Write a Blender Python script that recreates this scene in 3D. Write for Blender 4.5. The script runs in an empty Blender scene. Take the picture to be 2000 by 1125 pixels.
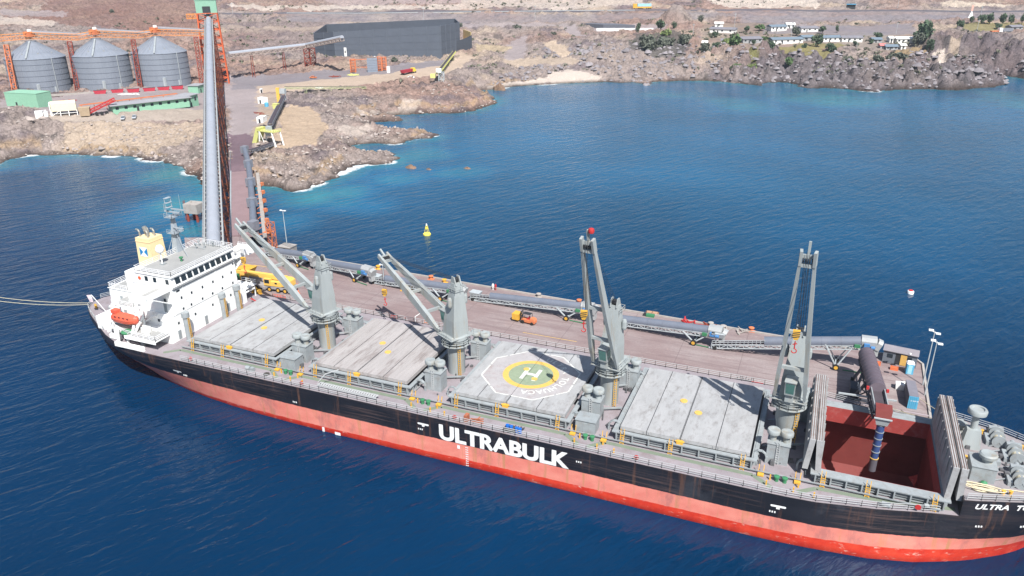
import bpy, math, random
import numpy as np
from mathutils import Vector, Matrix, Quaternion
random.seed(7); RNG = np.random.default_rng(11)
SC = bpy.context.scene; COL = SC.collection
# ------------------------------------------------------------ camera
CX, CY, CZ = 154.2192, -114.9701, 79.5897
YAW, PITCH, ROLL, FPX = -0.388656, 0.400329, -0.0065566, 1515.7
def _basis():
    cy, sy, cp, sp = math.cos(YAW), math.sin(YAW), math.cos(PITCH), math.sin(PITCH)
    f = Vector((sy*cp, cy*cp, -sp)); r = Vector((cy, -sy, 0)); u = r.cross(f)
    return f, r*math.cos(ROLL)+u*math.sin(ROLL), -r*math.sin(ROLL)+u*math.cos(ROLL)
FW, RT, UP = _basis()
cam = bpy.data.cameras.new('camera'); cam.sensor_width = 36; cam.lens = FPX/2000*36
cam.clip_start = 1; cam.clip_end = 9000
camo = bpy.data.objects.new('camera', cam); COL.objects.link(camo)
camo.matrix_world = Matrix(((RT.x, UP.x, -FW.x, CX), (RT.y, UP.y, -FW.y, CY), (RT.z, UP.z, -FW.z, CZ), (0, 0, 0, 1)))
SC.camera = camo
# ------------------------------------------------------------ light
SUN = Vector((.50, -.62, 1.0)).normalized()          # towards the sun
w = bpy.data.worlds.new('World'); SC.world = w; w.use_nodes = True
nt = w.node_tree; bg = nt.nodes['Background']; sky = nt.nodes.new('ShaderNodeTexSky')
sky.sky_type = 'NISHITA'; sky.sun_disc = False
sky.sun_elevation = math.asin(SUN.z); sky.sun_rotation = math.atan2(SUN.x, SUN.y)
nt.links.new(sky.outputs[0], bg.inputs[0]); bg.inputs[1].default_value = 0.075
sl = bpy.data.lights.new('sun', 'SUN'); sl.energy = 4.7; sl.angle = math.radians(.5); sl.color = (1, .975, .94)
so = bpy.data.objects.new('sun', sl); COL.objects.link(so); so.rotation_euler = SUN.to_track_quat('Z', 'Y').to_euler()
so.location = (200, -200, 300)
SC.view_settings.view_transform = 'Standard'; SC.view_settings.look = 'None'
SC.view_settings.exposure = 0.72; SC.view_settings.gamma = 1
SC.cycles.max_bounces = 6; SC.cycles.diffuse_bounces = 3; SC.cycles.glossy_bounces = 3; SC.cycles.transmission_bounces = 2
# ------------------------------------------------------------ where a spot of the photo lies at a known height
def ray(px, py):
    return FW + RT*((px-1000)/FPX) - UP*((py-562.5)/FPX)
def at(px, py, z):
    d = ray(px, py); t = (z-CZ)/d.z
    return Vector((CX+d.x*t, CY+d.y*t, z))
# ------------------------------------------------------------ materials
MATS = {}
def S(c):   # sRGB 0-255 -> linear
    return tuple(((v/255)/12.92 if v/255 <= .04045 else ((v/255+.055)/1.055)**2.4) for v in c)
def mat(name, col, rough=.6, metal=0., var=.12, scale=.6, bump=0., bscale=4., dirt=None, dirt_amt=.35, dirt_scale=.3, spec=.4, streak=False, stretch=None):
    if name in MATS: return MATS[name]
    m = bpy.data.materials.new(name); m.use_nodes = True; MATS[name] = m
    n = m.node_tree.nodes; l = m.node_tree.links; b = n['Principled BSDF']
    b.inputs['Roughness'].default_value = rough; b.inputs['Metallic'].default_value = metal
    b.inputs['Specular IOR Level'].default_value = spec
    tc = n.new('ShaderNodeTexCoord'); src = tc.outputs['Object']
    if streak:
        mp = n.new('ShaderNodeMapping'); mp.inputs['Scale'].default_value = (1, 1, .12); l.new(src, mp.inputs[0]); src = mp.outputs[0]
    if stretch:
        mp = n.new('ShaderNodeMapping'); mp.inputs['Scale'].default_value = stretch; l.new(src, mp.inputs[0]); src = mp.outputs[0]
    nz = n.new('ShaderNodeTexNoise'); nz.inputs['Scale'].default_value = scale; nz.inputs['Detail'].default_value = 6; nz.inputs['Roughness'].default_value = .65
    l.new(src, nz.inputs['Vector'])
    rp = n.new('ShaderNodeValToRGB'); e = rp.color_ramp.elements
    e[0].position = .3; e[1].position = .7
    e[0].color = tuple(c*(1-var) for c in col)+(1,); e[1].color = tuple(min(1, c*(1+var)) for c in col)+(1,)
    l.new(nz.outputs[0], rp.inputs[0]); out = rp.outputs[0]
    if dirt:
        n2 = n.new('ShaderNodeTexNoise'); n2.inputs['Scale'].default_value = dirt_scale; n2.inputs['Detail'].default_value = 8; n2.inputs['Roughness'].default_value = .7
        l.new(src, n2.inputs['Vector'])
        mr = n.new('ShaderNodeMapRange'); mr.inputs[1].default_value = .5; mr.inputs[2].default_value = .72; mr.inputs[4].default_value = dirt_amt
        l.new(n2.outputs[0], mr.inputs[0])
        mx = n.new('ShaderNodeMix'); mx.data_type = 'RGBA'; l.new(mr.outputs[0], mx.inputs[0]); l.new(out, mx.inputs[6]); mx.inputs[7].default_value = tuple(dirt)+(1,)
        out = mx.outputs[2]
    l.new(out, b.inputs['Base Color'])
    if bump:
        n3 = n.new('ShaderNodeTexNoise'); n3.inputs['Scale'].default_value = bscale; n3.inputs['Detail'].default_value = 4
        l.new(tc.outputs['Object'], n3.inputs['Vector'])
        bp = n.new('ShaderNodeBump'); bp.inputs['Strength'].default_value = bump; bp.inputs['Distance'].default_value = .2
        l.new(n3.outputs[0], bp.inputs['Height']); l.new(bp.outputs[0], b.inputs['Normal'])
    return m
# ------------------------------------------------------------ mesh builder
class MB:
    def __init__(s): s.v = []; s.f = []; s.mi = []; s.cm = 0; s.cuts = []
    def add(s, vs, fs):
        s.cuts.append((len(s.v), len(s.f))); o = len(s.v); s.v += [tuple(p) for p in vs]; s.f += [tuple(i+o for i in f) for f in fs]; s.mi += [s.cm]*len(fs)
    def box(s, x0, x1, y0, y1, z0, z1):
        s.add([(x0,y0,z0),(x1,y0,z0),(x1,y1,z0),(x0,y1,z0),(x0,y0,z1),(x1,y0,z1),(x1,y1,z1),(x0,y1,z1)],
              [(3,2,1,0),(4,5,6,7),(0,1,5,4),(1,2,6,5),(2,3,7,6),(3,0,4,7)])
    def frustum(s, base, top):   # two quads (lists of 4 pts, ccw from above)
        s.add(list(base)+list(top), [(3,2,1,0),(4,5,6,7),(0,1,5,4),(1,2,6,5),(2,3,7,6),(3,0,4,7)])
    def prism(s, poly, z0, z1):  # poly ccw
        n = len(poly); zs0 = z0 if callable(z0) else (lambda x, y: z0); zs1 = z1 if callable(z1) else (lambda x, y: z1)
        s.add([(x,y,zs0(x,y)) for x,y in poly]+[(x,y,zs1(x,y)) for x,y in poly],
              [tuple(range(n-1,-1,-1)), tuple(range(n,2*n))]+[(i,(i+1)%n,n+(i+1)%n,n+i) for i in range(n)])
    def extrude(s, prof, p0, p1, up=(0,0,1)):   # closed profile (u,v) swept from p0 to p1
        p0 = Vector(p0); p1 = Vector(p1); d = (p1-p0).normalized(); u = d.cross(Vector(up))
        if u.length < 1e-4: u = d.cross(Vector((1,0,0)))
        u.normalize(); v = u.cross(d)
        n = len(prof); vs = [p0+u*a+v*b for a,b in prof]+[p1+u*a+v*b for a,b in prof]
        s.add(vs, [tuple(range(n)), tuple(range(2*n-1,n-1,-1))]+[(i,n+i,n+(i+1)%n,(i+1)%n) for i in range(n)])
    def beam(s, p0, p1, w, h=None, up=(0,0,1)):
        h = h or w; s.extrude([(-w/2,-h/2),(w/2,-h/2),(w/2,h/2),(-w/2,h/2)], p0, p1, up)
    def cyl(s, p0, p1, r0, r1=None, n=12, caps=True):
        r1 = r0 if r1 is None else r1
        p0 = Vector(p0); p1 = Vector(p1); d = (p1-p0).normalized(); u = d.cross(Vector((0,0,1)))
        if u.length < 1e-4: u = Vector((1,0,0))
        u.normalize(); v = d.cross(u)
        vs = []
        for p, r in ((p0,r0),(p1,r1)):
            for i in range(n):
                a = 2*math.pi*i/n; vs.append(p+u*(r*math.cos(a))+v*(r*math.sin(a)))
        fs = [(i,(i+1)%n,n+(i+1)%n,n+i) for i in range(n)]
        if caps: fs += [tuple(range(n-1,-1,-1)), tuple(range(n,2*n))]
        s.add(vs, fs)
    def lathe(s, prof, c=(0,0,0), n=20, axis='z'):  # prof: (r,z)
        vs = []
        for r, z in prof:
            for i in range(n):
                a = 2*math.pi*i/n; p = (r*math.cos(a), r*math.sin(a), z)
                if axis == 'x': p = (p[2], p[0], p[1])
                if axis == 'y': p = (p[1], p[2], p[0])
                vs.append((p[0]+c[0], p[1]+c[1], p[2]+c[2]))
        fs = [(k*n+i, k*n+(i+1)%n, (k+1)*n+(i+1)%n, (k+1)*n+i) for k in range(len(prof)-1) for i in range(n)]
        fs += [tuple(range(n-1,-1,-1)), tuple(range((len(prof)-1)*n, len(prof)*n))]
        s.add(vs, fs)
    def tube(s, pts, r, n=6):
        for a, b in zip(pts[:-1], pts[1:]): s.cyl(a, b, r, n=n)
    def rail(s, pts, h=1.0, bars=3, step=2.0, t=.05):
        pts = [Vector(p) for p in pts]
        for a, b in zip(pts[:-1], pts[1:]):
            L = (b-a).length; k = max(1, round(L/step))
            for i in range(k+1):
                p = a.lerp(b, i/k); s.beam(p, p+Vector((0,0,h)), t, up=(1,0,0))
            for j in range(bars):
                z = Vector((0,0,h*(j+1)/bars)); s.beam(a+z, b+z, t)
    def truss(s, a, b, w, h, bay, t=.15, up=(0,0,1), sides=True):
        # box truss whose bottom centre line runs a-b
        a = Vector(a); b = Vector(b); d = (b-a); L = d.length; d.normalize(); sd = d.cross(Vector(up)).normalized(); u = sd.cross(d)
        k = max(1, round(L/bay)); c = [(-w/2,0),(w/2,0),(w/2,h),(-w/2,h)]
        P = [[a+d*(L*i/k)+sd*x+u*y for x,y in c] for i in range(k+1)]
        for j in range(4): s.beam(P[0][j], P[k][j], t)
        for i in range(k+1):
            for j in range(4): s.beam(P[i][j], P[i][(j+1)%4], t*.7)
        for i in range(k):
            for j in ((1,2),(3,0),(0,1),(2,3)):
                p, q = (j if i % 2 else j[::-1]); s.beam(P[i][p], P[i+1][q], t*.7)
    def build(s, name, m, parent=None, smooth=False, loc=None):
        me = bpy.data.meshes.new(name); me.from_pydata(s.v, [], s.f)
        for x in (m if isinstance(m, (list, tuple)) else [m]): me.materials.append(x)
        if any(s.mi): me.polygons.foreach_set('material_index', s.mi)
        if smooth:
            me.polygons.foreach_set('use_smooth', [True]*len(me.polygons))
            try: me.set_sharp_from_angle(angle=math.radians(40))
            except Exception: pass
        me.update(); o = bpy.data.objects.new(name, me); COL.objects.link(o)
        if parent is not None: o.parent = parent
        if loc is not None: o.location = loc
        return o
def tag(o, label, cat, group=None):
    o['label'] = label; o['category'] = cat
    if group: o['group'] = group
    return o
def thing(name, label, cat, loc=(0,0,0), rz=0., group=None):
    o = bpy.data.objects.new(name, None); COL.objects.link(o); o.location = loc; o.rotation_euler = (0,0,rz)
    return tag(o, label, cat, group)
def part(name, m, parent, fn, smooth=False, label=None, loc=None, rz=None, each=0):
    b = MB(); fn(b)
    if each:      # every `each` shapes become one piece of its own
        C = b.cuts+[(len(b.v), len(b.f))]; o = None
        for i in range(0, len(b.cuts), each):
            (v0, f0), (v1, f1) = C[i], C[min(i+each, len(b.cuts))]; c = MB(); c.v = b.v[v0:v1]; c.f = [tuple(k-v0 for k in f) for f in b.f[f0:f1]]; c.mi = [0]*len(c.f)
            o = c.build(name, m, parent, smooth, loc)
        return o
    o = b.build(name, m, parent, smooth, loc)
    if rz is not None: o.rotation_euler = (0,0,rz)
    if label: o['label'] = label
    return o
def children(o): return [c for c in list(bpy.data.objects) if c.parent == o]
def copy_tree(o, parent=None, kids=None):
    if kids is None:
        kids = {}
        for c in bpy.data.objects:
            if c.parent: kids.setdefault(c.parent.name, []).append(c)
    c = o.copy(); COL.objects.link(c); c.parent = parent
    for ch in kids.get(o.name, []): copy_tree(ch, c, kids)
    return c
def place(o, loc, rz=0, label=None, group=None):
    o.location = loc; o.rotation_euler = (0,0,rz)
    if label: o['label'] = label
    if group: o['group'] = group
    return o
def text_mesh(txt, size, bold=.0, shear=0., align='LEFT'):
    cu = bpy.data.curves.new('t', 'FONT'); cu.body = txt; cu.size = size; cu.offset = bold; cu.shear = shear; cu.align_x = align; cu.fill_mode = 'FRONT'
    o = bpy.data.objects.new('t', cu); COL.objects.link(o)
    bpy.context.view_layer.update()
    me = bpy.data.meshes.new_from_object(o.evaluated_get(bpy.context.evaluated_depsgraph_get()))
    v = [tuple(x.co) for x in me.vertices]; f = [tuple(p.vertices) for p in me.polygons]
    bpy.data.objects.remove(o); bpy.data.curves.remove(cu); bpy.data.meshes.remove(me)
    return v, f
# ------------------------------------------------------------ noise on arrays
def _hash(ix, iy, seed):
    h = (ix.astype(np.int64)*374761393 + iy.astype(np.int64)*668265263 + seed*982451653) & 0x7fffffff
    h = ((h ^ (h >> 13))*1274126177) & 0x7fffffff
    return ((h ^ (h >> 16)) & 0xffff)/65535.
def vnoise(x, y, seed=0):
    ix = np.floor(x); iy = np.floor(y); fx = x-ix; fy = y-iy
    fx = fx*fx*(3-2*fx); fy = fy*fy*(3-2*fy)
    a = _hash(ix,iy,seed); b = _hash(ix+1,iy,seed); c = _hash(ix,iy+1,seed); d = _hash(ix+1,iy+1,seed)
    return (a*(1-fx)+b*fx)*(1-fy)+(c*(1-fx)+d*fx)*fy
def fbm(x, y, s, o=4, seed=0, ridged=False):
    r = 0; a = 1; t = 0; x = x/s; y = y/s
    for k in range(o):
        n = vnoise(x*.8+y*.6, y*.8-x*.6, seed+k*17)
        if ridged: n = 1-abs(2*n-1)
        r = r+a*n; t += a; a *= .5; x = x*2.03+5.1; y = y*2.03-3.7
    return r/t
def worley(x, y, s, seed=0):       # distance to the nearest of scattered points: blocky boulders
    x = x/s; y = y/s; ix = np.floor(x); iy = np.floor(y); d = np.full(x.shape, 9.); d2 = d.copy()
    for i in (-1,0,1):
        for j in (-1,0,1):
            a = ix+i; b = iy+j; e = np.hypot(a+_hash(a,b,seed)-x, b+_hash(a,b,seed+7)-y)
            d2 = np.minimum(d2, np.maximum(e, d)); d = np.minimum(d, e)
    return d, d2
def inside(px, py, poly):
    r = np.zeros(px.shape, bool); n = len(poly)
    for i in range(n):
        x0, y0 = poly[i]; x1, y1 = poly[(i+1) % n]
        if y0 == y1: continue
        c = ((y0 > py) != (y1 > py)) & (px < (x1-x0)*(py-y0)/(y1-y0)+x0); r ^= c
    return r
def dist(px, py, line):
    d = np.full(px.shape, 1e9)
    for (x0,y0),(x1,y1) in zip(line[:-1], line[1:]):
        dx, dy = x1-x0, y1-y0; L = dx*dx+dy*dy+1e-9
        t = np.clip(((px-x0)*dx+(py-y0)*dy)/L, 0, 1); d = np.minimum(d, np.hypot(px-x0-t*dx, py-y0-t*dy))
    return d
# ------------------------------------------------------------ the coast (water line)
_c = [(0,322),(25,308),(60,303),(110,302),(160,304),(215,305),(262,308),(300,314),(335,318),(360,330),(383,345),(402,362),(430,372),(470,368),(497,362),
 (540,366),(575,372),(600,368),(625,358),(650,347),(672,335),(690,326),(715,322),(745,319),(765,317),(775,311),(770,302),(745,299),(715,298),(690,296),(684,288),
 (705,281),(730,279),(770,280),(790,278),(815,273),(840,271),(848,265),(838,259),(815,256),(790,258),(765,257),(740,254),(722,249),(715,243),(735,239),(765,237),(790,235),
 (765,233),(735,232),(722,229),(745,226),(780,224),(830,222),(880,221),(915,219),(945,212),(968,202),(965,193),(945,188),(928,182),(935,177),(960,175),(1000,169),
 (1050,166),(1100,163),(1140,162),(1185,160),(1215,162),(1235,160),(1262,166),(1280,160),(1330,157),(1380,158),(1420,160),(1445,163),(1485,167),(1496,162),(1515,160),
 (1545,161),(1560,168),(1575,172),(1630,173),(1690,178),(1715,179),(1740,175),(1800,174),(1870,176),(1895,172),(1925,171),(1950,168),(1963,163),(1955,156),(1945,150),(1960,148),(1985,152),(2000,154)]
COAST = [tuple(at(x, y, 0)[:2]) for x, y in _c]
p0, p1 = COAST[0], COAST[-1]
COAST = [(-900, p0[1]-260), (-520, p0[1]-120), (p0[0]-110, p0[1]-25), (p0[0]-45, p0[1]-14)]+COAST+[(p1[0]+40, p1[1]+12), (p1[0]+110, p1[1]-35), (p1[0]+260, p1[1]+30), (p1[0]+700, p1[1]-60), (1700, p1[1]+50)]
LAND = COAST+[(1700, 2600), (-2200, 2600), (-2200, -400)]
# ------------------------------------------------------------ heights
_h = [(0,300,2.5),(60,270,6),(0,235,14),(60,225,13),(100,235,11.5),(250,232,11),(380,232,8.5),(300,270,4.5),(160,270,5),(400,300,2.5),(100,200,12),(200,195,12),(300,190,12),(380,185,11),
 (148,172,12),(270,168,12),(60,120,18),(0,150,16),(20,60,30),(200,40,32),(300,30,34),(150,6,38),(350,60,26),(480,40,27),(480,90,17),(560,108,13),(600,118,12),(700,115,12.5),
 (430,165,9),(470,200,7),(470,160,7.5),(470,260,7),(470,310,7),(480,350,6.3),(600,155,9.5),(700,142,10.5),(860,130,11.5),(560,200,7.5),(600,180,9),(700,180,9),(820,172,9),(600,235,7.5),(560,300,5),
 (640,300,5),(700,240,5),(880,200,4.5),(640,340,2.5),(800,264,2.2),(740,309,2.0),(640,107,12.5),(760,110,12.5),(880,106,12.5),(640,70,20),(760,42,25),(900,60,21),(1000,100,12.5),(1040,60,20),
 (1000,150,4),(1100,128,9),(1100,160,2),(1200,105,15),(1300,112,12),(1300,70,20),(1160,60,20),(1450,100,16),(1450,130,7),(1530,85,18),(1600,90,17),(1700,88,17),(1620,132,7),(1700,132,7),(1300,138,6),(1500,148,4),(1650,158,4),(1780,152,5),(1900,150,6),(1400,140,5),(1550,120,10),(1200,130,7),(1650,112,11),(1780,100,14),(1850,130,7),
 (1800,138,7),(1900,90,17),(1900,60,23),(1950,110,12),(1990,125,9),(1880,112,11),(560,22,32.5),(800,23,32),(1000,20,32),(1250,18,32.5),(1500,17,32.5),(1750,19,32),(2000,21,31),
 (400,8,37),(700,8,35),(1000,7,35),(1300,5,35.5),(1600,5,35.5),(2000,6,35),(1300,40,26),(1600,42,25),(1800,45,25),(2000,45,24),(1000,40,26),(700,35,28)]
_hp = np.array([[*at(x, y, z)[:2], z] for x, y, z in _h])
_hp = np.vstack([_hp, [[-700,900,60],[-400,1100,75],[0,1150,85],[350,1150,80],[700,1050,70],[-300,1400,150],[300,1450,150],[-900,600,60],[-800,300,30],[900,800,50],[600,700,20],[-1200,1500,160],[1200,1600,160]]])
def _phi(r): return np.sqrt(r*r+15.**2)
_A = _phi(np.hypot(_hp[:,None,0]-_hp[None,:,0], _hp[:,None,1]-_hp[None,:,1])); _n = len(_hp)
_M = np.block([[_A+np.eye(_n)*-2.0, np.ones((_n,1))],[np.ones((1,_n)), np.zeros((1,1))]])
_w = np.linalg.solve(_M, np.append(_hp[:,2], 0))
def base_h(x, y):
    r = np.full(x.shape, _w[-1])
    for (a, b, _), k in zip(_hp, _w[:-1]): r = r+k*_phi(np.hypot(x-a, y-b))
    return r
def smooth_h(x, y, d=None):
    x = np.asarray(x, float); y = np.asarray(y, float)
    if d is None: d = dist(x, y, COAST)*np.where(inside(x, y, LAND), 1, -1)
    b = np.maximum(base_h(x, y), 1.2)
    t = np.clip(d/np.where(x > 50, 20, 13), 0, 1); ramp = 1-(1-t)**2.2
    return np.where(d > 0, .1+b*ramp, np.maximum(-4, d*.5))
def gz(x, y): return float(smooth_h(np.array([x]), np.array([y]))[0])
def ground(px, py):          # the spot of ground seen at px,py
    z = 12.
    for _ in range(12):
        p = at(px, py, z); z = .5*z+.5*gz(p.x, p.y)
    p = at(px, py, z); return Vector((p.x, p.y, gz(p.x, p.y)))
_gp = {}
def gpoly(pts, z=None):
    k = (tuple(pts), z)
    if k not in _gp: _gp[k] = _gpoly(pts, z)
    return _gp[k]
def _gpoly(pts, z=None):
    return [tuple((ground(x, y) if z is None else at(x, y, z))[:2]) for x, y in pts]
# ------------------------------------------------------------ paint and flatten zones
C_ROCK = np.array(S((178,165,156))); C_ROCKD = np.array(S((134,124,128))); C_RED = np.array(S((180,154,140))); C_SAND = np.array(S((214,196,172)))
C_PALE = np.array(S((232,220,204))); C_YARD = np.array(S((188,178,176))); C_ASPH = np.array(S((124,122,128))); C_CW = np.array(S((138,118,126)))
C_GRASS = np.array(S((158,152,96))); C_DARKV = np.array(S((104,104,100))); C_GREY = np.array(S((160,156,160)))
C_WET = np.array(S((74,62,54)))
VILLAGE = [(1375,46),(1500,46),(1560,50),(1620,60),(1700,66),(1800,64),(1806,90),(1790,104),(1740,104),(1690,92),(1640,90),(1600,100),(1540,104),(1480,96),(1400,98),(1365,96)]
HILL = [(100,-20),(395,-20),(395,60),(300,66),(130,50),(60,40),(90,10)]
HILL2 = [(430,40),(620,40),(700,60),(640,70),(615,100),(540,100),(450,100)]
zones = [
 (HILL, np.array(S((156,122,110))), .7, .0),
 (HILL2, np.array(S((150,134,132))), .45, .0),
 (VILLAGE, np.array(S((172,158,150))), .25, .9),
 (VILLAGE, np.array(S((150,148,120))), .2, .9),   # (px polygon, colour, strength, flatten, edge noise)
 ([(0,195),(90,190),(400,165),(445,160),(450,205),(400,215),(200,222),(80,225),(75,205),(0,212)], C_YARD, .9, .9),
 ([(75,232),(110,236),(250,240),(400,236),(405,215),(280,214),(230,222),(75,222)], np.array(S((206,194,178))), .9, .85),
 ([(120,240),(300,243),(400,240),(402,262),(330,285),(220,290),(130,280)], C_SAND, .75, .35),
 ([(445,150),(520,150),(512,200),(500,250),(494,262),(488,320),(484,360),(452,360),(452,250)], C_YARD, .95, 1),
 ([(452,262),(494,262),(488,320),(484,372),(450,372)], C_CW, .95, 1),
 ([(455,150),(520,148),(640,138),(740,134),(870,118),(880,135),(740,150),(600,163),(520,172),(455,175)], C_GREY, .85, .95),
 ([(500,168),(600,158),(740,146),(870,128),(905,105),(925,112),(885,142),(820,150),(720,166),(620,178),(540,182),(500,185)], np.array(S((224,204,180))), .9, .9),
 ([(548,212),(575,205),(600,208),(625,225),(640,250),(620,280),(560,290),(520,290),(545,250)], np.array(S((214,192,164))), .95, .75),
 ([(500,185),(545,185),(548,212),(540,250),(500,290),(500,250)], C_SAND, .6, .85),
 ([(925,172),(1000,160),(1060,155),(1110,155),(1150,158),(1180,160),(1100,163),(1050,166),(1000,169),(960,175),(935,177)], C_PALE, .85, .95),
 ([(700,210),(760,205),(830,208),(800,218),(740,225),(712,230),(690,222)], C_PALE, .6, .4),
 ([(660,250),(710,246),(730,256),(700,268),(660,262)], C_PALE, .5, .5),
 ([(1000,78),(1025,70),(1030,95),(1020,118),(985,118),(990,95)], C_YARD, .8, .85),
 ([(1100,52),(1125,52),(1142,72),(1115,72)], C_YARD, .9, .95),
 ([(1060,85),(1085,82),(1110,95),(1115,108),(1095,112),(1070,100)], np.array(S((226,206,180))), .9, .6),
 ([(980,118),(1060,112),(1140,118),(1138,126),(1050,128),(985,126)], C_SAND, .7, .7),
 ([(930,92),(960,88),(1000,92),(990,100),(930,104)], np.array(S((214,196,160))), .7, .5),
 ([(1490,50),(1780,48),(1790,66),(1700,70),(1600,66),(1490,66)], C_GREY, .7, .9),
 ([(1450,46),(2000,38),(2000,30),(1450,32)], C_GREY, .55, .6),
 ([(1520,92),(1570,88),(1600,96),(1620,108),(1610,118),(1570,116),(1540,108),(1518,104)], C_GRASS, .8, .7),
 ([(1580,86),(1640,84),(1655,92),(1625,96),(1590,94)], C_GRASS, .7, .7),
 ([(1750,100),(1800,98),(1810,108),(1770,116),(1745,112)], np.array(S((178,156,118))), .8, .6),
 ([(1400,88),(1440,95),(1480,112),(1475,124),(1450,112),(1400,104)], C_GRASS*np.array([.75,.85,.7]), .8, .3),
 ([(1880,46),(2000,42),(2000,58),(1900,60),(1860,56)], C_GRASS, .75, .7),
 ([(1820,104),(1840,98),(1850,118),(1855,136),(1845,138),(1830,120)], C_PALE, .9, .4),
 ([(1860,84),(1885,82),(1870,100),(1850,120),(1842,122),(1852,100)], C_SAND, .8, .3),
 ([(1240,70),(1330,66),(1350,90),(1330,112),(1260,108),(1230,90)], C_DARKV, .8, .1),
 ([(1160,52),(1300,48),(1300,60),(1160,64)], C_YARD, .7, .9),
 ([(440,10),(640,12),(900,12),(900,20),(640,20),(480,20)], C_PALE, .75, .4),
 ([(620,0),(900,-6),(900,10),(660,12)], np.array(S((196,178,172))), .8, .3),
 ([(900,0),(1250,-6),(1260,14),(900,16)], C_PALE, .65, .3),
 ([(1380,2),(1520,-4),(1600,0),(1600,14),(1490,16),(1400,14)], C_PALE, .85, .3),
 ([(1830,4),(2000,-4),(2000,14),(1850,16)], np.array(S((232,218,196))), .85, .3),
 ([(440,52),(640,52),(640,58),(440,58)], C_SAND, .4, .6),
 ([(0,20),(130,25),(130,34),(0,34)], C_YARD, .7, .5),
 ([(0,34),(120,44),(100,52),(0,50)], C_PALE, .7, .4),
 ([(640,46),(1000,46),(1110,46),(1110,52),(1000,52),(640,54)], C_YARD, .7, .7),
 ([(560,26),(900,27),(1400,26),(1450,21),(2000,24),(2000,36),(1700,40),(1450,34),(900,44),(560,44)], C_GREY, .5, .55),
]
ROAD = [tuple(ground(x, y)[:2]) for x, y in [(380,24),(560,25),(760,24),(1000,21.5),(1250,19.5),(1500,18.5),(1750,20.5),(2000,22),(2080,23)]]
TONE = np.array([.55,.53,.54])
def jag(x, y, d):      # the ragged rock edge of the coast; beaches and fills stay smooth
    k = np.clip(1-abs(d)/16, 0, 1)
    soft = np.where((x > -75) & (x < 15) & (y > 340) & (y < 430), .25, 1)
    return d+k*soft*((fbm(x,y,9,3,301)-.5)*9+(fbm(x,y,3,2,303)-.5)*4)
def paint_land(x, y, d):
    n1 = fbm(x,y,60,4,1); n2 = fbm(x,y,14,4,2); n3 = fbm(x,y,3.5,3,3); n4 = fbm(x,y,1.3,2,9)
    t = np.clip((n1-.42)*4.5, 0, 1)[:,None]; c = C_ROCK*(1-t)+C_RED*t
    t = np.clip((n2-.56)*6, 0, 1)[:,None]*.75; c = c*(1-t)+C_ROCKD*t
    n5 = fbm(x,y,35,3,21); t = np.clip((n5-.6)*6, 0, 1)[:,None]*.7; c = c*(1-t)+C_SAND*t
    # the dark headland on the right
    r = np.clip((x-60)/60, 0, 1)*np.clip((75-d)/25, 0, 1); t = (r*np.clip(.95-n2*.5, 0, 1))[:,None]
    c = c*(1-t)+np.array(S((116,112,118)))*t
    c = c*(.72+.56*n3)[:,None]*(.85+.3*n4)[:,None]
    # shrubs as dark dots on the dry slopes
    s = (fbm(x,y,5,2,31) > .74) & (n1 > .35); c[s] = c[s]*.5+C_DARKV*.25
    flat = np.zeros(x.shape)
    wx = x+(fbm(x,y,9,3,41)-.5)*7; wy = y+(fbm(x,y,9,3,43)-.5)*7
    for poly, col, k, fl in zones:
        P = gpoly(poly)
        a = inside(wx, wy, P).astype(float)*k
        tone = (.86+.22*n2+.1*n3)[:,None]
        a = a[:,None]; c = c*(1-a)+col*tone*a; flat = np.maximum(flat*(1-a[:,0]), inside(x, y, P)*fl)
    # tyre tracks on the yards
    dr = dist(x, y, ROAD); a = np.clip((5.5-dr)/1.0, 0, 1)[:,None]; c = c*(1-a)+C_ASPH*(.9+.2*n3)[:,None]*a
    flat = np.maximum(flat, np.clip((12-dr)/4, 0, 1))
    # wet dark band at the water line
    wdt = 1.4+3.6*n2; a = np.clip(1-d/wdt, 0, 1)[:,None]*.85; c = c*(1-a)+C_WET*(.6+.8*n3)[:,None]*a
    a = (np.clip(1-abs(d-wdt-2)/2.5, 0, 1)*(n2 > .45)*(x < 0)*(1-flat)*.6)[:,None]; c = c*(1-a)+np.array(S((206,176,132)))*a
    return np.clip(c*TONE, 0, 1), flat
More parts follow.
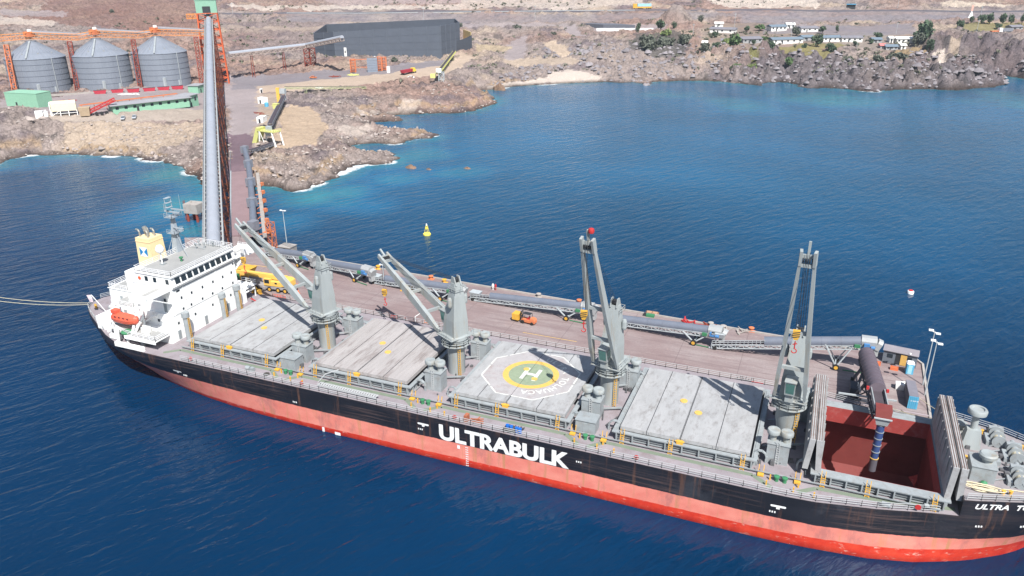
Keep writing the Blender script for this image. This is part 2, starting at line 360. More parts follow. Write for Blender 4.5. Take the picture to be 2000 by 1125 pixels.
def rock_h(x, y, d, flat):
    r1 = fbm(x,y,26,5,5,True); r2 = fbm(x,y,7,4,6,True); r3 = fbm(x,y,2.6,3,8)
    st = fbm(x*.35+y*.9, y*.3-x*.3, 5, 3, 61, True)
    w1, w1b = worley(x, y, 6.5, 3); w2, w2b = worley(x+.4*y, y, 2.9, 9)
    blk = np.clip((w1b-w1)*3, 0, 1)*(.4+_hash(np.floor(x/6.5),np.floor(y/6.5),5)*0+.6*vnoise(x/9,y/9,12)); blk2 = np.clip((w2b-w2)*3, 0, 1)
    amp = np.clip(d/6, .12, 1)*(1-flat)
    hd = np.clip((x-40)/50, 0, 1)*np.clip((85-d)/30, 0, 1)         # bolder crags on the right headland
    far = np.clip((y-330)/200, 0, 1)
    h = (r1-.6)*(3.2+5*hd+4*far)+(r2-.62)*(3.0+2.0*hd+1.5*far)+(r3-.5)*2.2+(st-.62)*(2.4+2.5*hd)+(blk-.5)*(1.3+1.9*hd)+(blk2-.6)*(.8+.8*hd)
    w3, w3b = worley(x,y*1.15,15,21); h = h+(.55-w3)*6.5*hd+(np.clip((w3b-w3)*2.5,0,1)-.6)*3*hd*np.clip(d/8,0,1)
    h = h+np.clip(fbm(x,y,34,2,71)-.6, 0, 1)*22*hd*np.clip((60-d)/25, 0, 1)
    knob = np.clip(1-np.hypot(x-KN[0], y-KN[1])/15, 0, 1)**.6*6
    pk = np.clip(1-np.hypot(x-PK[0], y-PK[1])/16, 0, 1)**.8*14
    return h*amp+(knob+pk)
KN = ground(1880,122)[:2]; PK = ground(1322,40)[:2]
def make_terrain():
    NU, NV = 900, 900
    t = np.linspace(0, 1, NV); v = 190*(1600/190)**t; u = np.linspace(-.95, .95, NU)
    V, U = np.meshgrid(v, u, indexing='ij'); sy, cy = math.sin(YAW), math.cos(YAW)
    X = (CX+sy*V+cy*U*V).ravel(); Y = (CY+cy*V-sy*U*V).ravel()
    d = dist(X, Y, COAST)*np.where(inside(X, Y, LAND), 1, -1)
    d = jag(X, Y, d); keep = (d > -12)
    c = np.zeros((X.size, 3)); flat = np.zeros(X.size); Z = np.full(X.size, -4.)
    xs, ys, ds = X[keep], Y[keep], d[keep]
    c[keep], flat[keep] = paint_land(xs, ys, ds)
    # smooth the flat mask along rows and columns so that yards do not end in a step
    F = flat.reshape(NV, NU)
    for _ in range(6): F[1:-1] = (F[:-2]+2*F[1:-1]+F[2:])/4; F[:,1:-1] = (F[:,:-2]+2*F[:,1:-1]+F[:,2:])/4
    flat = F.ravel()
    Z[keep] = smooth_h(xs, ys, ds)+rock_h(xs, ys, ds, flat[keep])*(ds > -2)
    Z[keep] = np.where(ds > 0, np.maximum(Z[keep], .08+.1*np.clip(ds, 0, 2)), Z[keep])
    idx = np.arange(NU*NV).reshape(NV, NU)
    q = np.stack([idx[:-1,:-1], idx[:-1,1:], idx[1:,1:], idx[1:,:-1]], -1).reshape(-1, 4)
    q = q[keep[q].all(1)]
    used = np.unique(q); remap = np.zeros(NU*NV, np.int64); remap[used] = np.arange(used.size); q = remap[q]
    me = bpy.data.meshes.new('terrain'); me.vertices.add(used.size); me.loops.add(q.size); me.polygons.add(len(q))
    me.vertices.foreach_set('co', np.stack([X[used], Y[used], Z[used]], 1).astype(np.float32).ravel())
    me.loops.foreach_set('vertex_index', q.ravel().astype(np.int32))
    me.polygons.foreach_set('loop_start', np.arange(0, q.size, 4, dtype=np.int32)); me.polygons.foreach_set('loop_total', np.full(len(q), 4, np.int32))
    ca = me.color_attributes.new('ground_paint', 'FLOAT_COLOR', 'POINT')
    ca.data.foreach_set('color', np.concatenate([c[used], 1-.8*flat[used][:,None]], 1).astype(np.float32).ravel())
    me.update(calc_edges=True)
    m = bpy.data.materials.new('ground'); m.use_nodes = True; n = m.node_tree.nodes; l = m.node_tree.links; b = n['Principled BSDF']
    b.inputs['Roughness'].default_value = .95; b.inputs['Specular IOR Level'].default_value = .1
    a = n.new('ShaderNodeVertexColor'); a.layer_name = 'ground_paint'
    tc = n.new('ShaderNodeTexCoord'); nz = n.new('ShaderNodeTexNoise'); nz.inputs['Scale'].default_value = .9; nz.inputs['Detail'].default_value = 7; nz.inputs['Roughness'].default_value = .7
    l.new(tc.outputs['Object'], nz.inputs['Vector'])
    mr = n.new('ShaderNodeMapRange'); mr.inputs[1].default_value = .3; mr.inputs[2].default_value = .7; mr.inputs[3].default_value = .6; mr.inputs[4].default_value = 1.3; l.new(nz.outputs[0], mr.inputs[0])
    # rock joints, with the shade of crevices painted dark into the colour
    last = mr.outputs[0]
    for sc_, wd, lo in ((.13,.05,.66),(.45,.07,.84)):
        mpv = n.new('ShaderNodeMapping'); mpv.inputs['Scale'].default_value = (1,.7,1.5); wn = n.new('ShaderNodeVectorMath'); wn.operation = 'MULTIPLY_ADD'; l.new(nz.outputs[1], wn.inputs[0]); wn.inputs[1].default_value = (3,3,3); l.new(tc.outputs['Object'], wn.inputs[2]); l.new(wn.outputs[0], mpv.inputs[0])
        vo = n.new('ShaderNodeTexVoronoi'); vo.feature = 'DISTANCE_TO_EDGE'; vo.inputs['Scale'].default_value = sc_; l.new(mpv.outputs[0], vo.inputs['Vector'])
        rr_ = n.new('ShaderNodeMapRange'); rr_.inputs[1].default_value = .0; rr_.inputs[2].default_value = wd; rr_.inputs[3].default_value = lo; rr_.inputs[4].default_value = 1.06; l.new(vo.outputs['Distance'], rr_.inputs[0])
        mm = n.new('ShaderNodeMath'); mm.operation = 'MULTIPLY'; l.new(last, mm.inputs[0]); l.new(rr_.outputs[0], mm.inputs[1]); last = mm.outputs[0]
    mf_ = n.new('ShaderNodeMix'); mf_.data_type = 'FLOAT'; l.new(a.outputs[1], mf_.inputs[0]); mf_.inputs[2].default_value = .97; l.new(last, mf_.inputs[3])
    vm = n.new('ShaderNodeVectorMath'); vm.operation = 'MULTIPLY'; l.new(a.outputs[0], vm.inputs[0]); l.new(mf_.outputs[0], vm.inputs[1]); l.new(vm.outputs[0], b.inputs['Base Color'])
    bp = n.new('ShaderNodeBump'); l.new(a.outputs[1], bp.inputs['Strength']); bp.inputs['Distance'].default_value = .9; l.new(nz.outputs[0], bp.inputs['Height']); l.new(bp.outputs[0], b.inputs['Normal'])
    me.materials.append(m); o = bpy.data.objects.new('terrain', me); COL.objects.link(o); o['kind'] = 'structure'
    return o
make_terrain()
# ------------------------------------------------------------ sea
FOAM = [(a.x, a.y, r) for a, r in [(at(690,330,0),9),(at(668,338,0),6),(at(725,320,0),6),(at(760,318,0),5),(at(620,360,0),6),(at(590,371,0),6),(at(828,324,0),6),(at(915,327,0),6),(at(848,265,0),4),(at(1070,165,0),10),(at(985,172,0),6),
   (at(50,304,0),7),(at(290,313,0),9),(at(370,338,0),7),(at(215,306,0),5),(at(960,200,0),4),(at(770,283,0),7),(at(1700,179,0),9),(at(1265,167,0),5),(at(705,240,0),4)]]
SHOAL = [(at(x,y,0).x, at(x,y,0).y, r, k) for x, y, r, k in [(600,385,18,.75),(690,375,16,.65),(780,350,20,.55),(900,335,26,.5),(960,340,20,.35),(560,430,16,.5),(690,395,22,.5),(1600,185,60,.8),(1300,178,50,.6),(1450,200,55,.5),(1980,200,40,.8),(1950,185,30,.8),(330,340,20,.8),(385,395,22,.7),(380,450,14,.6),(320,420,20,.4),(820,300,26,.7),(800,245,16,.7),(740,270,14,.8),(1100,200,60,.25),(250,330,22,.5),(1000,180,25,.4),(60,320,20,.4)]]
def make_sea():
    x = np.unique(np.concatenate([np.linspace(-3500,-560,12), np.linspace(-560,-230,130), np.linspace(-230,60,230), np.linspace(60,640,230), [159.2,176.6], np.linspace(640,3500,12)]))
    y = np.unique(np.concatenate([np.linspace(-2500,-200,10), np.linspace(-200,40,40), [-11.6,11.6], np.linspace(40,290,190), np.linspace(290,640,150), np.linspace(640,2600,8)]))
    X, Y = np.meshgrid(x, y); nu = len(x); X = X.ravel(); Y = Y.ravel()
    d = dist(X, Y, COAST)
    dep = np.clip(1-d/34, 0, 1)**1.6*.75
    n = fbm(X,Y,30,3,77)
    for a, b, r, k in SHOAL: dep = np.maximum(dep, k*np.exp(-((X-a)**2+(Y-b)**2)/(r*r)))
    dep = dep*(.45+n*1.0); dep = np.maximum(dep, .40*np.clip(1-d/430, 0, 1)**.9*np.clip((Y-30)/160, 0, 1))  # bay-wide lighter tint: shallower water, plus haze and sky reflection painted in
    fo = np.clip(1-d/3.0, 0, 1)*.5
    for a, b, r in FOAM: fo = np.maximum(fo, np.clip(1-((X-a)**2+(Y-b)**2)/(r*r*1.6), 0, 1)*np.clip(1-d/8, .25, 1))
    q = np.arange(len(x)*len(y)).reshape(len(y), len(x)); q = np.stack([q[:-1,:-1], q[:-1,1:], q[1:,1:], q[1:,:-1]], -1).reshape(-1,4)
    mx_, my_ = X[q].mean(1), Y[q].mean(1); q = q[~((mx_ > 159.2) & (mx_ < 176.6) & (abs(my_) < 11.6))]   # the hull stands here
    me = bpy.data.meshes.new('sea'); me.vertices.add(X.size); me.loops.add(q.size); me.polygons.add(len(q))
    me.vertices.foreach_set('co', np.stack([X, Y, X*0], 1).astype(np.float32).ravel()); me.loops.foreach_set('vertex_index', q.ravel().astype(np.int32))
    me.polygons.foreach_set('loop_start', np.arange(0, q.size, 4, dtype=np.int32)); me.polygons.foreach_set('loop_total', np.full(len(q), 4, np.int32))
    ca = me.color_attributes.new('depth_haze_foam', 'FLOAT_COLOR', 'POINT'); ca.data.foreach_set('color', np.stack([dep, fo, dep*0, dep*0+1], 1).astype(np.float32).ravel())
    me.update(calc_edges=True)
    m = bpy.data.materials.new('sea_water'); m.use_nodes = True; nn = m.node_tree.nodes; l = m.node_tree.links; b = nn['Principled BSDF']
    b.inputs['Roughness'].default_value = .07; b.inputs['IOR'].default_value = 1.33; b.inputs['Specular IOR Level'].default_value = .42
    va = nn.new('ShaderNodeVertexColor'); va.layer_name = 'depth_haze_foam'; sp = nn.new('ShaderNodeSeparateColor'); l.new(va.outputs[0], sp.inputs[0])
    tc = nn.new('ShaderNodeTexCoord')
    rp = nn.new('ShaderNodeValToRGB'); e = rp.color_ramp.elements
    e[0].position = 0; e[0].color = (.0006,.019,.056,1); e[1].position = 1; e[1].color = (.030,.20,.22,1)
    k = e.new(.4); k.color = (.003,.086,.176,1)
    l.new(sp.outputs[0], rp.inputs[0])
    # broad wind patches
    n0 = nn.new('ShaderNodeTexNoise'); n0.inputs['Scale'].default_value = .012; n0.inputs['Detail'].default_value = 4; l.new(tc.outputs['Object'], n0.inputs['Vector'])
    mr = nn.new('ShaderNodeMapRange'); mr.inputs[1].default_value = .3; mr.inputs[2].default_value = .7; mr.inputs[3].default_value = .8; mr.inputs[4].default_value = 1.25; l.new(n0.outputs[0], mr.inputs[0])
    vm = nn.new('ShaderNodeVectorMath'); vm.operation = 'MULTIPLY'; l.new(rp.outputs[0], vm.inputs[0]); l.new(mr.outputs[0], vm.inputs[1])
    # foam
    nf = nn.new('ShaderNodeTexNoise'); nf.inputs['Scale'].default_value = .55; nf.inputs['Detail'].default_value = 8; nf.inputs['Roughness'].default_value = .75; nf.inputs['Distortion'].default_value = .8; l.new(tc.outputs['Object'], nf.inputs['Vector'])
    ad = nn.new('ShaderNodeMath'); ad.operation = 'MULTIPLY'; l.new(sp.outputs[1], ad.inputs[0]); l.new(nf.outputs[0], ad.inputs[1])
    mf = nn.new('ShaderNodeMapRange'); mf.inputs[1].default_value = .2; mf.inputs[2].default_value = .4; l.new(ad.outputs[0], mf.inputs[0])
    mx = nn.new('ShaderNodeMix'); mx.data_type = 'RGBA'; l.new(mf.outputs[0], mx.inputs[0]); l.new(vm.outputs[0], mx.inputs[6]); mx.inputs[7].default_value = (.85,.88,.88,1)
    l.new(mx.outputs[2], b.inputs['Base Color'])
    # waves: wind ripples, longer across the wind
    mr_ = nn.new('ShaderNodeMapping'); mr_.inputs['Rotation'].default_value = (0,0,-1.06); l.new(tc.outputs['Object'], mr_.inputs[0]); mp = nn.new('ShaderNodeMapping'); mp.inputs['Scale'].default_value = (.42,1.25,1); l.new(mr_.outputs[0], mp.inputs[0])
    last = None
    for sc_, st, ds in ((.1,.16,1.0),(.34,.65,.6),(.95,.6,.2)):
        nz = nn.new('ShaderNodeTexNoise'); nz.inputs['Scale'].default_value = sc_; nz.inputs['Detail'].default_value = 3; nz.inputs['Distortion'].default_value = .4; l.new(mp.outputs[0], nz.inputs['Vector'])
        bp = nn.new('ShaderNodeBump'); bp.inputs['Strength'].default_value = st; bp.inputs['Distance'].default_value = ds; l.new(nz.outputs[0], bp.inputs['Height'])
        if last: l.new(last.outputs[0], bp.inputs['Normal'])
        last = bp
    l.new(last.outputs[0], b.inputs['Normal'])
    me.materials.append(m); o = bpy.data.objects.new('sea', me); COL.objects.link(o); o['kind'] = 'structure'; return o
make_sea()
# ============================================================ the bulk carrier
DK = 8.3; HC = 10.65; WH = 10.45
M_deck = mat('deck_paint', S((142,134,138)), .8, var=.14, scale=.25, dirt=S((104,84,78)), dirt_amt=.5, dirt_scale=.35, bump=.1)
M_cover = mat('cover_paint', S((158,158,158)), .7, var=.12, scale=.5, dirt=S((112,106,102)), dirt_amt=.7, dirt_scale=.9, stretch=(1.3,.5,1))
M_cover2 = mat('cover_paint_dirty', S((160,155,153)), .8, var=.1, scale=.45, dirt=S((108,95,91)), dirt_amt=.8, dirt_scale=.6, stretch=(1.5,.22,1))
M_fold = mat('cover_underside', S((158,158,158)), .8, var=.14, scale=.45, dirt=S((112,98,92)), dirt_amt=.7, dirt_scale=.5)
M_gear = mat('gear_grey', S((144,150,152)), .6, var=.12, scale=.8, dirt=S((112,92,76)), dirt_amt=.4, dirt_scale=.9)
M_crane = mat('crane_grey', S((148,154,154)), .6, var=.14, scale=.35, dirt=S((142,124,96)), dirt_amt=.7, dirt_scale=.6, streak=True)
M_white = mat('white_paint', S((238,238,235)), .5, var=.03, scale=.5, dirt=S((190,180,160)), dirt_amt=.25, dirt_scale=.8)
M_rail = mat('rail_paint', S((176,178,178)), .6, var=.05)
M_glass = mat('dark_glass', (.02,.03,.04), .15, var=.1)
M_dark = mat('dark_steel', (.03,.032,.036), .6, var=.2)
M_yel = mat('yellow_paint', S((208,160,62)), .6, var=.12, scale=1.5)
M_green = mat('green_paint', S((60,122,84)), .6, var=.1)
M_red = mat('red_paint', S((176,48,48)), .6, var=.1)
M_orange = mat('lifeboat_orange', S((212,92,68)), .5, var=.06)
M_funnel = mat('funnel_buff', S((228,204,158)), .5, var=.04)
M_blue = mat('mark_blue', S((20,120,176)), .5, var=.03)
M_hold = mat('hold_red', S((118,54,50)), .75, var=.12, scale=.4, dirt=S((100,30,34)), dirt_amt=.5, dirt_scale=.3)
M_mark = mat('white_marking', S((208,208,202)), .7, var=.08, scale=3, dirt=S((158,154,150)), dirt_amt=.8, dirt_scale=1.4)
M_ring = mat('yellow_marking', S((206,168,88)), .7, var=.1, scale=1.5)
M_pad = mat('pad_green', S((134,146,122)), .75, var=.12, scale=1.2)
M_lane = mat('lane_green', S((114,124,108)), .8, var=.1)
M_rope = mat('rope', S((198,188,160)), .9, var=.1)
M_letter = mat('letter_white', S((226,226,224)), .6, var=.05, scale=2)
def hull_mat():
    m = bpy.data.materials.new('hull_paint'); m.use_nodes = True; n = m.node_tree.nodes; l = m.node_tree.links; b = n['Principled BSDF']
    b.inputs['Roughness'].default_value = .38
    tc = n.new('ShaderNodeTexCoord'); sx = n.new('ShaderNodeSeparateXYZ'); l.new(tc.outputs['Object'], sx.inputs[0])
    def noise(scale, det=6, sc=(1,1,1), rough=.6):
        mp = n.new('ShaderNodeMapping'); mp.inputs['Scale'].default_value = sc; l.new(tc.outputs['Object'], mp.inputs[0])
        z = n.new('ShaderNodeTexNoise'); z.inputs['Scale'].default_value = scale; z.inputs['Detail'].default_value = det; z.inputs['Roughness'].default_value = rough; l.new(mp.outputs[0], z.inputs['Vector']); return z.outputs[0]
    def rng(v, a, b_, c=0., d=1.):
        r = n.new('ShaderNodeMapRange'); r.inputs[1].default_value = a; r.inputs[2].default_value = b_; r.inputs[3].default_value = c; r.inputs[4].default_value = d; l.new(v, r.inputs[0]); return r.outputs[0]
    def math_(op, a, b_):
        r = n.new('ShaderNodeMath'); r.operation = op
        for i, v in enumerate((a, b_)):
            if isinstance(v, (int, float)): r.inputs[i].default_value = v
            else: l.new(v, r.inputs[i])
        return r.outputs[0]
    def mix(f, a, b_):
        r = n.new('ShaderNodeMix'); r.data_type = 'RGBA'; l.new(f, r.inputs[0])
        for i, v in ((6,a),(7,b_)):
            if isinstance(v, tuple): r.inputs[i].default_value = v+(1,)
            else: l.new(v, r.inputs[i])
        return r.outputs[2]
    z = sx.outputs[2]; x = sx.outputs[0]
    black = mix(rng(noise(.12,5,(1,1,2)),.35,.7), (.010,.011,.016), (.019,.020,.027))
    # long horizontal scuffs where fenders rubbed
    sc = math_('MULTIPLY', rng(noise(.5,8,(.16,.16,6),.7),.5,.62), rng(noise(.05,2),.42,.56)); sc = math_('MULTIPLY', sc, .6)
    black = mix(sc, black, S((96,78,74)))
    patch = math_('MULTIPLY', rng(noise(.16,4),.52,.72), math_('MULTIPLY', rng(x,136,148), rng(x,180,168))); patch = math_('MULTIPLY', patch, .5)
    black = mix(patch, black, (.10,.11,.13))
    pink = mix(rng(noise(.3,6,(1,1,1.6)),.35,.7), S((210,120,106)), S((222,140,124)))
    blot = rng(noise(.22,7,(1,1,.5),.7),.53,.64,0,.6); pink = mix(blot, pink, S((158,104,100)))
    stn = math_('MULTIPLY', rng(noise(.8,5,(1,1,.06),.6),.55,.68), .75); pink = mix(stn, pink, S((176,130,90)))
    hot = mix(rng(noise(.5,5),.4,.7), S((190,50,34)), S((212,70,46)))
    wear = rng(noise(1.0,8,(.5,.5,1.6),.75),.58,.66,0,.8); hot = mix(wear, hot, S((206,176,160)))
    zz = math_('ADD', z, rng(noise(.6,6,(1,1,.4)),.3,.7,-.07,.07))
    lim = math_('MULTIPLY_ADD' if False else 'ADD', math_('MULTIPLY', x, .012), .1)
    c = mix(rng(math_('SUBTRACT', zz, lim), -.03, .05), hot, pink)
    drip = math_('MULTIPLY', rng(noise(1.3,5,(1,1,.05),.6),.56,.68), rng(noise(.09,2),.45,.6)); black = mix(math_('MULTIPLY', drip, .55), black, S((120,84,64)))
    c = mix(rng(zz, 4.24, 4.32), c, black)
    l.new(c, b.inputs['Base Color'])
    zb = n.new('ShaderNodeBump'); zb.inputs['Strength'].default_value = .25; zb.inputs['Distance'].default_value = .15
    l.new(noise(.35,3,(1,1,1)), zb.inputs['Height']); l.new(zb.outputs[0], b.inputs['Normal'])
    return m
M_hull = hull_mat(); M_hiv0 = mat('ring_orange', S((224,96,60)), .6)
ship = thing('bulk_carrier', 'long black and red bulk carrier with four deck cranes moored at the pier', 'ship')
_dk = [(4.2,0),(4.6,2.4),(6.5,4.6),(9.9,6.8),(15.5,9.9),(21,12.9),(26.7,15.1),(32,16.0),(38,16.13),(155,16.13),(160,15.8),(168.3,14.2),(175.1,12.3),(179.6,11.4),(186,9.3),(190,7.0),(193.5,3.8),(195.2,1.2),(195.6,0)]
_wl = [(4.2,0),(6,.6),(14.2,5.0),(22,7.6),(28.8,9.9),(34,11.7),(40,13.2),(50,14.8),(60,15.6),(72,16.0),(80,16.13),(152,16.13),(158,15.9),(167.8,14.9),(174.3,13.2),(181,10.2),(187,6.2),(190.5,2.6),(191.6,0)]
def itp(t, x): return float(np.interp(x, [a for a,_ in t], [b for _,b in t]))
def hull_y(x, z):
    a = itp(_wl, x); b = itp(_dk, x); t = min(1, max(0, z/6.5)); e = 1.0 if x < 100 else 1.35
    return a+(b-a)*t**e
def sheer(x):   # top of the hull plating
    return DK+0.02 if x < 178.6 else DK+2.75
def make_hull(b):
    xs = [4.2,4.4,5,6,7.5,9.5,12,15,18,21,24,27,30,33,37,42,48,55,62,70,80,100,120,140,152,156,160,164,168,171,174,177,178.55,178.6,180,182,184,186,188,190,191.5,193,194.2,195.1,195.6]
    rows = 12; grid = []
    for x in xs:
        top = sheer(x)+(.0 if x < 178.6 else .0)
        zs = [-4+ (top+4)*k/rows for k in range(rows+1)]
        grid.append([(x, hull_y(x, max(z,0))*(1 if z >= 0 else max(.6, 1+z*.05)), z) for z in zs])
    for s in (-1, 1):
        vs = [(x, s*y, z) for col in grid for x, y, z in col]; k = rows+1
        fs = []
        for i in range(len(xs)-1):
            for j in range(rows):
                q = (i*k+j, (i+1)*k+j, (i+1)*k+j+1, i*k+j+1); fs.append(q if s < 0 else q[::-1])
        b.add(vs, fs)
    x = 178.58; y = hull_y(178.6, 8.3)-.02
    b.box(x, x+.12, -y, y, DK-.4, DK+2.75)
part('hull', M_hull, ship, make_hull, smooth=True)
HX = (160.0, 176.2)     # open hold
def deck_poly(x0, x1, off=0.12):
    xs = np.linspace(x0, x1, max(2, int((x1-x0)/1.5)+1)); z = DK
    return [(x, -(itp(_dk, x)-off)) for x in xs]+[(x, itp(_dk, x)-off) for x in xs[::-1] if itp(_dk, x) > off]
def make_deck(b):
    b.prism(deck_poly(4.5, HX[0]), DK-.3, DK)
    b.prism(deck_poly(HX[1], 178.58), DK-.3, DK)
    for s in (-1, 1):
        xs = np.linspace(HX[0], HX[1], 12)
        o = [(x, s*(itp(_dk, x)-.12)) for x in xs]+[(x, s*9.7) for x in xs[::-1]]
        b.prism(o if s < 0 else o[::-1], DK-.3, DK)
part('main_deck', M_deck, ship, make_deck)
part('forecastle_deck', mat('forecastle_paint', S((138,132,134)), .8, var=.14, scale=.3, dirt=S((104,92,86)), dirt_amt=.6, dirt_scale=.4), ship, lambda b: b.prism(deck_poly(178.7, 195.3), DK+2.4, DK+2.7))
def make_hold(b):
    x0, x1 = HX; y = 9.5; zb = -7.5
    Y = 11.5; X0, X1 = x0-.6, x1+.3
    R = [[(x0,-y,HC-.9),(x1,-y,HC-.9),(x1,y,HC-.9),(x0,y,HC-.9)], [(x0,-y,7.1),(x1,-y,7.1),(x1,y,7.1),(x0,y,7.1)], [(X0,-Y,6.2),(X1,-Y,6.2),(X1,Y,6.2),(X0,Y,6.2)], [(X0,-Y,-2),(X1,-Y,-2),(X1,Y,-2),(X0,Y,-2)], [(X0+.8,-9,zb+3),(X1-.8,-9,zb+3),(X1-.8,9,zb+3),(X0+.8,9,zb+3)]]
    b.add([p for r in R for p in r], [(4*k+i, 4*k+(i+1)%4, 4*k+4+(i+1)%4, 4*k+4+i) for k in range(4) for i in range(4)]+[(16,17,18,19)])
part('cargo_hold', M_hold, ship, make_hold)
part('hold_coaming_face', mat('coaming_red', S((152,62,58)), .7, var=.12, scale=.6, dirt=S((180,140,136)), dirt_amt=.3, dirt_scale=.8), ship, lambda b: [b.box(160.03,176.17,9.44,9.49,7.1,9.9), b.box(160.03,176.17,-9.49,-9.44,7.1,9.9), b.box(160.02,160.06,-9.44,9.44,7.1,9.9), b.box(176.13,176.17,-9.44,9.44,7.1,9.9)])
# ---- coamings and covers
HT = [(42.58,19.6),(71.65,19.5),(100.68,20.05),(130.0,20.2),(160.0,16.2)]
def coaming(i):
    a, L = HT[i]; a -= .5; e = a+L+1
    W = WH+.15; z0, z1 = DK, 9.82
    def f(b):
        if i < 4:
            b.box(a, e, -W, -W+.25, z0, z1); b.box(a, e, W-.25, W, z0, z1); b.box(a, a+.25, -W+.25, W-.25, z0, z1); b.box(e-.25, e, -W+.25, W-.25, z0, z1)
        else:
            b.box(a, e, -W, -9.52, z0, z1+.1); b.box(a, e, 9.52, W, z0, z1+.1); b.box(a, a+.48, -9.52, 9.52, z0, z1+.1); b.box(e-.48, e, -9.52, 9.52, z0, z1+.1)
        for s in (-1, 1):
            y0, y1 = sorted((s*W, s*(W+.75)))
            b.box(a-.6, e+.6, y0, y1, z1-.02, z1+.16)
            n = 8
            for k in range(n+1):
                x = a+.15+(e-a-.3)*k/n
                b.prism([(x-.1, y0+.02), (x+.1, y0+.02), (x+.1, y1-.02), (x-.1, y1-.02)], z0, z1-.03)
            for zz in (8.7, 9.1, 9.5):
                b.beam((a+.1, s*(W+.3), zz), (e-.1, s*(W+.3), zz), .1)
        for k in range(7):
            y = -W+.6+(2*W-1.2)*k/6; b.box(a-.45, a, y-.1, y+.1, z0, z1-.1); b.box(e, e+.45, y-.1, y+.1, z0, z1-.1)
        b.box(a-.6, a, -W, W, z1-.02, z1+.12); b.box(e, e+.6, -W, W, z1-.02, z1+.12)
    part('hatch_coaming', M_gear, ship, f)
    def lad(b):
        for x in (a+1.2, a+(L+1)*.42, e-1.4):
            for s in (-1,):
                for dx in (-.28, .28): b.beam((x+dx, s*(W+1.3), z0), (x+dx, s*(W+.8), z1+1.0), .09)
                for k in range(5): b.beam((x-.28, s*(W+1.3-.08*k), z0+.3*k+.2), (x+.28, s*(W+1.3-.08*k), z0+.3*k+.2), .08)
    part('coaming_ladder', M_yel, ship, lad, each=7)
for i in range(5): coaming(i)
FR = [0, .212, .478, .748, 1]
def hatch(i):
    a, L = HT[i]; mt = (M_cover2 if i == 1 else M_cover)
    lab = ['plain grey hatch cover next to the white bridge', 'streaky dirty grey hatch cover between the first two cranes', 'hatch cover with the painted helicopter landing circle', 'clean pale grey hatch cover with two yellow discs'][i]
    def f(b):
        for k in range(4):
            x0, x1 = a+L*FR[k]+.05, a+L*FR[k+1]-.05
            b.box(x0, x1, -WH, WH, 9.99, HC)
            n = 6     # shallow stiffener swages across the panel
            if i == 1:
                for j in range(n):
                    x = x0+(x1-x0)*(j+.5)/n; b.box(x-.13, x+.13, -WH+.4, WH-.4, HC, HC+.04)
            for s in (-1, 1):
                b.box(x0+.3, x0+.42, min(s*WH, s*(WH+.1)), max(s*WH, s*(WH+.1)), 10.05, HC-.1); b.box(x1-.42, x1-.3, min(s*WH, s*(WH+.1)), max(s*WH, s*(WH+.1)), 10.05, HC-.1)
        for y in (-6.5, -2.2, 2.2, 6.5): b.box(a+.3, a+L-.3, y-.03, y+.03, HC, HC+.012)
    o = part('hatch_cover', mt, ship, f, label=lab)
    def j(b):
        for k in (1, 2, 3): b.box(a+L*FR[k]-.045, a+L*FR[k]+.045, -WH+.05, WH-.05, HC-.2, HC+.015)
        b.box(a+L*FR[2]-.16, a+L*FR[2]-.10, -WH, WH, HC-.1, HC+.03)
    part('cover_joint', M_dark, o, j)
    def d(b):
        for dx, y in ((-1.6,.9),(1.3,-2.0)):
            b.cyl((a+L*FR[2]+dx, y, HC), (a+L*FR[2]+dx, y, HC+.12), .62, n=16)
    if i != 2: part('yellow_disc', M_ring, o, d, each=1)
    part('cover_wheel', M_yel, o, lambda b: [b.box(a+L*FR[2]-.5, a+L*FR[2]+.5, -WH-.75, -WH-.2, 9.98, 10.5), b.cyl((a+L*FR[2]-.7,-WH-.5,10.4),(a+L*FR[2]+.7,-WH-.5,10.4),.13,n=8)])
    return o
covers = [hatch(i) for i in range(4)]
def folded(x0, tilt, lab):
    # two panels of a folding cover standing on edge, 5.2 m tall
    def f(b):
        for k in (0, 1):
            xa = x0+k*1.15; t = tilt*(1 if k else -1)
            z0, z1 = 9.95, 15.1
            q = [(xa-.4,-WH),(xa+.4,-WH),(xa+.4,WH),(xa-.4,WH)]
            b.frustum([(x+t*.35, y, z0) for x, y in q], [(x-t*.12, y, z1) for x, y in q])
    o = part('open_hatch_cover', M_fold, ship, f, label=lab)
    def g(b):
        for k in (0, 1):
            xa = x0+k*1.15
            for dx in (-.3, .0, .3): b.box(xa+dx-.035-tilt*.12*(1 if k else -1), xa+dx+.035-tilt*.12*(1 if k else -1), -WH+.2, WH-.2, 15.1, 15.17)
    part('seal_strip', mat('rust_strip', S((110,84,74)), .8, var=.3, scale=2), o, g)
    def r(b):     # stiffening webs on the faces that look outwards
        for y in np.linspace(-WH+.6, WH-.6, 9): b.box(x0-.5-tilt*.1, x0-.42, y-.06, y+.06, 10.3, 14.9); b.box(x0+1.57, x0+1.65+tilt*.1, y-.06, y+.06, 10.3, 14.9)
    part('stiffener', M_fold, o, r)
folded(158.4, 1.0, 'folded hatch cover standing upright beside the fourth crane'); folded(177.0, .5, 'folded hatch cover standing upright beside the forecastle')
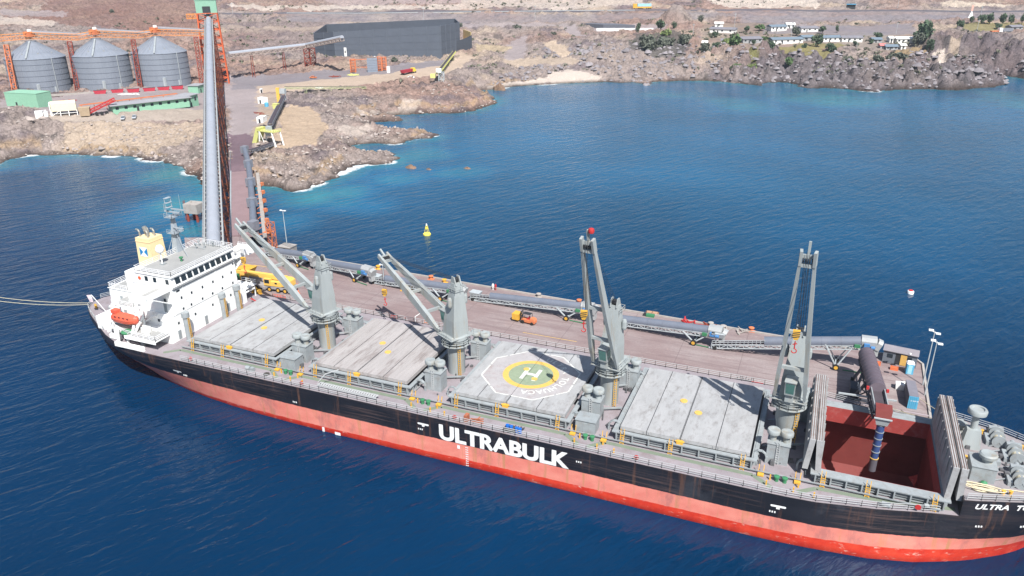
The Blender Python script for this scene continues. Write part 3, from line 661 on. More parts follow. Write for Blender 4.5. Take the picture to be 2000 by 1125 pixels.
# ---- helideck paint
hx, hy = 110.72, 0.0
def ringm(b, r0, r1, z, n=64):
    vs = [(hx+r*math.cos(2*math.pi*k/n), hy+r*math.sin(2*math.pi*k/n), z) for r in (r0, r1) for k in range(n)]
    b.add(vs, [(k, (k+1) % n, n+(k+1) % n, n+k) for k in range(n)] if r0 > 0 else [])
    if r0 == 0: b.add([vs[n+k] for k in range(n)], [tuple(range(n))])
hc = covers[2]
part('helideck_field', mat('field_grey', S((162,158,158)), .8, var=.1, scale=.8, dirt=S((132,104,96)), dirt_amt=.5, dirt_scale=.5), hc, lambda b: b.add([(hx+8.75*math.cos(math.pi*(k+.5)/4), hy+8.75*math.sin(math.pi*(k+.5)/4), HC+.018) for k in range(8)], [tuple(range(8))]))
part('landing_circle', M_pad, hc, lambda b: ringm(b, 0, 4.15, HC+.026))
part('landing_ring', M_ring, hc, lambda b: [b.add([(hx+r*math.cos(2*math.pi*k/64), hy+r*math.sin(2*math.pi*k/64), HC+.03) for r in (4.05, 5.1) for k in range(64)], [(k, 64+k, 64+(k+1) % 64, (k+1) % 64) for k in range(64)])])
def octo(b):
    R = 8.9; V = [Vector((hx+R*math.cos(math.pi*(k+.5)/4), hy+R*math.sin(math.pi*(k+.5)/4), HC+.034)) for k in range(8)]
    for k in range(8):
        p, q = V[k], V[(k+1) % 8]; segs = [(0,.36),(.42,1)] if k % 2 else [(0,.6),(.66,1)]
        for s, e in segs:
            a, c = p.lerp(q, s), p.lerp(q, e); d = (q-p).normalized(); n = Vector((-d.y, d.x, 0))*.13
            b.add([a-n, c-n, c+n, a+n], [(3,2,1,0)] if False else [(0,1,2,3)])
part('octagon_line', M_mark, hc, octo)
def hletter(b):
    # the H reads from the port side; its uprights run across the ship
    c, s = math.cos(math.radians(0)), math.sin(0)
    z = HC+.04
    for x in (-1.15, 1.15): b.box(hx+x-.33, hx+x+.33, -2.1, 2.1, z-.002, z)
    b.box(hx-.82, hx+.82, -.36, .36, z-.002, z)
part('helideck_letter', M_mark, hc, hletter)
def arc_text(b):
    txt = 'ULTRA TOLHUACA'
    for k, ch in enumerate(txt):
        if ch == ' ': continue
        a = math.radians(77-k*12.1)       # clockwise, tops outwards
        v, f = text_mesh(ch, 1.75, .035, align='CENTER'); r = 5.75
        rot = a-math.pi/2; c, s = math.cos(rot), math.sin(rot)
        b.add([(hx+r*math.cos(a)+x*c-y*s, hy+r*math.sin(a)+x*s+y*c, HC+.036) for x, y, _ in v], f)
part('helideck_lettering', M_mark, hc, arc_text)
part('landing_disc', M_ring, hc, lambda b: [b.cyl((hx-1.4,1.4,HC+.04),(hx-1.4,1.4,HC+.12),.55,n=14), b.cyl((hx+1.2,-1.4,HC+.04),(hx+1.2,-1.4,HC+.12),.55,n=14)], each=1)
# ---- lettering on the side
def side_text(txt, x0, x1, z0, z1, name, bold=.03, shear=0.):
    v, f = text_mesh(txt, 1, bold, shear); xs = [p[0] for p in v]; ys = [p[1] for p in v]; ax, bx, ay, by = min(xs), max(xs), min(ys), max(ys)
    o = []
    for x, y, _ in v:
        X = x0+(x-ax)/(bx-ax)*(x1-x0); Z = z0+(y-ay)/(by-ay)*(z1-z0); o.append((X, -hull_y(X, Z)-.04, Z))
    b = MB(); b.add(o, f); b.add([(x+.13, y-.01, z) for x, y, z in o], f); b.add([(x+.06, y-.02, z+.06) for x, y, z in o], f); return b.build(name, M_letter, ship)
o = side_text('ULTRABULK', 100.2, 123.3, 4.35, 7.35, 'hull_lettering', .03)
o['label'] = 'huge white ULTRABULK lettering on the black hull side'
_v, _f = text_mesh('ULTRA  TOLHUACA', 1, .03, .25)
xs = [p[0] for p in _v]; b = MB(); b.add([(180.2+(x-min(xs))/(max(xs)-min(xs))*12.6, -hull_y(180.2+(x-min(xs))/(max(xs)-min(xs))*12.6, 9.9+y*1.15)-.05, 9.75+y*1.15) for x, y, _ in _v], _f)
b.build('bow_lettering', M_letter, ship)['label'] = 'white ship name ULTRA TOLHUACA on the bow'
def capsule(b, x, z, w, h, dot=True):
    n = 12; y = lambda X, Z: -hull_y(X, Z)-.05
    pts = [(x-w/2+h/2*math.cos(a), z+h/2*math.sin(a)) for a in np.linspace(math.pi/2, 1.5*math.pi, n)]+[(x+w/2+h/2*math.cos(a), z+h/2*math.sin(a)) for a in np.linspace(-math.pi/2, math.pi/2, n)]
    b.add([(X, y(X,Z), Z) for X, Z in pts], [tuple(range(len(pts)))])
    if dot: b.add([(X, y(X,Z)-.01, Z) for X, Z in ((x-.25,z-h/2-.3),(x+.25,z-h/2-.3),(x+.25,z-h/2+.1),(x-.25,z-h/2+.1))], [(0,1,2,3)])
def tugmarks(b):
    for x, z in ((42.5,5.6),(97.2,6.6),(155.2,6.4)): capsule(b, x, z, 1.8, .36)
    for x, z in ((44.2,4.9),(70.5,5.0),(96.6,5.5),(125,6.2),(154.5,5.3),(181.3,6.8),(187,6.9)):
        for d in (-.35, 0, .35): b.add([(x+d+p, -hull_y(x+d, z)-.05, z+q) for p, q in ((-.1,-.16),(.1,-.16),(.1,.16),(-.1,.16))], [(0,1,2,3)])
    for x, z0, z1, w in ((76.2,-.1,.95,.5),(79.3,-.1,.6,1.2),(103.8,3.3,4.0,.5)): b.add([(x+p, -hull_y(x, z)-.05, z) for p, z in ((-w/2,z0),(w/2,z0),(w/2,z1),(-w/2,z1))], [(0,1,2,3)])
    for z in np.arange(.3, 4.2, .45):    # draught figures amidships
        for dx in (0, .28): b.add([(105.2+dx+p, -16.19, z+q) for p, q in ((-.1,-.1),(.1,-.1),(.1,.1),(-.1,.1))], [(0,1,2,3)])
part('hull_marking', M_letter, ship, tugmarks, each=1)
# ---- painted lanes on deck
def lane(b):
    for i, (a, L) in enumerate(HT):
        y0 = -14.6; y1 = -12.4; z = DK+.005
        P = [(a-4.2,y0),(a-1.8,y1),(a+L*.5,y1-.1),(a+L+.8,y1-.1),(a+L+3.6,y0)]
        if i == 4: P = [(a-2.5,y0+.3),(a,y1),(a+L*.5,y1+.4),(a+L+2,y1+2.2)]
        for (x, y), (X, Y) in zip(P[:-1], P[1:]):
            d = Vector((X-x, Y-y)).normalized(); n = Vector((-d.y, d.x))*.42
            b.add([(x-n.x,y-n.y,z),(X-n.x,Y-n.y,z),(X+n.x,Y+n.y,z),(x+n.x,y+n.y,z)], [(0,1,2,3)])
part('deck_lane', M_lane, ship, lane, each=4)
def ymarks(b):
    for i in range(4):
        x = HT[i][0]+HT[i][1]+4.5
        for dx, y in ((-1.6,-14.4),(-1.2,-12.8),(2.2,-14.6),(2.8,-13.2),(5,-14.8)): b.box(x+dx-.1, x+dx+.1, y-.1, y+.1, DK, DK+.9)
        for dx in (-2.6, 2.6):
            for q in (-.35, .35): b.beam((x+dx+q,-11.9,DK),(x+dx+q,-11.5,DK+1.5),.1)
            b.box(x+dx-.45, x+dx+.45, -12.6, -11.8, DK+.1, DK+.35)
part('bollard_post', M_yel, ship, ymarks, each=1)
def deckpipes(b):
    for y, z in ((-11.75,.35),(-11.95,.55),(11.75,.4),(12,.4)):
        b.beam((HT[0][0]-2, y, DK+z), (HT[4][0]+HT[4][1], y, DK+z), .13)
    for i in range(4):
        x = HT[i][0]+HT[i][1]+4.5
        for dx in (-3.4, 3.6): b.beam((x+dx,-10,DK+.3),(x+dx,10,DK+.3),.14)
        b.beam((x-3.2,-5,DK+.5),(x+3,-2.2,DK+.6),.25); b.beam((x-3,3,DK+.5),(x+3,6,DK+.8),.25)
part('deck_pipe', M_gear, ship, deckpipes)
def greens(b):
    for i in range(4):
        x = HT[i][0]+HT[i][1]+4.2
        for dx in (0, 1.15):
            b.lathe([(0,.0),(.3,.0),(.3,.5),(.42,.62),(.42,.85),(0,.95)], (x+dx,-12.7,DK), 12)
part('green_valve', M_green, ship, greens, each=1)
# stowage clutter on deck amidships
part('stowed_ladder', M_rail, ship, lambda b: [b.beam((75.0,-14.9,DK+.7),(87.4,-15.0,DK+.7),.1,.3), b.beam((75.0,-14.1,DK+.7),(87.4,-14.2,DK+.7),.1,.3), [b.beam((75.2+.5*k,-14.9,DK+.7),(75.2+.5*k,-14.1,DK+.7),.22,.06) for k in range(25)], b.beam((75.0,-14.6,DK+1),(76.5,-14.2,DK+2.8),.14), b.beam((76.5,-14.2,DK+2.8),(78.2,-12.4,DK+3.1),.12)], label='pale accommodation ladder lying along the deck edge')
part('stowed_gear', mat('gear_dark', (.06,.055,.05), .8, var=.4, scale=3), ship, lambda b: [b.cyl((111.5+i*.5,-15.2,DK+.1*i),(111.9+i*.5,-14.0,DK+.5),.12+.05*(i%2)) for i in range(7)]+[b.lathe([(0,0),(.9,0),(1.0,.3),(.6,.5),(0,.5)],(112.8,-14.7,DK),14), b.lathe([(.3,0),(.6,0),(.6,.2),(.3,.2)],(63.2,-14.3,DK),12)])
part('blue_drum', mat('drum_blue', S((30,98,182)), .5), ship, lambda b: [b.lathe([(0,0),(.32,0),(.32,.9),(0,.92)],(p,-14.9+q,DK),12) for p, q in ((112.2,.2),(112.9,.1),(113.9,0),(114.5,-.1))], each=1)
part('deck_frame', mat('rust_gear', S((160,96,70)), .8, var=.2), ship, lambda b: [b.box(104.6,105.2,-15.5,-14.4,DK,DK+1.3), b.box(105.5,107.8,-14.9,-14.5,DK,DK+.5), b.beam((105.8,-15.2,DK+.8),(107.9,-14.6,DK+.9),.15), b.beam((106.2,-15.4,DK+.3),(107.2,-14.4,DK+1.1),.12)])
part('mooring_winch', M_gear, ship, lambda b: [b.cyl((58.5,-14.2,DK+.5),(59.4,-14.2,DK+.5),.45,n=14), b.box(59.6,60.3,-14.6,-13.9,DK,DK+.8), b.cyl((168.6,-13.2,DK+.4),(169.7,-13.25,DK+.4),.4,n=14), b.cyl((174.1,-11.4,DK+.4),(175.2,-11.2,DK+.4),.3,n=14)], each=1)
part('life_ring', M_red, ship, lambda b: [b.lathe([(.18,-.06),(.4,-.06),(.4,.06),(.18,.06)],(x,-15.7+max(0,(x-155)*.16),DK+.8),14,'y') for x in (46.5,72.2,103,134,173.2)], each=1)
# ---- railings
def rails(b):
    xs = list(np.arange(44, 178, 2.0)); off = .3
    for s in (-1, 1):
        b.rail([(x, s*(itp(_dk, x)-off), DK) for x in xs], 1.05, 3, 2.0, .07)
        b.rail([(x, s*(itp(_dk, x)-.25), DK+2.7) for x in np.linspace(179, 195, 10)], 1.05, 3, 2, .07)
        b.rail([(x, s*(itp(_dk, x)-.25), DK) for x in np.linspace(4.4, 19, 8)], 1.05, 3, 2, .07)
part('deck_rail', M_rail, ship, rails)
# ---- crane bays
def post_house(x, y, h, w, d, vents=True):
    def f(b):
        b.box(x-w/2, x+w/2, y-d/2, y+d/2, DK, DK+h); b.box(x-w/2-.12, x+w/2+.12, y-d/2-.12, y+d/2+.12, DK+h, DK+h+.1)
        b.box(x-.35, x+.35, y-d/2-.06, y-d/2, DK+.15, DK+1.95); b.box(x-w/2-.05, x-w/2, y-.35, y+.35, DK+.15, DK+1.95)
    o = part('vent_house', M_gear, ship, f)
    if vents:
        for dx in (-w*.3, w*.3):
            part('mushroom_vent', M_crane, o, lambda b: b.lathe([(0,0),(.5,0),(.5,1.1),(.95,1.15),(.98,1.25),(.98,1.7),(.9,1.85),(.5,1.9),(.3,1.82),(0,1.82)], (x+dx,y,DK+h+.1), 24), smooth=True)
        part('house_ladder', M_rail, o, lambda b: [b.beam((x+q,y-d/2-.12,DK),(x+q,y-d/2-.12,DK+h+1),.08) for q in (-.2,.2)]+[b.beam((x-.2,y-d/2-.12,DK+.4*k),(x+.2,y-d/2-.12,DK+.4*k),.07) for k in range(1,int(h/.4)+1)])
for i, xc in enumerate((67.07, 95.84, 125.31, 154.6)):
    px_ = [(-1.0,-6.6),(-.8,-6.9),(-1.4,-5.4),(-.6,-7.2)][i]
    post_house(xc+px_[0], px_[1], 3.4 if i != 1 else 3.6, 3.2, 2.4)
    post_house(xc+2.0, 6.6, 3.6, 3.2, 2.4)
    if i in (0, 2): post_house(xc-1.2+(.3 if i else 0), -9.9, 2.3, 3.3, 2.6, False)
    def br(b, xc=xc):
        for dx, s in ((-3.1, 1), (3.4, -1)):
            for y in (-8.6, 8.6):
                for k in range(6):
                    a = math.pi*k/5; a2 = math.pi*(k+1)/5
                    if k < 5: b.beam((xc+dx-1.1*math.cos(a)*.9, y, DK+1.0+1.0*math.sin(a)), (xc+dx-1.1*math.cos(a2)*.9, y, DK+1.0+1.0*math.sin(a2)), .5, .16)
                b.beam((xc+dx-1,y,DK),(xc+dx-1,y,DK+1.1),.3); b.beam((xc+dx+1,y,DK),(xc+dx+1,y,DK+1.1),.3)
    part('cover_stopper', M_gear, ship, br, each=7)
    def clut(b, xc=xc, i=i):
        r = random.Random(i)
        for k in range(16):
            x = xc+r.uniform(-3.4,3.4); y = r.choice([-1,1])*r.uniform(1.8,10); w_ = r.uniform(.2,.6); b.box(x-w_/2, x+w_/2, y-w_/2, y+w_/2, DK, DK+r.uniform(.3,1.1))
        for k in range(4):
            x = xc+r.uniform(-3,2); y = r.uniform(-9,9); b.beam((x,y,DK+.3),(x+r.uniform(-1.5,1.5),y+r.uniform(1.5,3.5),DK+.4),.16)
    part('deck_fitting', mat('fitting_dark', S((92,92,94)), .7, var=.3, scale=1.5), ship, clut, each=1)
# ---- the four deck cranes
def deck_crane(xc, az, tip, hook_z, lab, cone=False, redball=None):
    root = bpy.data.objects.new('deck_crane', None); COL.objects.link(root); root.parent = ship; root.location = (xc, 0, 0); root['label'] = lab
    def ped(b):
        if cone: b.lathe([(1.15,DK),(1.4,DK+1.2),(1.85,DK+3.6),(1.85,14.6),(2.0,15.2),(2.0,15.5)], n=32)
        else: b.lathe([(1.6,DK),(1.6,14.2),(1.85,14.9),(2.0,15.2),(2.0,15.5)], n=32)
        b.lathe([(2.35,14.75),(2.36,14.8),(2.36,14.9),(2.35,14.95)], n=32)
    part('pedestal', M_crane, root, ped, smooth=True)
    part('pedestal_ladder', M_yel, root, lambda b: [b.beam((1.2+q,-1.65,DK),(1.2+q,-1.65,14.6),.08) for q in (0,.45)]+[b.beam((1.2,-1.65,DK+.45*k),(1.65,-1.65,DK+.45*k),.07) for k in range(1,14)])
    part('service_platform', M_crane, root, lambda b: [b.lathe([(1.7,14.35),(2.7,14.35),(2.7,14.45),(1.7,14.45)], n=20), b.rail([(2.65*math.cos(t),2.65*math.sin(t),14.45) for t in np.linspace(0,2*math.pi,13)],1.0,2,1.6,.07)])
    # everything that slews is turned by az
    R = Matrix.Rotation(az, 4, 'Z')
    def T(b):
        b.v = [tuple(R @ Vector(p)) for p in b.v]
    def house(b):
        # slewing ring, tapered box tower (front towards +x), and sheave head
        b.lathe([(2.3,15.5),(2.4,15.55),(2.4,16.2),(2.2,16.3)], n=28)
        q = lambda x0, x1, y, z: [(x0,-y,z),(x1,-y,z),(x1,y,z),(x0,y,z)]
        b.frustum(q(-1.8,1.8,1.6,16.3), q(-1.8,1.3,1.55,19.4)); b.frustum(q(-1.8,1.3,1.55,19.4), q(-1.6,.3,1.1,24.2)); b.frustum(q(-1.6,.3,1.1,24.2), q(-1.35,-.2,.75,26.6))
        for y in (-.55, .55): b.frustum(q(-1.6,.0,.0,26.3) and [(-1.6,y-.1,26.3),(.1,y-.1,26.3),(.1,y+.1,26.3),(-1.6,y+.1,26.3)], [(-1.0,y-.1,27.8),(-.3,y-.1,27.8),(-.3,y+.1,27.8),(-1.0,y+.1,27.8)])
        T(b)
    h = part('crane_house', M_crane, root, house)
    def sheave(b):
        for y in (-.3, 0, .3): b.cyl((-.6,y-.1,27.1),(-.6,y+.1,27.1),.5,n=14)
        T(b)
    part('sheave', M_dark, h, sheave, each=1)
    def topr(b):
        b.rail([(-2.1,-1.2,25.2),(-2.1,1.2,25.2)],1.0,2,1,.07); b.rail([(-2.1,1.2,25.2),(.1,1.25,25.2)],1,2,1,.07); b.rail([(-2.1,-1.2,25.2),(.1,-1.25,25.2)],1,2,1,.07)
        b.lathe([(.0,0),(.3,.05),(.42,.4),(.42,1.5),(.3,1.9),(0,2)], (-1.0,1.7,22.2), 12); b.lathe([(.0,0),(.3,.05),(.42,.4),(.42,1.5),(.3,1.9),(0,2)], (-1.0,-1.7,22.2), 12)
        T(b)
    part('top_rail', M_crane, h, topr)
    def cab(b):
        b.frustum([(2.0,-.75,17.6),(3.3,-.75,17.6),(3.3,.75,17.6),(2.0,.75,17.6)], [(1.4,-.8,20.0),(3.7,-.8,20.0),(3.7,.8,20.0),(1.4,.8,20.0)])
        b.box(1.2,3.8,-.9,.9,20.0,20.12); b.box(1.9,2.9,-.6,.6,16.2,17.5)
        T(b)
    cb = part('operator_cab', M_crane, root, cab)
    def win(b):
        b.add([(3.35,-.6,17.9),(3.35,.6,17.9),(3.74,.65,19.8),(3.74,-.65,19.8)], [(0,1,2,3)])
        for s in (-1, 1): b.add([(2.2,s*.81,18.2),(3.3,s*.81,18.2),(3.55,s*.84,19.8),(2.1,s*.84,19.8)], [(0,1,2,3) if s > 0 else (3,2,1,0)])
        T(b)
    part('cab_window', mat('cab_glass', S((70,110,104)), .2, var=.2), cb, win)
    def base_rail(b):
        b.box(-2.3,2.5,-2.6,2.6,16.05,16.15); b.rail([(2.4,-2.5,16.15),(2.4,2.5,16.15)],1,2,1.4,.05); b.rail([(-2.2,-2.5,16.15),(2.4,-2.5,16.15)],1,2,1.4,.05); b.rail([(-2.2,2.5,16.15),(2.4,2.5,16.15)],1,2,1.4,.05)
        T(b)
    part('house_platform', M_crane, root, base_rail)
    # jib: two tapering box girders joined by cross members
    tl = R.inverted() @ (Vector(tip)-Vector((xc,0,0))); heel = Vector((2.3,0,16.7)); d = (tl-heel); L = d.length; d.normalize(); sd = Vector((0,1,0)); up = sd.cross(d)*-1
    if up.z < 0: up = -up
    def pt(s, y, v=0): return heel+d*(L*s)+sd*y+up*v
    def jib(b):
        thin = 1 if tip[2] < 35 else .78
        K = [(t_, y_, h_*thin, w_*thin) for t_, y_, h_, w_ in [(0,2.2,.6,.55),(.14,2.05,1.5,.75),(.45,1.55,1.65,.75),(.8,1.1,1.2,.6),(.93,.95,.85,.5)]]
        for s in (-1, 1):
            vs = []
            for t, y, h_, w_ in K: vs += [pt(t, s*y-w_/2, -h_/2), pt(t, s*y+w_/2, -h_/2), pt(t, s*y+w_/2, h_/2), pt(t, s*y-w_/2, h_/2)]
            n = len(K); b.add(vs, [(4*i+j, 4*i+(j+1)%4, 4*i+4+(j+1)%4, 4*i+4+j) for i in range(n-1) for j in range(4)]+[(3,2,1,0),(4*n-4,4*n-3,4*n-2,4*n-1)])
        for t in (.22, .47, .9):
            y = np.interp(t, [k[0] for k in K], [k[1] for k in K]); b.beam(pt(t,-y,.0), pt(t,y,.0), .55, .5)
        # head
        for s in (-1, 1): b.beam(pt(.9,s*1.0,0), pt(.985,s*.95,.1), .4, .9)
        b.beam(pt(.95,-.95,.2), pt(.95,.95,.2), .3, .6); b.beam(pt(.95,0,.3), pt(1.03,0,.7), .35, .35)
        T(b)
    jb = part('jib', M_crane, root, jib)
    def jh(b):
        for y in (-.6,-.3,0,.3,.6): b.cyl(pt(.93,y-.07,.1), pt(.93,y+.07,.1), .4, n=12)
        T(b)
    part('head_sheave', M_dark, jb, jh)
    def wires(b):
        for y in (-.45,-.15,.15,.45):
            b.cyl(Vector((-.4,y,27.2)), pt(.95,y*1.2,.3), .035, n=4, caps=False)
        T(b)
    part('luffing_wire', M_dark, root, wires)
    tw = Vector((tip[0]-xc, tip[1], tip[2])); hp = Vector((tw.x, tw.y, hook_z))
    part('hoist_wire', M_dark, root, lambda b: [b.cyl(tw+Vector((q,0,-.5)), hp+Vector((q,0,1.0)), .035, n=4, caps=False) for q in (-.2,.2)])
    hk = part('hook_block', M_yel, root, lambda b: [b.frustum([(hp.x-.25,hp.y-.2,hp.z-.7),(hp.x+.25,hp.y-.2,hp.z-.7),(hp.x+.25,hp.y+.2,hp.z-.7),(hp.x-.25,hp.y+.2,hp.z-.7)], [(hp.x-.5,hp.y-.25,hp.z-.1),(hp.x+.5,hp.y-.25,hp.z-.1),(hp.x+.5,hp.y+.25,hp.z-.1),(hp.x-.5,hp.y+.25,hp.z-.1)]), b.box(hp.x-.5,hp.x+.5,hp.y-.25,hp.y+.25,hp.z-.1,hp.z+.8)])
    def st(b):
        for k in (-.5,.05,.6): b.add([(hp.x-.51,hp.y-.26,hp.z+k*.6-.1),(hp.x+.51,hp.y-.26,hp.z+k*.6+.2),(hp.x+.51,hp.y-.26,hp.z+k*.6+.36),(hp.x-.51,hp.y-.26,hp.z+k*.6+.06)], [(0,1,2,3)])
    part('warning_stripe', M_dark, hk, st)
    part('hook', M_red, hk, lambda b: [b.cyl((hp.x,hp.y,hp.z-1.0),(hp.x,hp.y,hp.z-2.2),.09), b.tube([Vector((hp.x+.35*math.sin(t),hp.y,hp.z-2.5+.35*math.cos(t))) for t in np.linspace(0,4.6,8)],.08), b.beam((hp.x-.3,hp.y,hp.z-1.5),(hp.x+.3,hp.y,hp.z-1.3),.12)])
    if redball: part('warning_ball', M_red, jb, lambda b: [b.lathe([(0,-.5),(.4,-.35),(.5,0),(.4,.35),(0,.5)], tw+Vector((.6,.3,.9)), 12)], smooth=True)
    return root
CR = [((41.5,7.8,28.7), 20.2, 'deck crane nearest the white bridge, jib pointing aft', 67.07),
      ((73.6,12.05,24.6), 16.0, 'second deck crane, jib low over the pier side', 95.84),
      ((123.5,-10.9,42.0), 29.3, 'third deck crane, twin beam jib raised steeply, red ball at its tip', 125.31),
      ((154.1,-7.6,43.0), 29.9, 'fourth deck crane with conical foot beside the open hold', 154.6)]
for i, (tip, hz, lab, xc) in enumerate(CR):
    deck_crane(xc, math.atan2(tip[1], tip[0]-xc), tip, hz, lab, i == 3, i == 2)
# ---- forecastle
FZ = DK+2.7
def fmast(b):
    b.frustum([(179.6,2.2,FZ),(182.2,2.2,FZ),(182.2,4.6,FZ),(179.6,4.6,FZ)], [(180.0,2.8,FZ+3),(181.9,2.8,FZ+3),(181.9,4.3,FZ+3),(180.0,4.3,FZ+3)])
    b.cyl((180.9,3.6,FZ+3),(180.9,3.6,FZ+5.4),.5,n=16)
part('fore_post', M_crane, ship, fmast)
part('fore_vent', M_crane, ship, lambda b: b.lathe([(0,0),(.5,0),(.5,.3),(1.3,.35),(1.35,.9),(1.2,1.15),(.9,1.15),(.85,.95),(0,.95)], (180.9,3.6,FZ+5.2), 28), smooth=True)
part('fore_vent', M_crane, ship, lambda b: [b.lathe([(0,0),(.7,0),(.7,.8),(1.15,.85),(1.2,1.3),(1.0,1.5),(0,1.4)], (181.8,-4.3,FZ+2.3), 28)], smooth=True)
part('fore_house', M_gear, ship, lambda b: [b.box(179.8,182.9,-6.2,-2.6,FZ,FZ+2.3), b.box(179.7,183,-6.3,-2.5,FZ+2.3,FZ+2.4)])
part('fore_cowl', M_crane, ship, lambda b: [b.lathe([(0,0),(.6,0),(.6,1.2),(.9,1.3),(.9,1.9),(0,2)], (179.8,6.4,FZ), 18), b.box(179.2,180.4,7.4,8.6,FZ,FZ+1.4)], smooth=True)
def winch(b, x, y, r=1.2):
    b.cyl((x,y-1.5,FZ+r),(x,y-1.35,FZ+r),r,n=28); b.cyl((x,y-.1,FZ+r),(x,y+.05,FZ+r),r,n=28); b.cyl((x,y+1.3,FZ+r),(x,y+1.45,FZ+r),r,n=28); b.cyl((x,y-1.4,FZ+r),(x,y+1.4,FZ+r),r*.55,n=20)
    b.box(x-1.0,x+1.0,y+1.7,y+2.6,FZ,FZ+1.5); b.box(x-1.6,x-1.0,y-1.2,y+1.4,FZ,FZ+.7); b.cyl((x,y+2.6,FZ+r),(x,y+3.4,FZ+r),r*.35,n=14)
    for k in (-1.45,-.03,1.38): b.beam((x-1.2,y+k,FZ),(x,y+k,FZ+r),.2); b.beam((x+1.2,y+k,FZ),(x,y+k,FZ+r),.2)
for x, y in ((186.2,-4.6),(186.6,1.6),(190.2,-1.6),(184.8,5.6)): part('anchor_windlass', M_gear, ship, lambda b: winch(b, x, y, 1.0))
part('coiled_rope', M_rope, ship, lambda b: [b.tube([Vector((181.2+(.3+.05*k)*math.cos(k*.7)+.3*math.sin(k*.31), -8.1+(.5)*math.sin(k*.7)+.4*math.cos(k*.23), FZ+.05+.012*k)) for k in range(50)],.09), b.tube([Vector(p) for p in ((182,-7.6,FZ+.1),(183.2,-7.8,FZ+.1),(184,-7,FZ+.1),(185.4,-6.8,FZ+.1),(187.4,-6.6,FZ+.1))],.07)])
part('fore_bollard', M_yel, ship, lambda b: [b.lathe([(0,0),(.22,0),(.22,.6),(.3,.7),(0,.75)], (x,y,FZ), 12) for x, y in ((183.7,-8.3),(184.6,-8.1),(188,-6.4),(188.7,-6.0),(183,7.6),(184,7.8),(188,5),(189,4.6))], each=1)
part('fore_valve', M_green, ship, lambda b: [b.lathe([(0,0),(.3,0),(.45,.5),(0,.8)], p, 12) for p in ((181.5,-6.9,FZ),(188.6,-4.6,FZ+.4),(187,3.6,FZ+.2))], each=1)
part('fore_platform', M_yel, ship, lambda b: [b.box(178.9,179.5,-9.6,-7.9,DK,DK+.9), b.box(179.2,180.0,-3,-1,FZ+.7,FZ+.85)])
part('fore_clutter', mat('fitting_dark', S((92,92,94))), ship, lambda b: [b.box(x-w_,x+w_,y-w_,y+w_,FZ,FZ+h) for x,y,w_,h in [(random.uniform(180,193),random.uniform(-5,6),random.uniform(.1,.35),random.uniform(.2,.9)) for _ in range(40)]], each=1)
part('anchor_chain', M_dark, ship, lambda b: [b.lathe([(.1,-.06),(.22,-.06),(.22,.06),(.1,.06)], (187.4+.22*k,-3.2-.02*k,FZ+.15), 8, 'y') for k in range(18)])
part('fore_pipe', M_gear, ship, lambda b: [b.beam((180+.9*k,-5.5+(k%3)*3.4,FZ+.2),(183.5+.9*k,-3.5+(k%3)*3.4,FZ+.35),.13) for k in range(9)], each=1)
part('rope_reel', M_rope, ship, lambda b: [b.cyl((x,y-.9,FZ+.95),(x,y+.9,FZ+.95),.6,n=16) for x, y in ((186.2,-4.6),(186.6,1.6),(190.2,-1.6),(184.8,5.6))], each=1)
part('fore_hatch', M_gear, ship, lambda b: [b.box(188.4,189.6,.6,1.8,FZ,FZ+.6), b.box(183.4,184.4,-1,0,FZ,FZ+.7), b.box(191.2,192,1.2,2,FZ,FZ+.9)], each=1)
# ---- mooring ropes
def rope(name, a, b_, sag, m=M_rope, r=.06, parent=ship):
    a = Vector(a); b_ = Vector(b_); P = [a.lerp(b_, t)-Vector((0,0,sag*4*t*(1-t))) for t in np.linspace(0,1,16)]
    return part(name, m, parent, lambda b: b.tube(P, r, 5))
e0 = at(-200, 536, 5); e1 = at(-200, 543, 4.6)
rope('mooring_line', (5.2,-2.6,DK+.4), e0, 2.2); rope('mooring_line', (5.4,-3.2,DK+.3), e1, 2.5)
rope('mooring_line', (183,8.6,FZ+.2), (175.3,25,6.9), .8); rope('mooring_line', (181,9.3,FZ+.2), (170,18.6,6.9), .5)
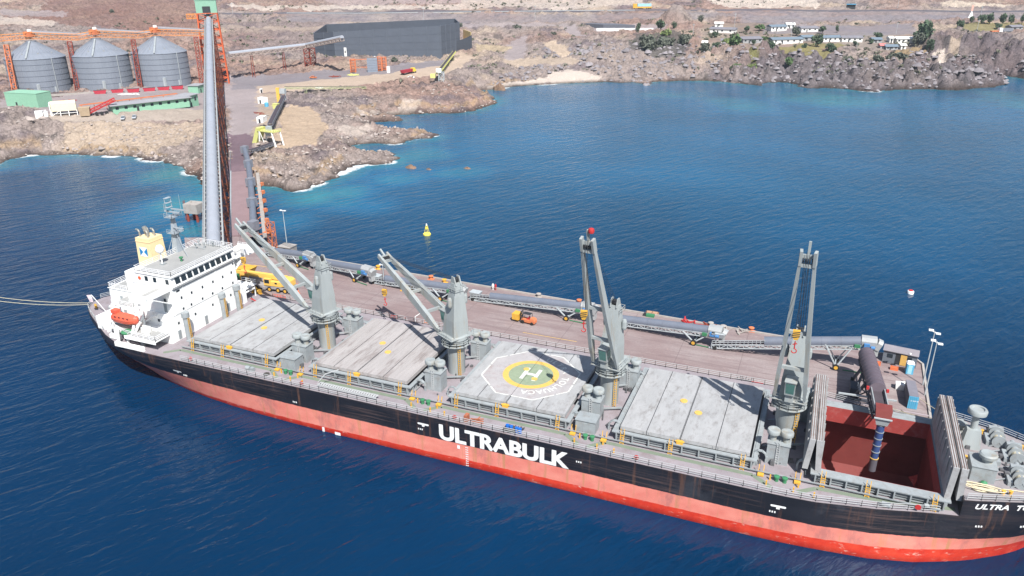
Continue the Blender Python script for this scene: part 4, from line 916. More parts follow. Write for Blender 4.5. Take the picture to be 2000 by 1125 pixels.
# ============================================================ superstructure
def winrow(b, x, ys, z0, z1, w=.75):
    for y in ys: b.box(x, x+.04, y-w/2, y+w/2, z0, z1)
sh = bpy.data.objects.new('superstructure', None); COL.objects.link(sh); sh.parent = ship; sh['label'] = 'white bridge and accommodation block at the stern'
def blocks(b):
    b.box(17.0,37.4,-11.0,11.6,DK,11.1)                    # main deck house
    b.box(20.5,37.4,-9.6,10.6,11.1,13.9)
    b.box(26.5,37.5,-8.9,9.4,13.9,19.2)
    b.box(15.2,26.5,-5.0,5.4,11.1,14.95)                   # casing
    b.box(20.5,26.5,-4.7,3.2,14.95,19.4)
    # wheelhouse: front leans out
    q = [(28.4,-9.0),(38.0,-9.0),(38.0,9.2),(28.4,9.2)]
    b.frustum([(28.4,-8.9,19.2),(37.5,-8.9,19.2),(37.5,9.1,19.2),(28.4,9.1,19.2)], [(28.4,-9.0,19.9),(38.1,-9.0,19.9),(38.1,9.2,19.9),(28.4,9.2,19.9)])
    b.frustum([(28.4,-9.0,19.9),(38.1,-9.0,19.9),(38.1,9.2,19.9),(28.4,9.2,19.9)], [(28.4,-9.0,22.0),(37.7,-9.0,22.0),(37.7,9.2,22.0),(28.4,9.2,22.0)])
    b.box(28.2,38.2,-9.2,9.4,22.0,22.25)
    for s in (-1, 1):                                      # bridge wings
        y0, y1 = sorted((s*9.1, s*15.6)); b.box(33.8,37.2,y0,y1,19.1,19.35)
        for bx in (33.8, 37.1): b.box(bx,bx+.1,y0,y1,19.35,20.4)
        ye = s*15.6; b.box(33.4,37.6,min(ye,ye+s*-.1)-.05,max(ye,ye-s*.1)+.05,19.0,20.6); b.box(33.3,37.7,*sorted((s*13.9,s*15.7)),18.9,19.2)
        b.extrude([(-1.6,0),(1.6,0),(1.6,.2),(-1.6,.2)], (35.5,s*9.0,16.2),(35.5,s*13.8,19.0))
    b.box(15.0,26.5,-5.2,5.6,14.95,15.05)
part('accommodation_block', M_white, sh, blocks)
def trims(b):
    for z, x, y0, y1 in ((11.1,37.4,-11,11.6),(13.9,37.45,-9.6,10.6),(16.1,37.5,-8.9,9.4)): b.box(x,x+.04,y0,y1,z-.05,z+.05)
    for z, x0, x1, y in ((13.9,20.5,37.4,-9.6),(16.1,26.5,37.4,-8.9),(11.1,17,37.4,-11)): b.box(x0,x1,y-.05,y,z-.05,z+.05)
    for y in (-6.1,3.2,9.0): b.beam((37.62,y,DK),(37.62,y,19),.1)
    for k in range(9): b.box(29+.5*k,29.5+.5*k,-10.4,-9.7,11.2+.3*k,11.26+.3*k)     # outside stair on the port side
    b.beam((29,-10.4,12),(33.6,-10.4,14.9),.1); b.beam((29,-10.4,11.1),(33.6,-10.4,14.0),.14)
part('deck_edge_trim', M_white, sh, trims)
part('outer_door', M_gear, sh, lambda b: [b.box(x,x+.8,y-.05,y,z,z+1.9) for x, y, z in ((24,-9.62,11.3),(34.6,-8.92,14.1),(27.4,-8.92,14.1),(21.6,-11.02,8.7),(33.8,-11.02,8.7),(18,-5.02,11.6))]+[b.box(37.4,37.46,y,y+.8,8.5,10.4) for y in (-9.2,-1.6,5.2)], each=1)
part('life_ring', M_hiv0, sh, lambda b: [b.lathe([(.16,-.05),(.36,-.05),(.36,.05),(.16,.05)],(29.6,-9.06,20.9),12,'y')])
part('bridge_roof', mat('roof_grey', S((150,150,148)), .8, var=.08), sh, lambda b: [b.box(28.6,37.6,-8.8,9.0,22.25,22.29), b.box(15.6,20.4,-4.7,5.0,15.05,15.08), b.box(20.6,26.4,-9.2,-5.2,13.9,13.94), b.box(33.9,37.0,9.3,15.5,19.35,19.38), b.box(33.9,37.0,-15.5,-9.3,19.35,19.38)])
part('bridge_window', M_glass, sh, lambda b: [b.frustum([(38.02,y-.62,20.35),(38.1,y-.62,20.35),(38.1,y+.62,20.35),(38.02,y+.62,20.35)],[(37.80,y-.62,21.55),(37.88,y-.62,21.55),(37.88,y+.62,21.55),(37.80,y+.62,21.55)]) for y in np.linspace(-7.4,7.6,10)]+[b.box(x,x+.8,-9.04,-9.0,20.5,21.5) for x in (31,33.2,36.4)]+[b.box(24.2,25,-4.74,-4.7,17.2,18)], each=1)
part('cabin_window', M_glass, sh, lambda b: [winrow(b,37.5,[-6.8,-4.0,-.9,2.2,5.2,7.9],16.6,17.15,.42), winrow(b,37.5,[-6.8,-4.6,-1.4,1.6,4.6,7.9],14.2,14.7,.42), winrow(b,37.4,[-8.6,-6.8,-3.9,1.2,3.6,6.8,9.2],11.7,12.2,.42), winrow(b,37.5,[-7.4,9.0],18.4,18.8,.9)]+[b.box(x,x+.45,-9.0,-8.9,16.5,17.1) for x in (29,32,35)]+[b.box(x,x+.5,-9.66,-9.6,12,12.6) for x in (23,29,33)], each=1)
part('bridge_rail', mat('white_rail', S((220,220,220)), .6), sh, lambda b: [b.rail([(28.5,-8.9,22.25),(38.0,-8.9,22.25),(38.0,9.1,22.25),(28.5,9.1,22.25),(28.5,-8.9,22.25)],1.05,3,1.6,.08), b.rail([(15.2,5.3,15.05),(15.2,-5.0,15.05),(20.4,-5.0,15.05)],1.05,3,1.6,.08), b.rail([(20.6,-9.4,13.9),(26.4,-9.4,13.9)],1.05,3,1.6,.08), b.rail([(26.6,-8.7,19.2),(28.3,-8.7,19.2)],1,3,1.6,.08), b.rail([(33.6,15.5,20.4),(37.4,15.5,20.4)],.6,2,1.2,.08), b.rail([(37.2,9.2,20.4),(37.2,15.5,20.4)],.5,1,1.5,.08)])
part('bridge_shade', M_gear, sh, lambda b: [b.box(37.5,37.56,-8.6,9.1,18.95,19.15)])
fn = part('funnel', M_funnel, ship, lambda b: [b.frustum([(21.8,-1.9,15.0),(26.4,-1.9,15.0),(26.4,2.1,15.0),(21.8,2.1,15.0)],[(22.2,-1.8,26.2),(25.9,-1.8,26.2),(25.9,1.9,26.2),(22.2,1.9,26.2)]), b.box(22.1,26.0,-1.9,2.0,25.4,25.5)], label='buff yellow funnel with a white and blue emblem')
def emb(b, pts): b.add([(x, -1.885-(z-26)*.0089*0-(26.2-z)*.009, z) for x, z in pts], [tuple(range(len(pts)))])
part('emblem_field', M_letter, fn, lambda b: emb(b, [(22.95,22.2),(25.05,22.2),(25.05,24.3),(22.95,24.3)]))
def blues(b):
    for pts in ([(22.95,22.3),(23.9,23.25),(22.95,24.2)], [(25.05,24.2),(24.1,23.25),(25.05,22.3)]): b.add([(x, -1.91-(26.2-z)*.009, z) for x, z in pts], [(0,1,2)])
part('emblem_mark', M_blue, fn, blues)
def pipes(b):
    b.cyl((24.0,0,26.1),(23.6,-.3,28.3),.42,n=14)
    for x, y in ((22.7,-.9),(23.2,.9),(25.2,.6),(24.9,-.9)):
        b.tube([Vector((x,y,26.1)),Vector((x,y,27.2)),Vector((x-.3,y,27.7)),Vector((x-.8,y,27.7))],.2,10)
part('exhaust_pipe', mat('exhaust_steel', S((170,168,160)), .4, .5), fn, pipes, smooth=True)
def mast_(b):
    b.frustum([(27.4,2.4,22.2),(29.0,2.4,22.2),(29.0,4.0,22.2),(27.4,4.0,22.2)],[(28.0,3.0,30.0),(28.6,3.0,30.0),(28.6,3.6,30.0),(28.0,3.6,30.0)])
    for a, h in ((0,26.5),(0,30.0)):
        b.box(27.3,29.4,2.0,4.7,h,h+.12); b.rail([(27.3,2.0,h),(29.4,2.0,h),(29.4,4.7,h),(27.3,4.7,h)],.9,2,1,.06)
    b.box(26.5,30.4,3.1,3.4,30.9,31.2)
    b.box(28.2,31.8,3.3,3.5,31.6,31.85); b.box(28.6,31.4,2.6,2.8,27.7,27.95)
    for x, y in ((27.6,2.6),(28.0,3.9)): b.beam((x,y,30),(x,y,34.0),.1)
    for z in (32,33,34): b.box(27.4,28.2,2.5,4.0,z,z+.08)
    b.beam((26.5,3.2,31),(26.5,3.2,32.6),.08); b.beam((29.7,4.6,30),(29.7,4.6,34.6),.06)
    for q in ((25.5,1),(25.5,6),(31,1),(31,6)): b.beam((28.2,3.3,27),(q[0]+2,q[1],22.3),.07)
part('radar_mast', mat('mast_grey', S((150,158,164)), .6), ship, mast_)
part('radome', M_white, ship, lambda b: [b.lathe([(0,0),(.5,.05),(.85,.5),(.85,1.0),(.5,1.6),(0,1.75)], (31.2,-4.2,24.8), 18), b.cyl((31.2,-4.2,22.3),(31.2,-4.2,24.9),.15)], smooth=True)
part('roof_fitting', M_gear, ship, lambda b: [b.box(30.8,31.8,-4.6,-3.6,22.29,22.5)]+[b.lathe([(0,0),(.1,0),(.1,.9),(.3,1.0),(.25,1.3),(0,1.35)],(x,y,22.29),10) for x, y in ((31,5.6),(32.4,6.6),(30.2,7.4),(33.6,7.9))]+[b.beam((31.5+k*.5,8.2,22.3),(31.7+k*.5,8.2,23.4),.08) for k in range(8)])
part('roof_bin', M_green, ship, lambda b: b.lathe([(0,0),(.2,0),(.2,.6),(.42,.75),(.42,.95),(0,.95)],(33.6,-1.4,22.29),12))
# boat deck, lifeboat, davits
def boatdeck(b):
    q = [(19.2,-10.6),(22.5,-12.6),(29,-14.6),(37.2,-14.9),(37.2,-10.6)]
    b.prism(q, 10.3, 10.5)
    for x, y in ((22.4,-12.3),(29,-14.3),(24.6,-13.2)): b.beam((x,y,DK),(x,y,10.3),.35)
    b.box(29,37.2,-15.0,-14.9,9.9,10.6)
    q = [(19.2,10.9),(37.2,10.9),(37.2,14.9),(29,14.6),(22.5,12.6)]; b.prism(q, 10.3, 10.5)
bd = part('boat_deck', M_white, ship, boatdeck)
part('boat_deck_floor', mat('roof_grey', S((150,150,148))), bd, lambda b: b.prism([(19.6,-11.0),(22.6,-12.4),(29,-14.4),(37.0,-14.7),(37.0,-11.05)], 10.5, 10.53))
part('boat_deck_rail', mat('white_rail', S((220,220,220))), bd, lambda b: [b.rail([(19.3,-10.8,10.5),(22.5,-12.5,10.5),(29,-14.5,10.5),(37.1,-14.8,10.5),(37.1,-11.2,10.5)],1.05,3,1.5,.08)])
def boat(b):
    c = Vector((27.0,-12.3,12.9)); vs = []; n = 10
    prof = [(-3.4,.25,.5,-.1),(-3.0,.8,.9,-.1),(-1.8,1.15,1.2,0),(0,1.25,1.3,0),(1.8,1.15,1.2,0),(3.0,.8,.95,.1),(3.5,.2,.4,.2)]
    for x, ry, rz_, dz in prof:
        for k in range(n):
            a = 2*math.pi*k/n; s = math.sin(a); vs.append(c+Vector((x, ry*math.cos(a), dz+rz_*(s if s < 0 else s*.85))))
    b.add(vs, [(i*n+j, i*n+(j+1)%n, (i+1)*n+(j+1)%n, (i+1)*n+j) for i in range(len(prof)-1) for j in range(n)]+[tuple(range(n-1,-1,-1)), tuple(range((len(prof)-1)*n, len(prof)*n))])
    b.box(c.x-2.9,c.x-1.5,c.y-.6,c.y+.6,c.z+.9,c.z+1.6)
lb = part('lifeboat', M_orange, ship, boat, label='orange red enclosed lifeboat hung in white davits')
part('lifeboat_window', M_dark, lb, lambda b: [b.box(24.0,24.08,-12.8,-11.8,13.9,14.3)]+[b.box(x,x+.4,-13.5,-13.45,13.35,13.6) for x in (25.5,26.6,27.7,28.8)], each=1)
def davit(b):
    for x in (23.8, 30.2):
        b.beam((x,-13.4,10.5),(x,-10.8,13.2),.4); b.beam((x,-10.8,10.5),(x,-10.8,15.2),.45); b.beam((x,-10.8,15.2),(x,-12.6,15.0),.35); b.beam((x,-14,10.5),(x,-13.2,12.2),.35)
        b.beam((x,-12.4,15.0),(x,-12.4,13.9),.12)
    b.box(31.2,32.6,-12.6,-11.4,10.5,11.6)
part('davit', M_white, ship, davit, each=1)
part('boat_deck_gear', M_green, ship, lambda b: b.lathe([(0,0),(1.0,0),(1.1,.35),(.8,.6),(0,.65)],(28.6,-13.9,10.53),14))
part('boat_deck_drum', M_white, ship, lambda b: [b.lathe([(0,0),(.45,0),(.5,.5),(.3,.9),(0,.95)],p,12) for p in ((25.8,-13.6,10.53),(33.2,-13.0,10.53),(26.6,-13.9,10.53))], each=1)
part('stern_gear', M_white, ship, lambda b: [b.box(27.0,34.5,-15.9,-15.3,DK,DK+.9), b.box(23.5,26.3,-13.9,-13.2,DK+.2,DK+1.1), b.beam((27.5,-15.2,DK),(27.2,-14.6,11.5),.4), b.beam((20.6,-11.6,DK),(20.2,-11.0,11.3),.4)], each=1)
part('aft_winch', M_gear, ship, lambda b: [b.cyl((x,-y,DK+.7),(x+1.4,-y,DK+.7),.6,n=16) for x, y in ((12,3.2),(12,-4),(18,8.7),(30,12.6),(33,12.9))]+[b.box(x,x+.8,y,y+.8,DK,DK+1.0) for x, y in ((13.4,-3.5),(16.2,-8),(32,-14),(10.5,2))], each=1)
part('aft_bollard', M_yel, ship, lambda b: [b.lathe([(0,0),(.25,0),(.25,.6),(0,.65)],(x,y,DK),10) for x, y in ((7.2,-3.0),(8.1,-3.6),(14.2,-7.7),(15,-8.1),(10,4))], each=1)
def vposts(b, y):
    b.cyl((38.9,y,DK),(38.9,y,DK+5.0),.55,n=18); b.cyl((38.9,y,DK+5.0),(38.9,y,DK+6.0),.78,n=18)
for y in (-8.0, 2.6, 7.2):
    v_ = part('vent_post', M_gear, ship, lambda b: vposts(b, y), smooth=True)
    part('vent_ladder', M_yel, v_, lambda b: [b.beam((39.6,y+q,DK),(39.6,y+q,DK+5.4),.07) for q in (-.2,.2)]+[b.beam((39.6,y-.2,DK+.4*k),(39.6,y+.2,DK+.4*k),.06) for k in range(1,13)])
part('flag_staff', M_white, ship, lambda b: b.cyl((12.4,-4.6,DK),(10.6,-6.0,DK+4.6),.09))
part('flag', mat('flag_cloth', S((206,190,194)), .9, var=.3, scale=2.5), ship, lambda b: b.frustum([(10.0,-6.2,DK+2.9),(10.7,-6.0,DK+2.9),(10.7,-5.96,DK+2.9),(10.0,-6.16,DK+2.9)],[(9.7,-6.5,DK+4.6),(10.5,-6.0,DK+4.6),(10.5,-5.96,DK+4.6),(9.7,-6.46,DK+4.6)]))
# starboard side ladder platform seen behind the house
part('side_platform', M_white, ship, lambda b: [b.box(33,37.2,11.6,15.6,11.1,11.25), b.rail([(33,15.5,11.25),(37.1,15.5,11.25),(37.1,11.7,11.25)],1,2,1.4,.08), b.beam((36.8,15.2,DK),(36.8,15.2,11.1),.2)])
part('fire_main', M_red, ship, lambda b: [b.tube([Vector((38.4,11.8,DK+.9)),Vector((40.4,11.0,DK+.9)),Vector((41.0,9.6,DK+.9)),Vector((41.2,7.2,DK+.9))],.15)])
# ============================================================ pier and causeway
PZ = 6.5
M_pier = mat('pier_concrete', S((142,130,133)), .9, var=.1, scale=.12, dirt=S((118,100,104)), dirt_amt=.6, dirt_scale=.12, bump=.15, stretch=(.35,1.6,1))
def pier_mat():
    m = bpy.data.materials.new('pier_surface'); m.use_nodes = True; n = m.node_tree.nodes; l = m.node_tree.links; b = n['Principled BSDF']; b.inputs['Roughness'].default_value = .92
    tc = n.new('ShaderNodeTexCoord')
    def nz(scale, sc=(1,1,1), det=6, rough=.65, rot=0):
        mp = n.new('ShaderNodeMapping'); mp.inputs['Scale'].default_value = sc; mp.inputs['Rotation'].default_value = (0,0,rot); l.new(tc.outputs['Object'], mp.inputs[0])
        z = n.new('ShaderNodeTexNoise'); z.inputs['Scale'].default_value = scale; z.inputs['Detail'].default_value = det; z.inputs['Roughness'].default_value = rough; l.new(mp.outputs[0], z.inputs['Vector']); return z.outputs[0]
    def rg(v, a, c, d=1.):
        r = n.new('ShaderNodeMapRange'); r.inputs[1].default_value = a; r.inputs[2].default_value = c; r.inputs[4].default_value = d; l.new(v, r.inputs[0]); return r.outputs[0]
    def mx(f, a, c):
        r = n.new('ShaderNodeMix'); r.data_type = 'RGBA'; l.new(f, r.inputs[0])
        for i, v in ((6,a),(7,c)):
            if isinstance(v, tuple): r.inputs[i].default_value = v+(1,)
            else: l.new(v, r.inputs[i])
        return r.outputs[2]
    c = mx(rg(nz(.06,(1,1,1),4),.38,.62), S((132,114,112)), S((146,134,132)))
    c = mx(rg(nz(.3,(.25,2.2,1),6,.7,.02),.46,.62,.7), c, S((120,102,102)))      # tracks of the wheels
    c = mx(rg(nz(.9,(.12,3,1),6,.7,-.03),.6,.68,.5), c, S((176,160,156)))
    c = mx(rg(nz(.5,(1,1,1),8,.8),.6,.7,.55), c, S((178,160,152)))               # dust
    c = mx(rg(nz(2.5,(1,1,1),5,.7),.4,.7,.3), c, S((104,90,90)))
    for ax, w in ((0,.083),(1,.17)):                                             # cast joints
        sx = n.new('ShaderNodeSeparateXYZ'); l.new(tc.outputs['Object'], sx.inputs[0])
        k = n.new('ShaderNodeMath'); k.operation = 'MULTIPLY'; l.new(sx.outputs[ax], k.inputs[0]); k.inputs[1].default_value = w
        f = n.new('ShaderNodeMath'); f.operation = 'FRACT'; l.new(k.outputs[0], f.inputs[0])
        q = n.new('ShaderNodeMath'); q.operation = 'LESS_THAN'; l.new(f.outputs[0], q.inputs[0]); q.inputs[1].default_value = w*.16
        q2 = n.new('ShaderNodeMath'); q2.operation = 'MULTIPLY'; l.new(q.outputs[0], q2.inputs[0]); q2.inputs[1].default_value = .45
        c = mx(q2.outputs[0], c, S((96,82,82)))
    l.new(c, b.inputs['Base Color']); return m
M_pier = pier_mat()
M_conc = mat('pale_concrete', S((160,154,148)), .9, var=.12, scale=.5, dirt=S((120,108,100)), dirt_amt=.5, dirt_scale=.8)
M_pile = mat('pile_steel', S((92,84,80)), .8, var=.2)
M_orng = mat('orange_steel', S((200,118,78)), .7, var=.12, scale=.5, dirt=S((150,78,54)), dirt_amt=.6, dirt_scale=.3)
M_rust = mat('rusty_red_steel', S((136,64,50)), .8, var=.2, scale=.6, dirt=S((100,50,44)), dirt_amt=.6)
M_tube = mat('conveyor_cover', S((106,112,124)), .45, var=.08, scale=.4, dirt=S((130,126,130)), dirt_amt=.4)
M_hood = mat('hood_grey', S((158,160,160)), .6, var=.1)
M_frame = mat('galvanised_frame', S((168,174,176)), .55, var=.1)
M_tyre = mat('tyre_rubber', (.02,.02,.02), .8)
M_belt = mat('belt_dark', S((70,62,68)), .8, var=.15)
M_lime = mat('lime_paint', S((206,206,128)), .6, var=.08)
M_container = mat('container_blue', S((84,160,192)), .6, var=.06)
def far_y(x): return 44.85-.032*(x-40)
A0 = Vector((-8.1, 59.0)); DD = Vector((-.6497, .7602)); NN = Vector((-.7602, -.6497))   # causeway left edge, its direction, its left side
def cw(s, o, z): p = A0+DD*s+NN*o; return Vector((p.x, p.y, z))
pier = tag(bpy.data.objects.new('pier', None), 'long concrete loading pier behind the ship with rust tinted deck', 'pier'); COL.objects.link(pier)
pp = [(-4,17.8),(177.7,17.8),(177.9,38.6),(176.8,40.4),(40,44.85),(14,45.7),(2,52),(-13,45),(-4,36)]
part('pier_slab', M_pier, pier, lambda b: b.prism(pp, PZ-1.5, PZ))
def kerb(b):
    P = [pp[1],pp[2],pp[3],pp[4],pp[5]]
    for (x,y),(X,Y) in zip(P[:-1],P[1:]): b.extrude([(-.2,0),(.2,0),(.2,.3),(-.2,.3)], (x-.25,y-.25,PZ),(X-.25,Y-.25,PZ))
part('pier_kerb', M_conc, pier, kerb)
for x in np.arange(0, 176, 12.4):
    for y in (19.5, 31, 42): 
        if y < far_y(x)-1 and x < 172: part('pier_pile', M_pile, pier, lambda b: b.cyl((x,y,-4),(x,y,PZ-1.4),.55,n=10))
part('deck_line', M_ring, pier, lambda b: [b.box(20,29,34.6,34.8,PZ,PZ+.006), b.box(100,112,23.2,23.35,PZ,PZ+.006)])
part('service_kerb', mat('pale_line', S((158,146,148))), pier, lambda b: [b.box(2,177.4,18.0,18.35,PZ,PZ+.25)])
causeway = tag(bpy.data.objects.new('causeway', None), 'narrow rust coloured access causeway running from the shore to the pier', 'causeway'); COL.objects.link(causeway)
def cws(b):
    q = [cw(-16,0,0), cw(-16,-7.6,0), cw(60,-7.6,0), cw(60,0,0)]
    b.frustum([Vector((p.x,p.y,5.6)) for p in q[::-1]], [Vector((p.x,p.y,PZ+.0)) for p in q[::-1]]) if False else None
    st = np.linspace(-10, 66, 12); vs = []
    for s in st:
        z = PZ+.35*min(1, max(0, (s+10)/60))
        for o, dz in ((0,-1),(0,0.004),(-7.6,0.004),(-7.6,-1)): vs.append(cw(s, o, z+dz))
    n = len(st); b.add(vs, [(4*i+j,4*i+(j+1)%4,4*i+4+(j+1)%4,4*i+4+j) for i in range(n-1) for j in range(4)]+[(0,3,2,1),(4*n-4,4*n-3,4*n-2,4*n-1)])
part('road_slab', mat('causeway_deck', S((136,114,116)), .9, var=.08, scale=.2, dirt=S((116,96,98)), dirt_amt=.5), causeway, cws)
for s in np.arange(-6, 62, 9):
    for o in (-1, -6.6): part('causeway_pile', M_pile, causeway, lambda b: b.cyl(cw(s,o,-4), cw(s,o,5.8), .5, n=8))
part('causeway_edge', M_frame, causeway, lambda b: [b.beam(cw(-12,.1,PZ+.35), cw(66,.1,PZ+.75), .3)]+[b.rail([cw(s,.3,PZ+.3) for s in np.linspace(-12,100,20)],1.0,2,3,.07)])
part('outer_walkway', M_conc, causeway, lambda b: [b.beam(cw(-14,-9.2,PZ-.2), cw(62,-9.2,PZ+.2), 1.1, .3)]+[b.rail([cw(s,-9.8,PZ) for s in np.linspace(-14,64,14)],1.0,2,3,.07)])
for s in np.arange(-13, 60, 9.5): part('cross_bracket', M_orng, causeway, lambda b: [b.beam(cw(s,0,PZ-.9), cw(s,2.9,PZ-.9), .35), b.beam(cw(s,0,PZ-2.4), cw(s+1.6,2.9,PZ-.9), .25), b.beam(cw(s,2.9,PZ-.9), cw(s+2.6,.1,PZ-.7), .2)])
for k, s in enumerate(np.arange(-10, 56, 11)):
    part('orange_bracket', M_orng, causeway, lambda b: [b.beam(cw(s,-7.6,PZ-.5), cw(s,-10.4,PZ-.5), .3), b.box(*(lambda p: (p.x-.5,p.x+.5,p.y-.5,p.y+.5,PZ-.3,PZ+.8))(cw(s,-10.3,0))), b.beam(cw(s,-7.6,PZ-2.5), cw(s,-10.2,PZ-.5), .2)])
o = thing('access_frame', 'orange steel ladder frame hanging at the pier end of the causeway', 'ladder', cw(-10,-10.3,0)); o_ = o.location.copy()
part('ladder_frame', M_orng, o, lambda b: [b.truss(Vector((0,0,1.5)), Vector((0,0,9.5)), 1.8, 1.8, 2, .18, up=(1,0,0)), b.box(-1.2,1.2,-1.2,1.2,PZ-.1,PZ+.05)])
# ---- covered belt conveyors
def half_tube(b, p0, p1, r, seg=3.0):
    prof = [(r*math.cos(a), r*math.sin(a)) for a in np.linspace(-.35, math.pi+.35, 12)]
    b.extrude(prof, p0, p1)
    p0 = Vector(p0); p1 = Vector(p1); n = max(1, int((p1-p0).length/seg)); d = (p1-p0)/n
    for k in range(n+1):
        c = p0+d*k; e = d.normalized()*.06; b.extrude([(x*1.04, y*1.04) for x, y in prof], c-e, c+e)
def mobile_conveyor(label, t0, t1, z0, z1, wheel_px=None, tail=4.0, hood=3.4, rr=.92, tall=False):
    a = at(*t0, z0); c = at(*t1, z1); d2 = Vector((c.x-a.x, c.y-a.y)); L = d2.length; rz = math.atan2(d2.y, d2.x)
    root = thing('mobile_conveyor', label, 'conveyor', (a.x, a.y, PZ), rz, 'mobile conveyors chained along the pier')
    h0, h1 = z0-PZ, z1-PZ
    part('tube_cover', M_tube, root, lambda b: half_tube(b, (0,0,h0), (L,0,h1), rr), smooth=True)
    def fr(b):
        s = (h1-h0)/L
        b.truss((-tail,0,h0-.95-s*tail-.2), (L+hood*.6,0,h1-.95), 1.7, .8, 1.6, .16)
        b.rail([(-tail,-.9,h0-.2-s*tail),(0,-.9,h0-.1)],.8,2,.8,.08)
    part('truss_frame', M_frame, root, fr)
    part('belt', M_belt, root, lambda b: b.beam((-tail,0,h0-.25-(h1-h0)/L*tail), (0,0,h0-.2), 1.2, .12))
    part('head_hood', M_hood, root, lambda b: [b.extrude([(-.95,-.4),(.95,-.4),(1.05,.5),(.6,1.15),(-.6,1.15),(-1.05,.5)], (L-.1,0,h1), (L+hood-.8,0,h1+.05)), b.extrude([(-.8,-1.0),(.8,-1.0),(.9,.5),(.5,.95),(-.5,.95),(-.9,.5)], (L+hood-.8,0,h1), (L+hood,0,h1-.3)), b.box(L+hood-1.3,L+hood-.3,-.6,.6,h1-2.4,h1-.5)])
    part('drive_unit', mat('motor_blue', S((70,120,170)), .6), root, lambda b: [b.box(L+.4,L+1.4,-1.5,-.9,h1-.6,h1+.2), b.cyl((L+1.6,-1.5,h1-.3),(L+2.3,-1.5,h1-.3),.3,n=10)])
    part('hose_gear', M_green, root, lambda b: [b.box(L-1.2,L-.2,-1.3,-.9,h1-.9,h1-.3), b.beam((L-2.5,-1.2,.15),(L+2,-1.3,.2),.15)])
    xw = L*.86 if not tall else L*.78
    def legs(b):
        for s in (-1, 1):
            b.beam((xw,s*1.4,.7),(xw-2.6,s*.85,h1-1.0),.22); b.beam((xw,s*1.4,.7),(xw+2.4,s*.85,h1-.9),.22)
        b.beam((xw,-1.5,.7),(xw,1.5,.7),.25); b.beam((-tail+.6,0,.2),(-tail+.6,0,h0-.9),.25); b.beam((-tail-.6,-.6,.25),(-tail+1.2,-.6,.25),.25)
    part('axle_legs', M_frame, root, legs)
    for s in (-1, 1):
        wl = part('wheel', M_tyre, root, lambda b: b.cyl((xw,s*1.35,.62),(xw,s*1.75,.62),.62,n=20), smooth=True)
        part('rim', M_yel, wl, lambda b: b.cyl((xw,s*1.76,.62),(xw,s*1.79,.62),.36,n=14))
    part('tail_wheel', M_tyre, root, lambda b: [b.cyl((-tail+.6,s*.7,.42),(-tail+.6,s*1.0,.42),.42,n=14) for s in (-1,1)])
    part('loading_hopper', M_frame, root, lambda b: b.frustum([(-tail,-.6,h0-.5),(-tail+2,-.6,h0-.5),(-tail+2,.6,h0-.5),(-tail,.6,h0-.5)],[(-tail-.3,-1,h0+.5),(-tail+2.3,-1,h0+.5),(-tail+2.3,1,h0+.5),(-tail-.3,1,h0+.5)]))
    return root
mobile_conveyor('tube covered mobile conveyor at the causeway end, seen past the first jib', (541,491), (597,498), 8.4, 9.8)
mobile_conveyor('tube covered mobile conveyor directly behind the first deck crane tower', (634,513), (711,526), 8.3, 9.9)
mobile_conveyor('tube covered mobile conveyor behind the second deck crane jib', (754,545), (886,562), 8.1, 9.9)
mobile_conveyor('tube covered mobile conveyor behind the orange forklift', (959,579), (1138,599), 8.1, 9.9, tail=5)
mobile_conveyor('tube covered mobile conveyor between the third and fourth deck cranes', (1212,623), (1386,645), 8.2, 9.9, tail=2)
# the long link conveyor that feeds the ship loader
mobile_conveyor('long raised tube conveyor on splayed legs feeding the ship loader', (1494,667), (1683,667), 9.6, 12.6, tail=10, rr=1.0, tall=True)
# ---- ship loader
def PYv(px, py, y):
    d = ray(px, py); t = (y-CY)/d.y; return Vector((CX+d.x*t, y, CZ+d.z*t))
ld = thing('ship_loader', 'dark tube covered ship loader reaching over the open hold with a blue spout', 'ship loader', (167.3, 24, PZ))
O = Vector((167.3, 24, PZ))
s0 = Vector((166.6,27.5,12.0))-O; s1 = Vector((167.7,9.8,14.2))-O; s2 = Vector((168.3,4.2,13.6))-O
part('tube_cover', mat('loader_cover', S((96,86,94)), .6, var=.1), ld, lambda b: half_tube(b, s0, s1, 1.35, 1.6), smooth=True)
part('loader_truss', mat('loader_frame', S((74,76,84)), .6), ld, lambda b: b.truss(s0-Vector((0,0,1.4)), s2-Vector((0,0,1.4)), 2.3, 1.1, 2.0, .18))
part('open_chute', M_belt, ld, lambda b: [b.beam(s1+Vector((0,0,-.2)), s2+Vector((0,0,-.2)), 1.6, .2)])
part('chute_side', M_gear, ld, lambda b: [b.beam(s1+Vector((q,0,.1)), s2+Vector((q,0,.1)), .15, .9) for q in (-1.0,1.0)])
def ldleg(b):
    for s in (-1, 1):
        b.beam((s*2.4,-4.5,0), (s*1.1,-9.5,6.2), .4); b.beam((s*2.4,-4.5,0), (s*1.1,-2,4.8), .4); b.beam((s*2.4,2.5,0), (s*1.1,1,4.2), .4)
        b.beam((s*2.4,-4.5,.2),(s*2.4,2.5,.2),.5)
    b.beam((-2.4,-4.5,.2),(2.4,-4.5,.2),.5); b.beam((-2.4,-4.5,.2),(1.1,-9.5,6.2),.2); b.box(-2.9,-1.3,-4.5,-1.5,.6,2.2)
part('loader_leg', mat('loader_frame', S((74,76,84))), ld, ldleg)
part('loader_wheel', M_tyre, ld, lambda b: [b.cyl((x-.25,y,.5),(x+.25,y,.5),.5,n=14) for x in (-2.4,2.4) for y in (-4.2,2.2)])
part('crosswalk', M_frame, ld, lambda b: [b.beam((-5.2,-12.6,5.2),(3.6,-13.4,6.0),.25), b.rail([(-2.2,-8,4.6),(-1.8,-12,5.2)],.9,2,1,.07)])
sp0 = Vector((168.5,3.6,12.6))-O
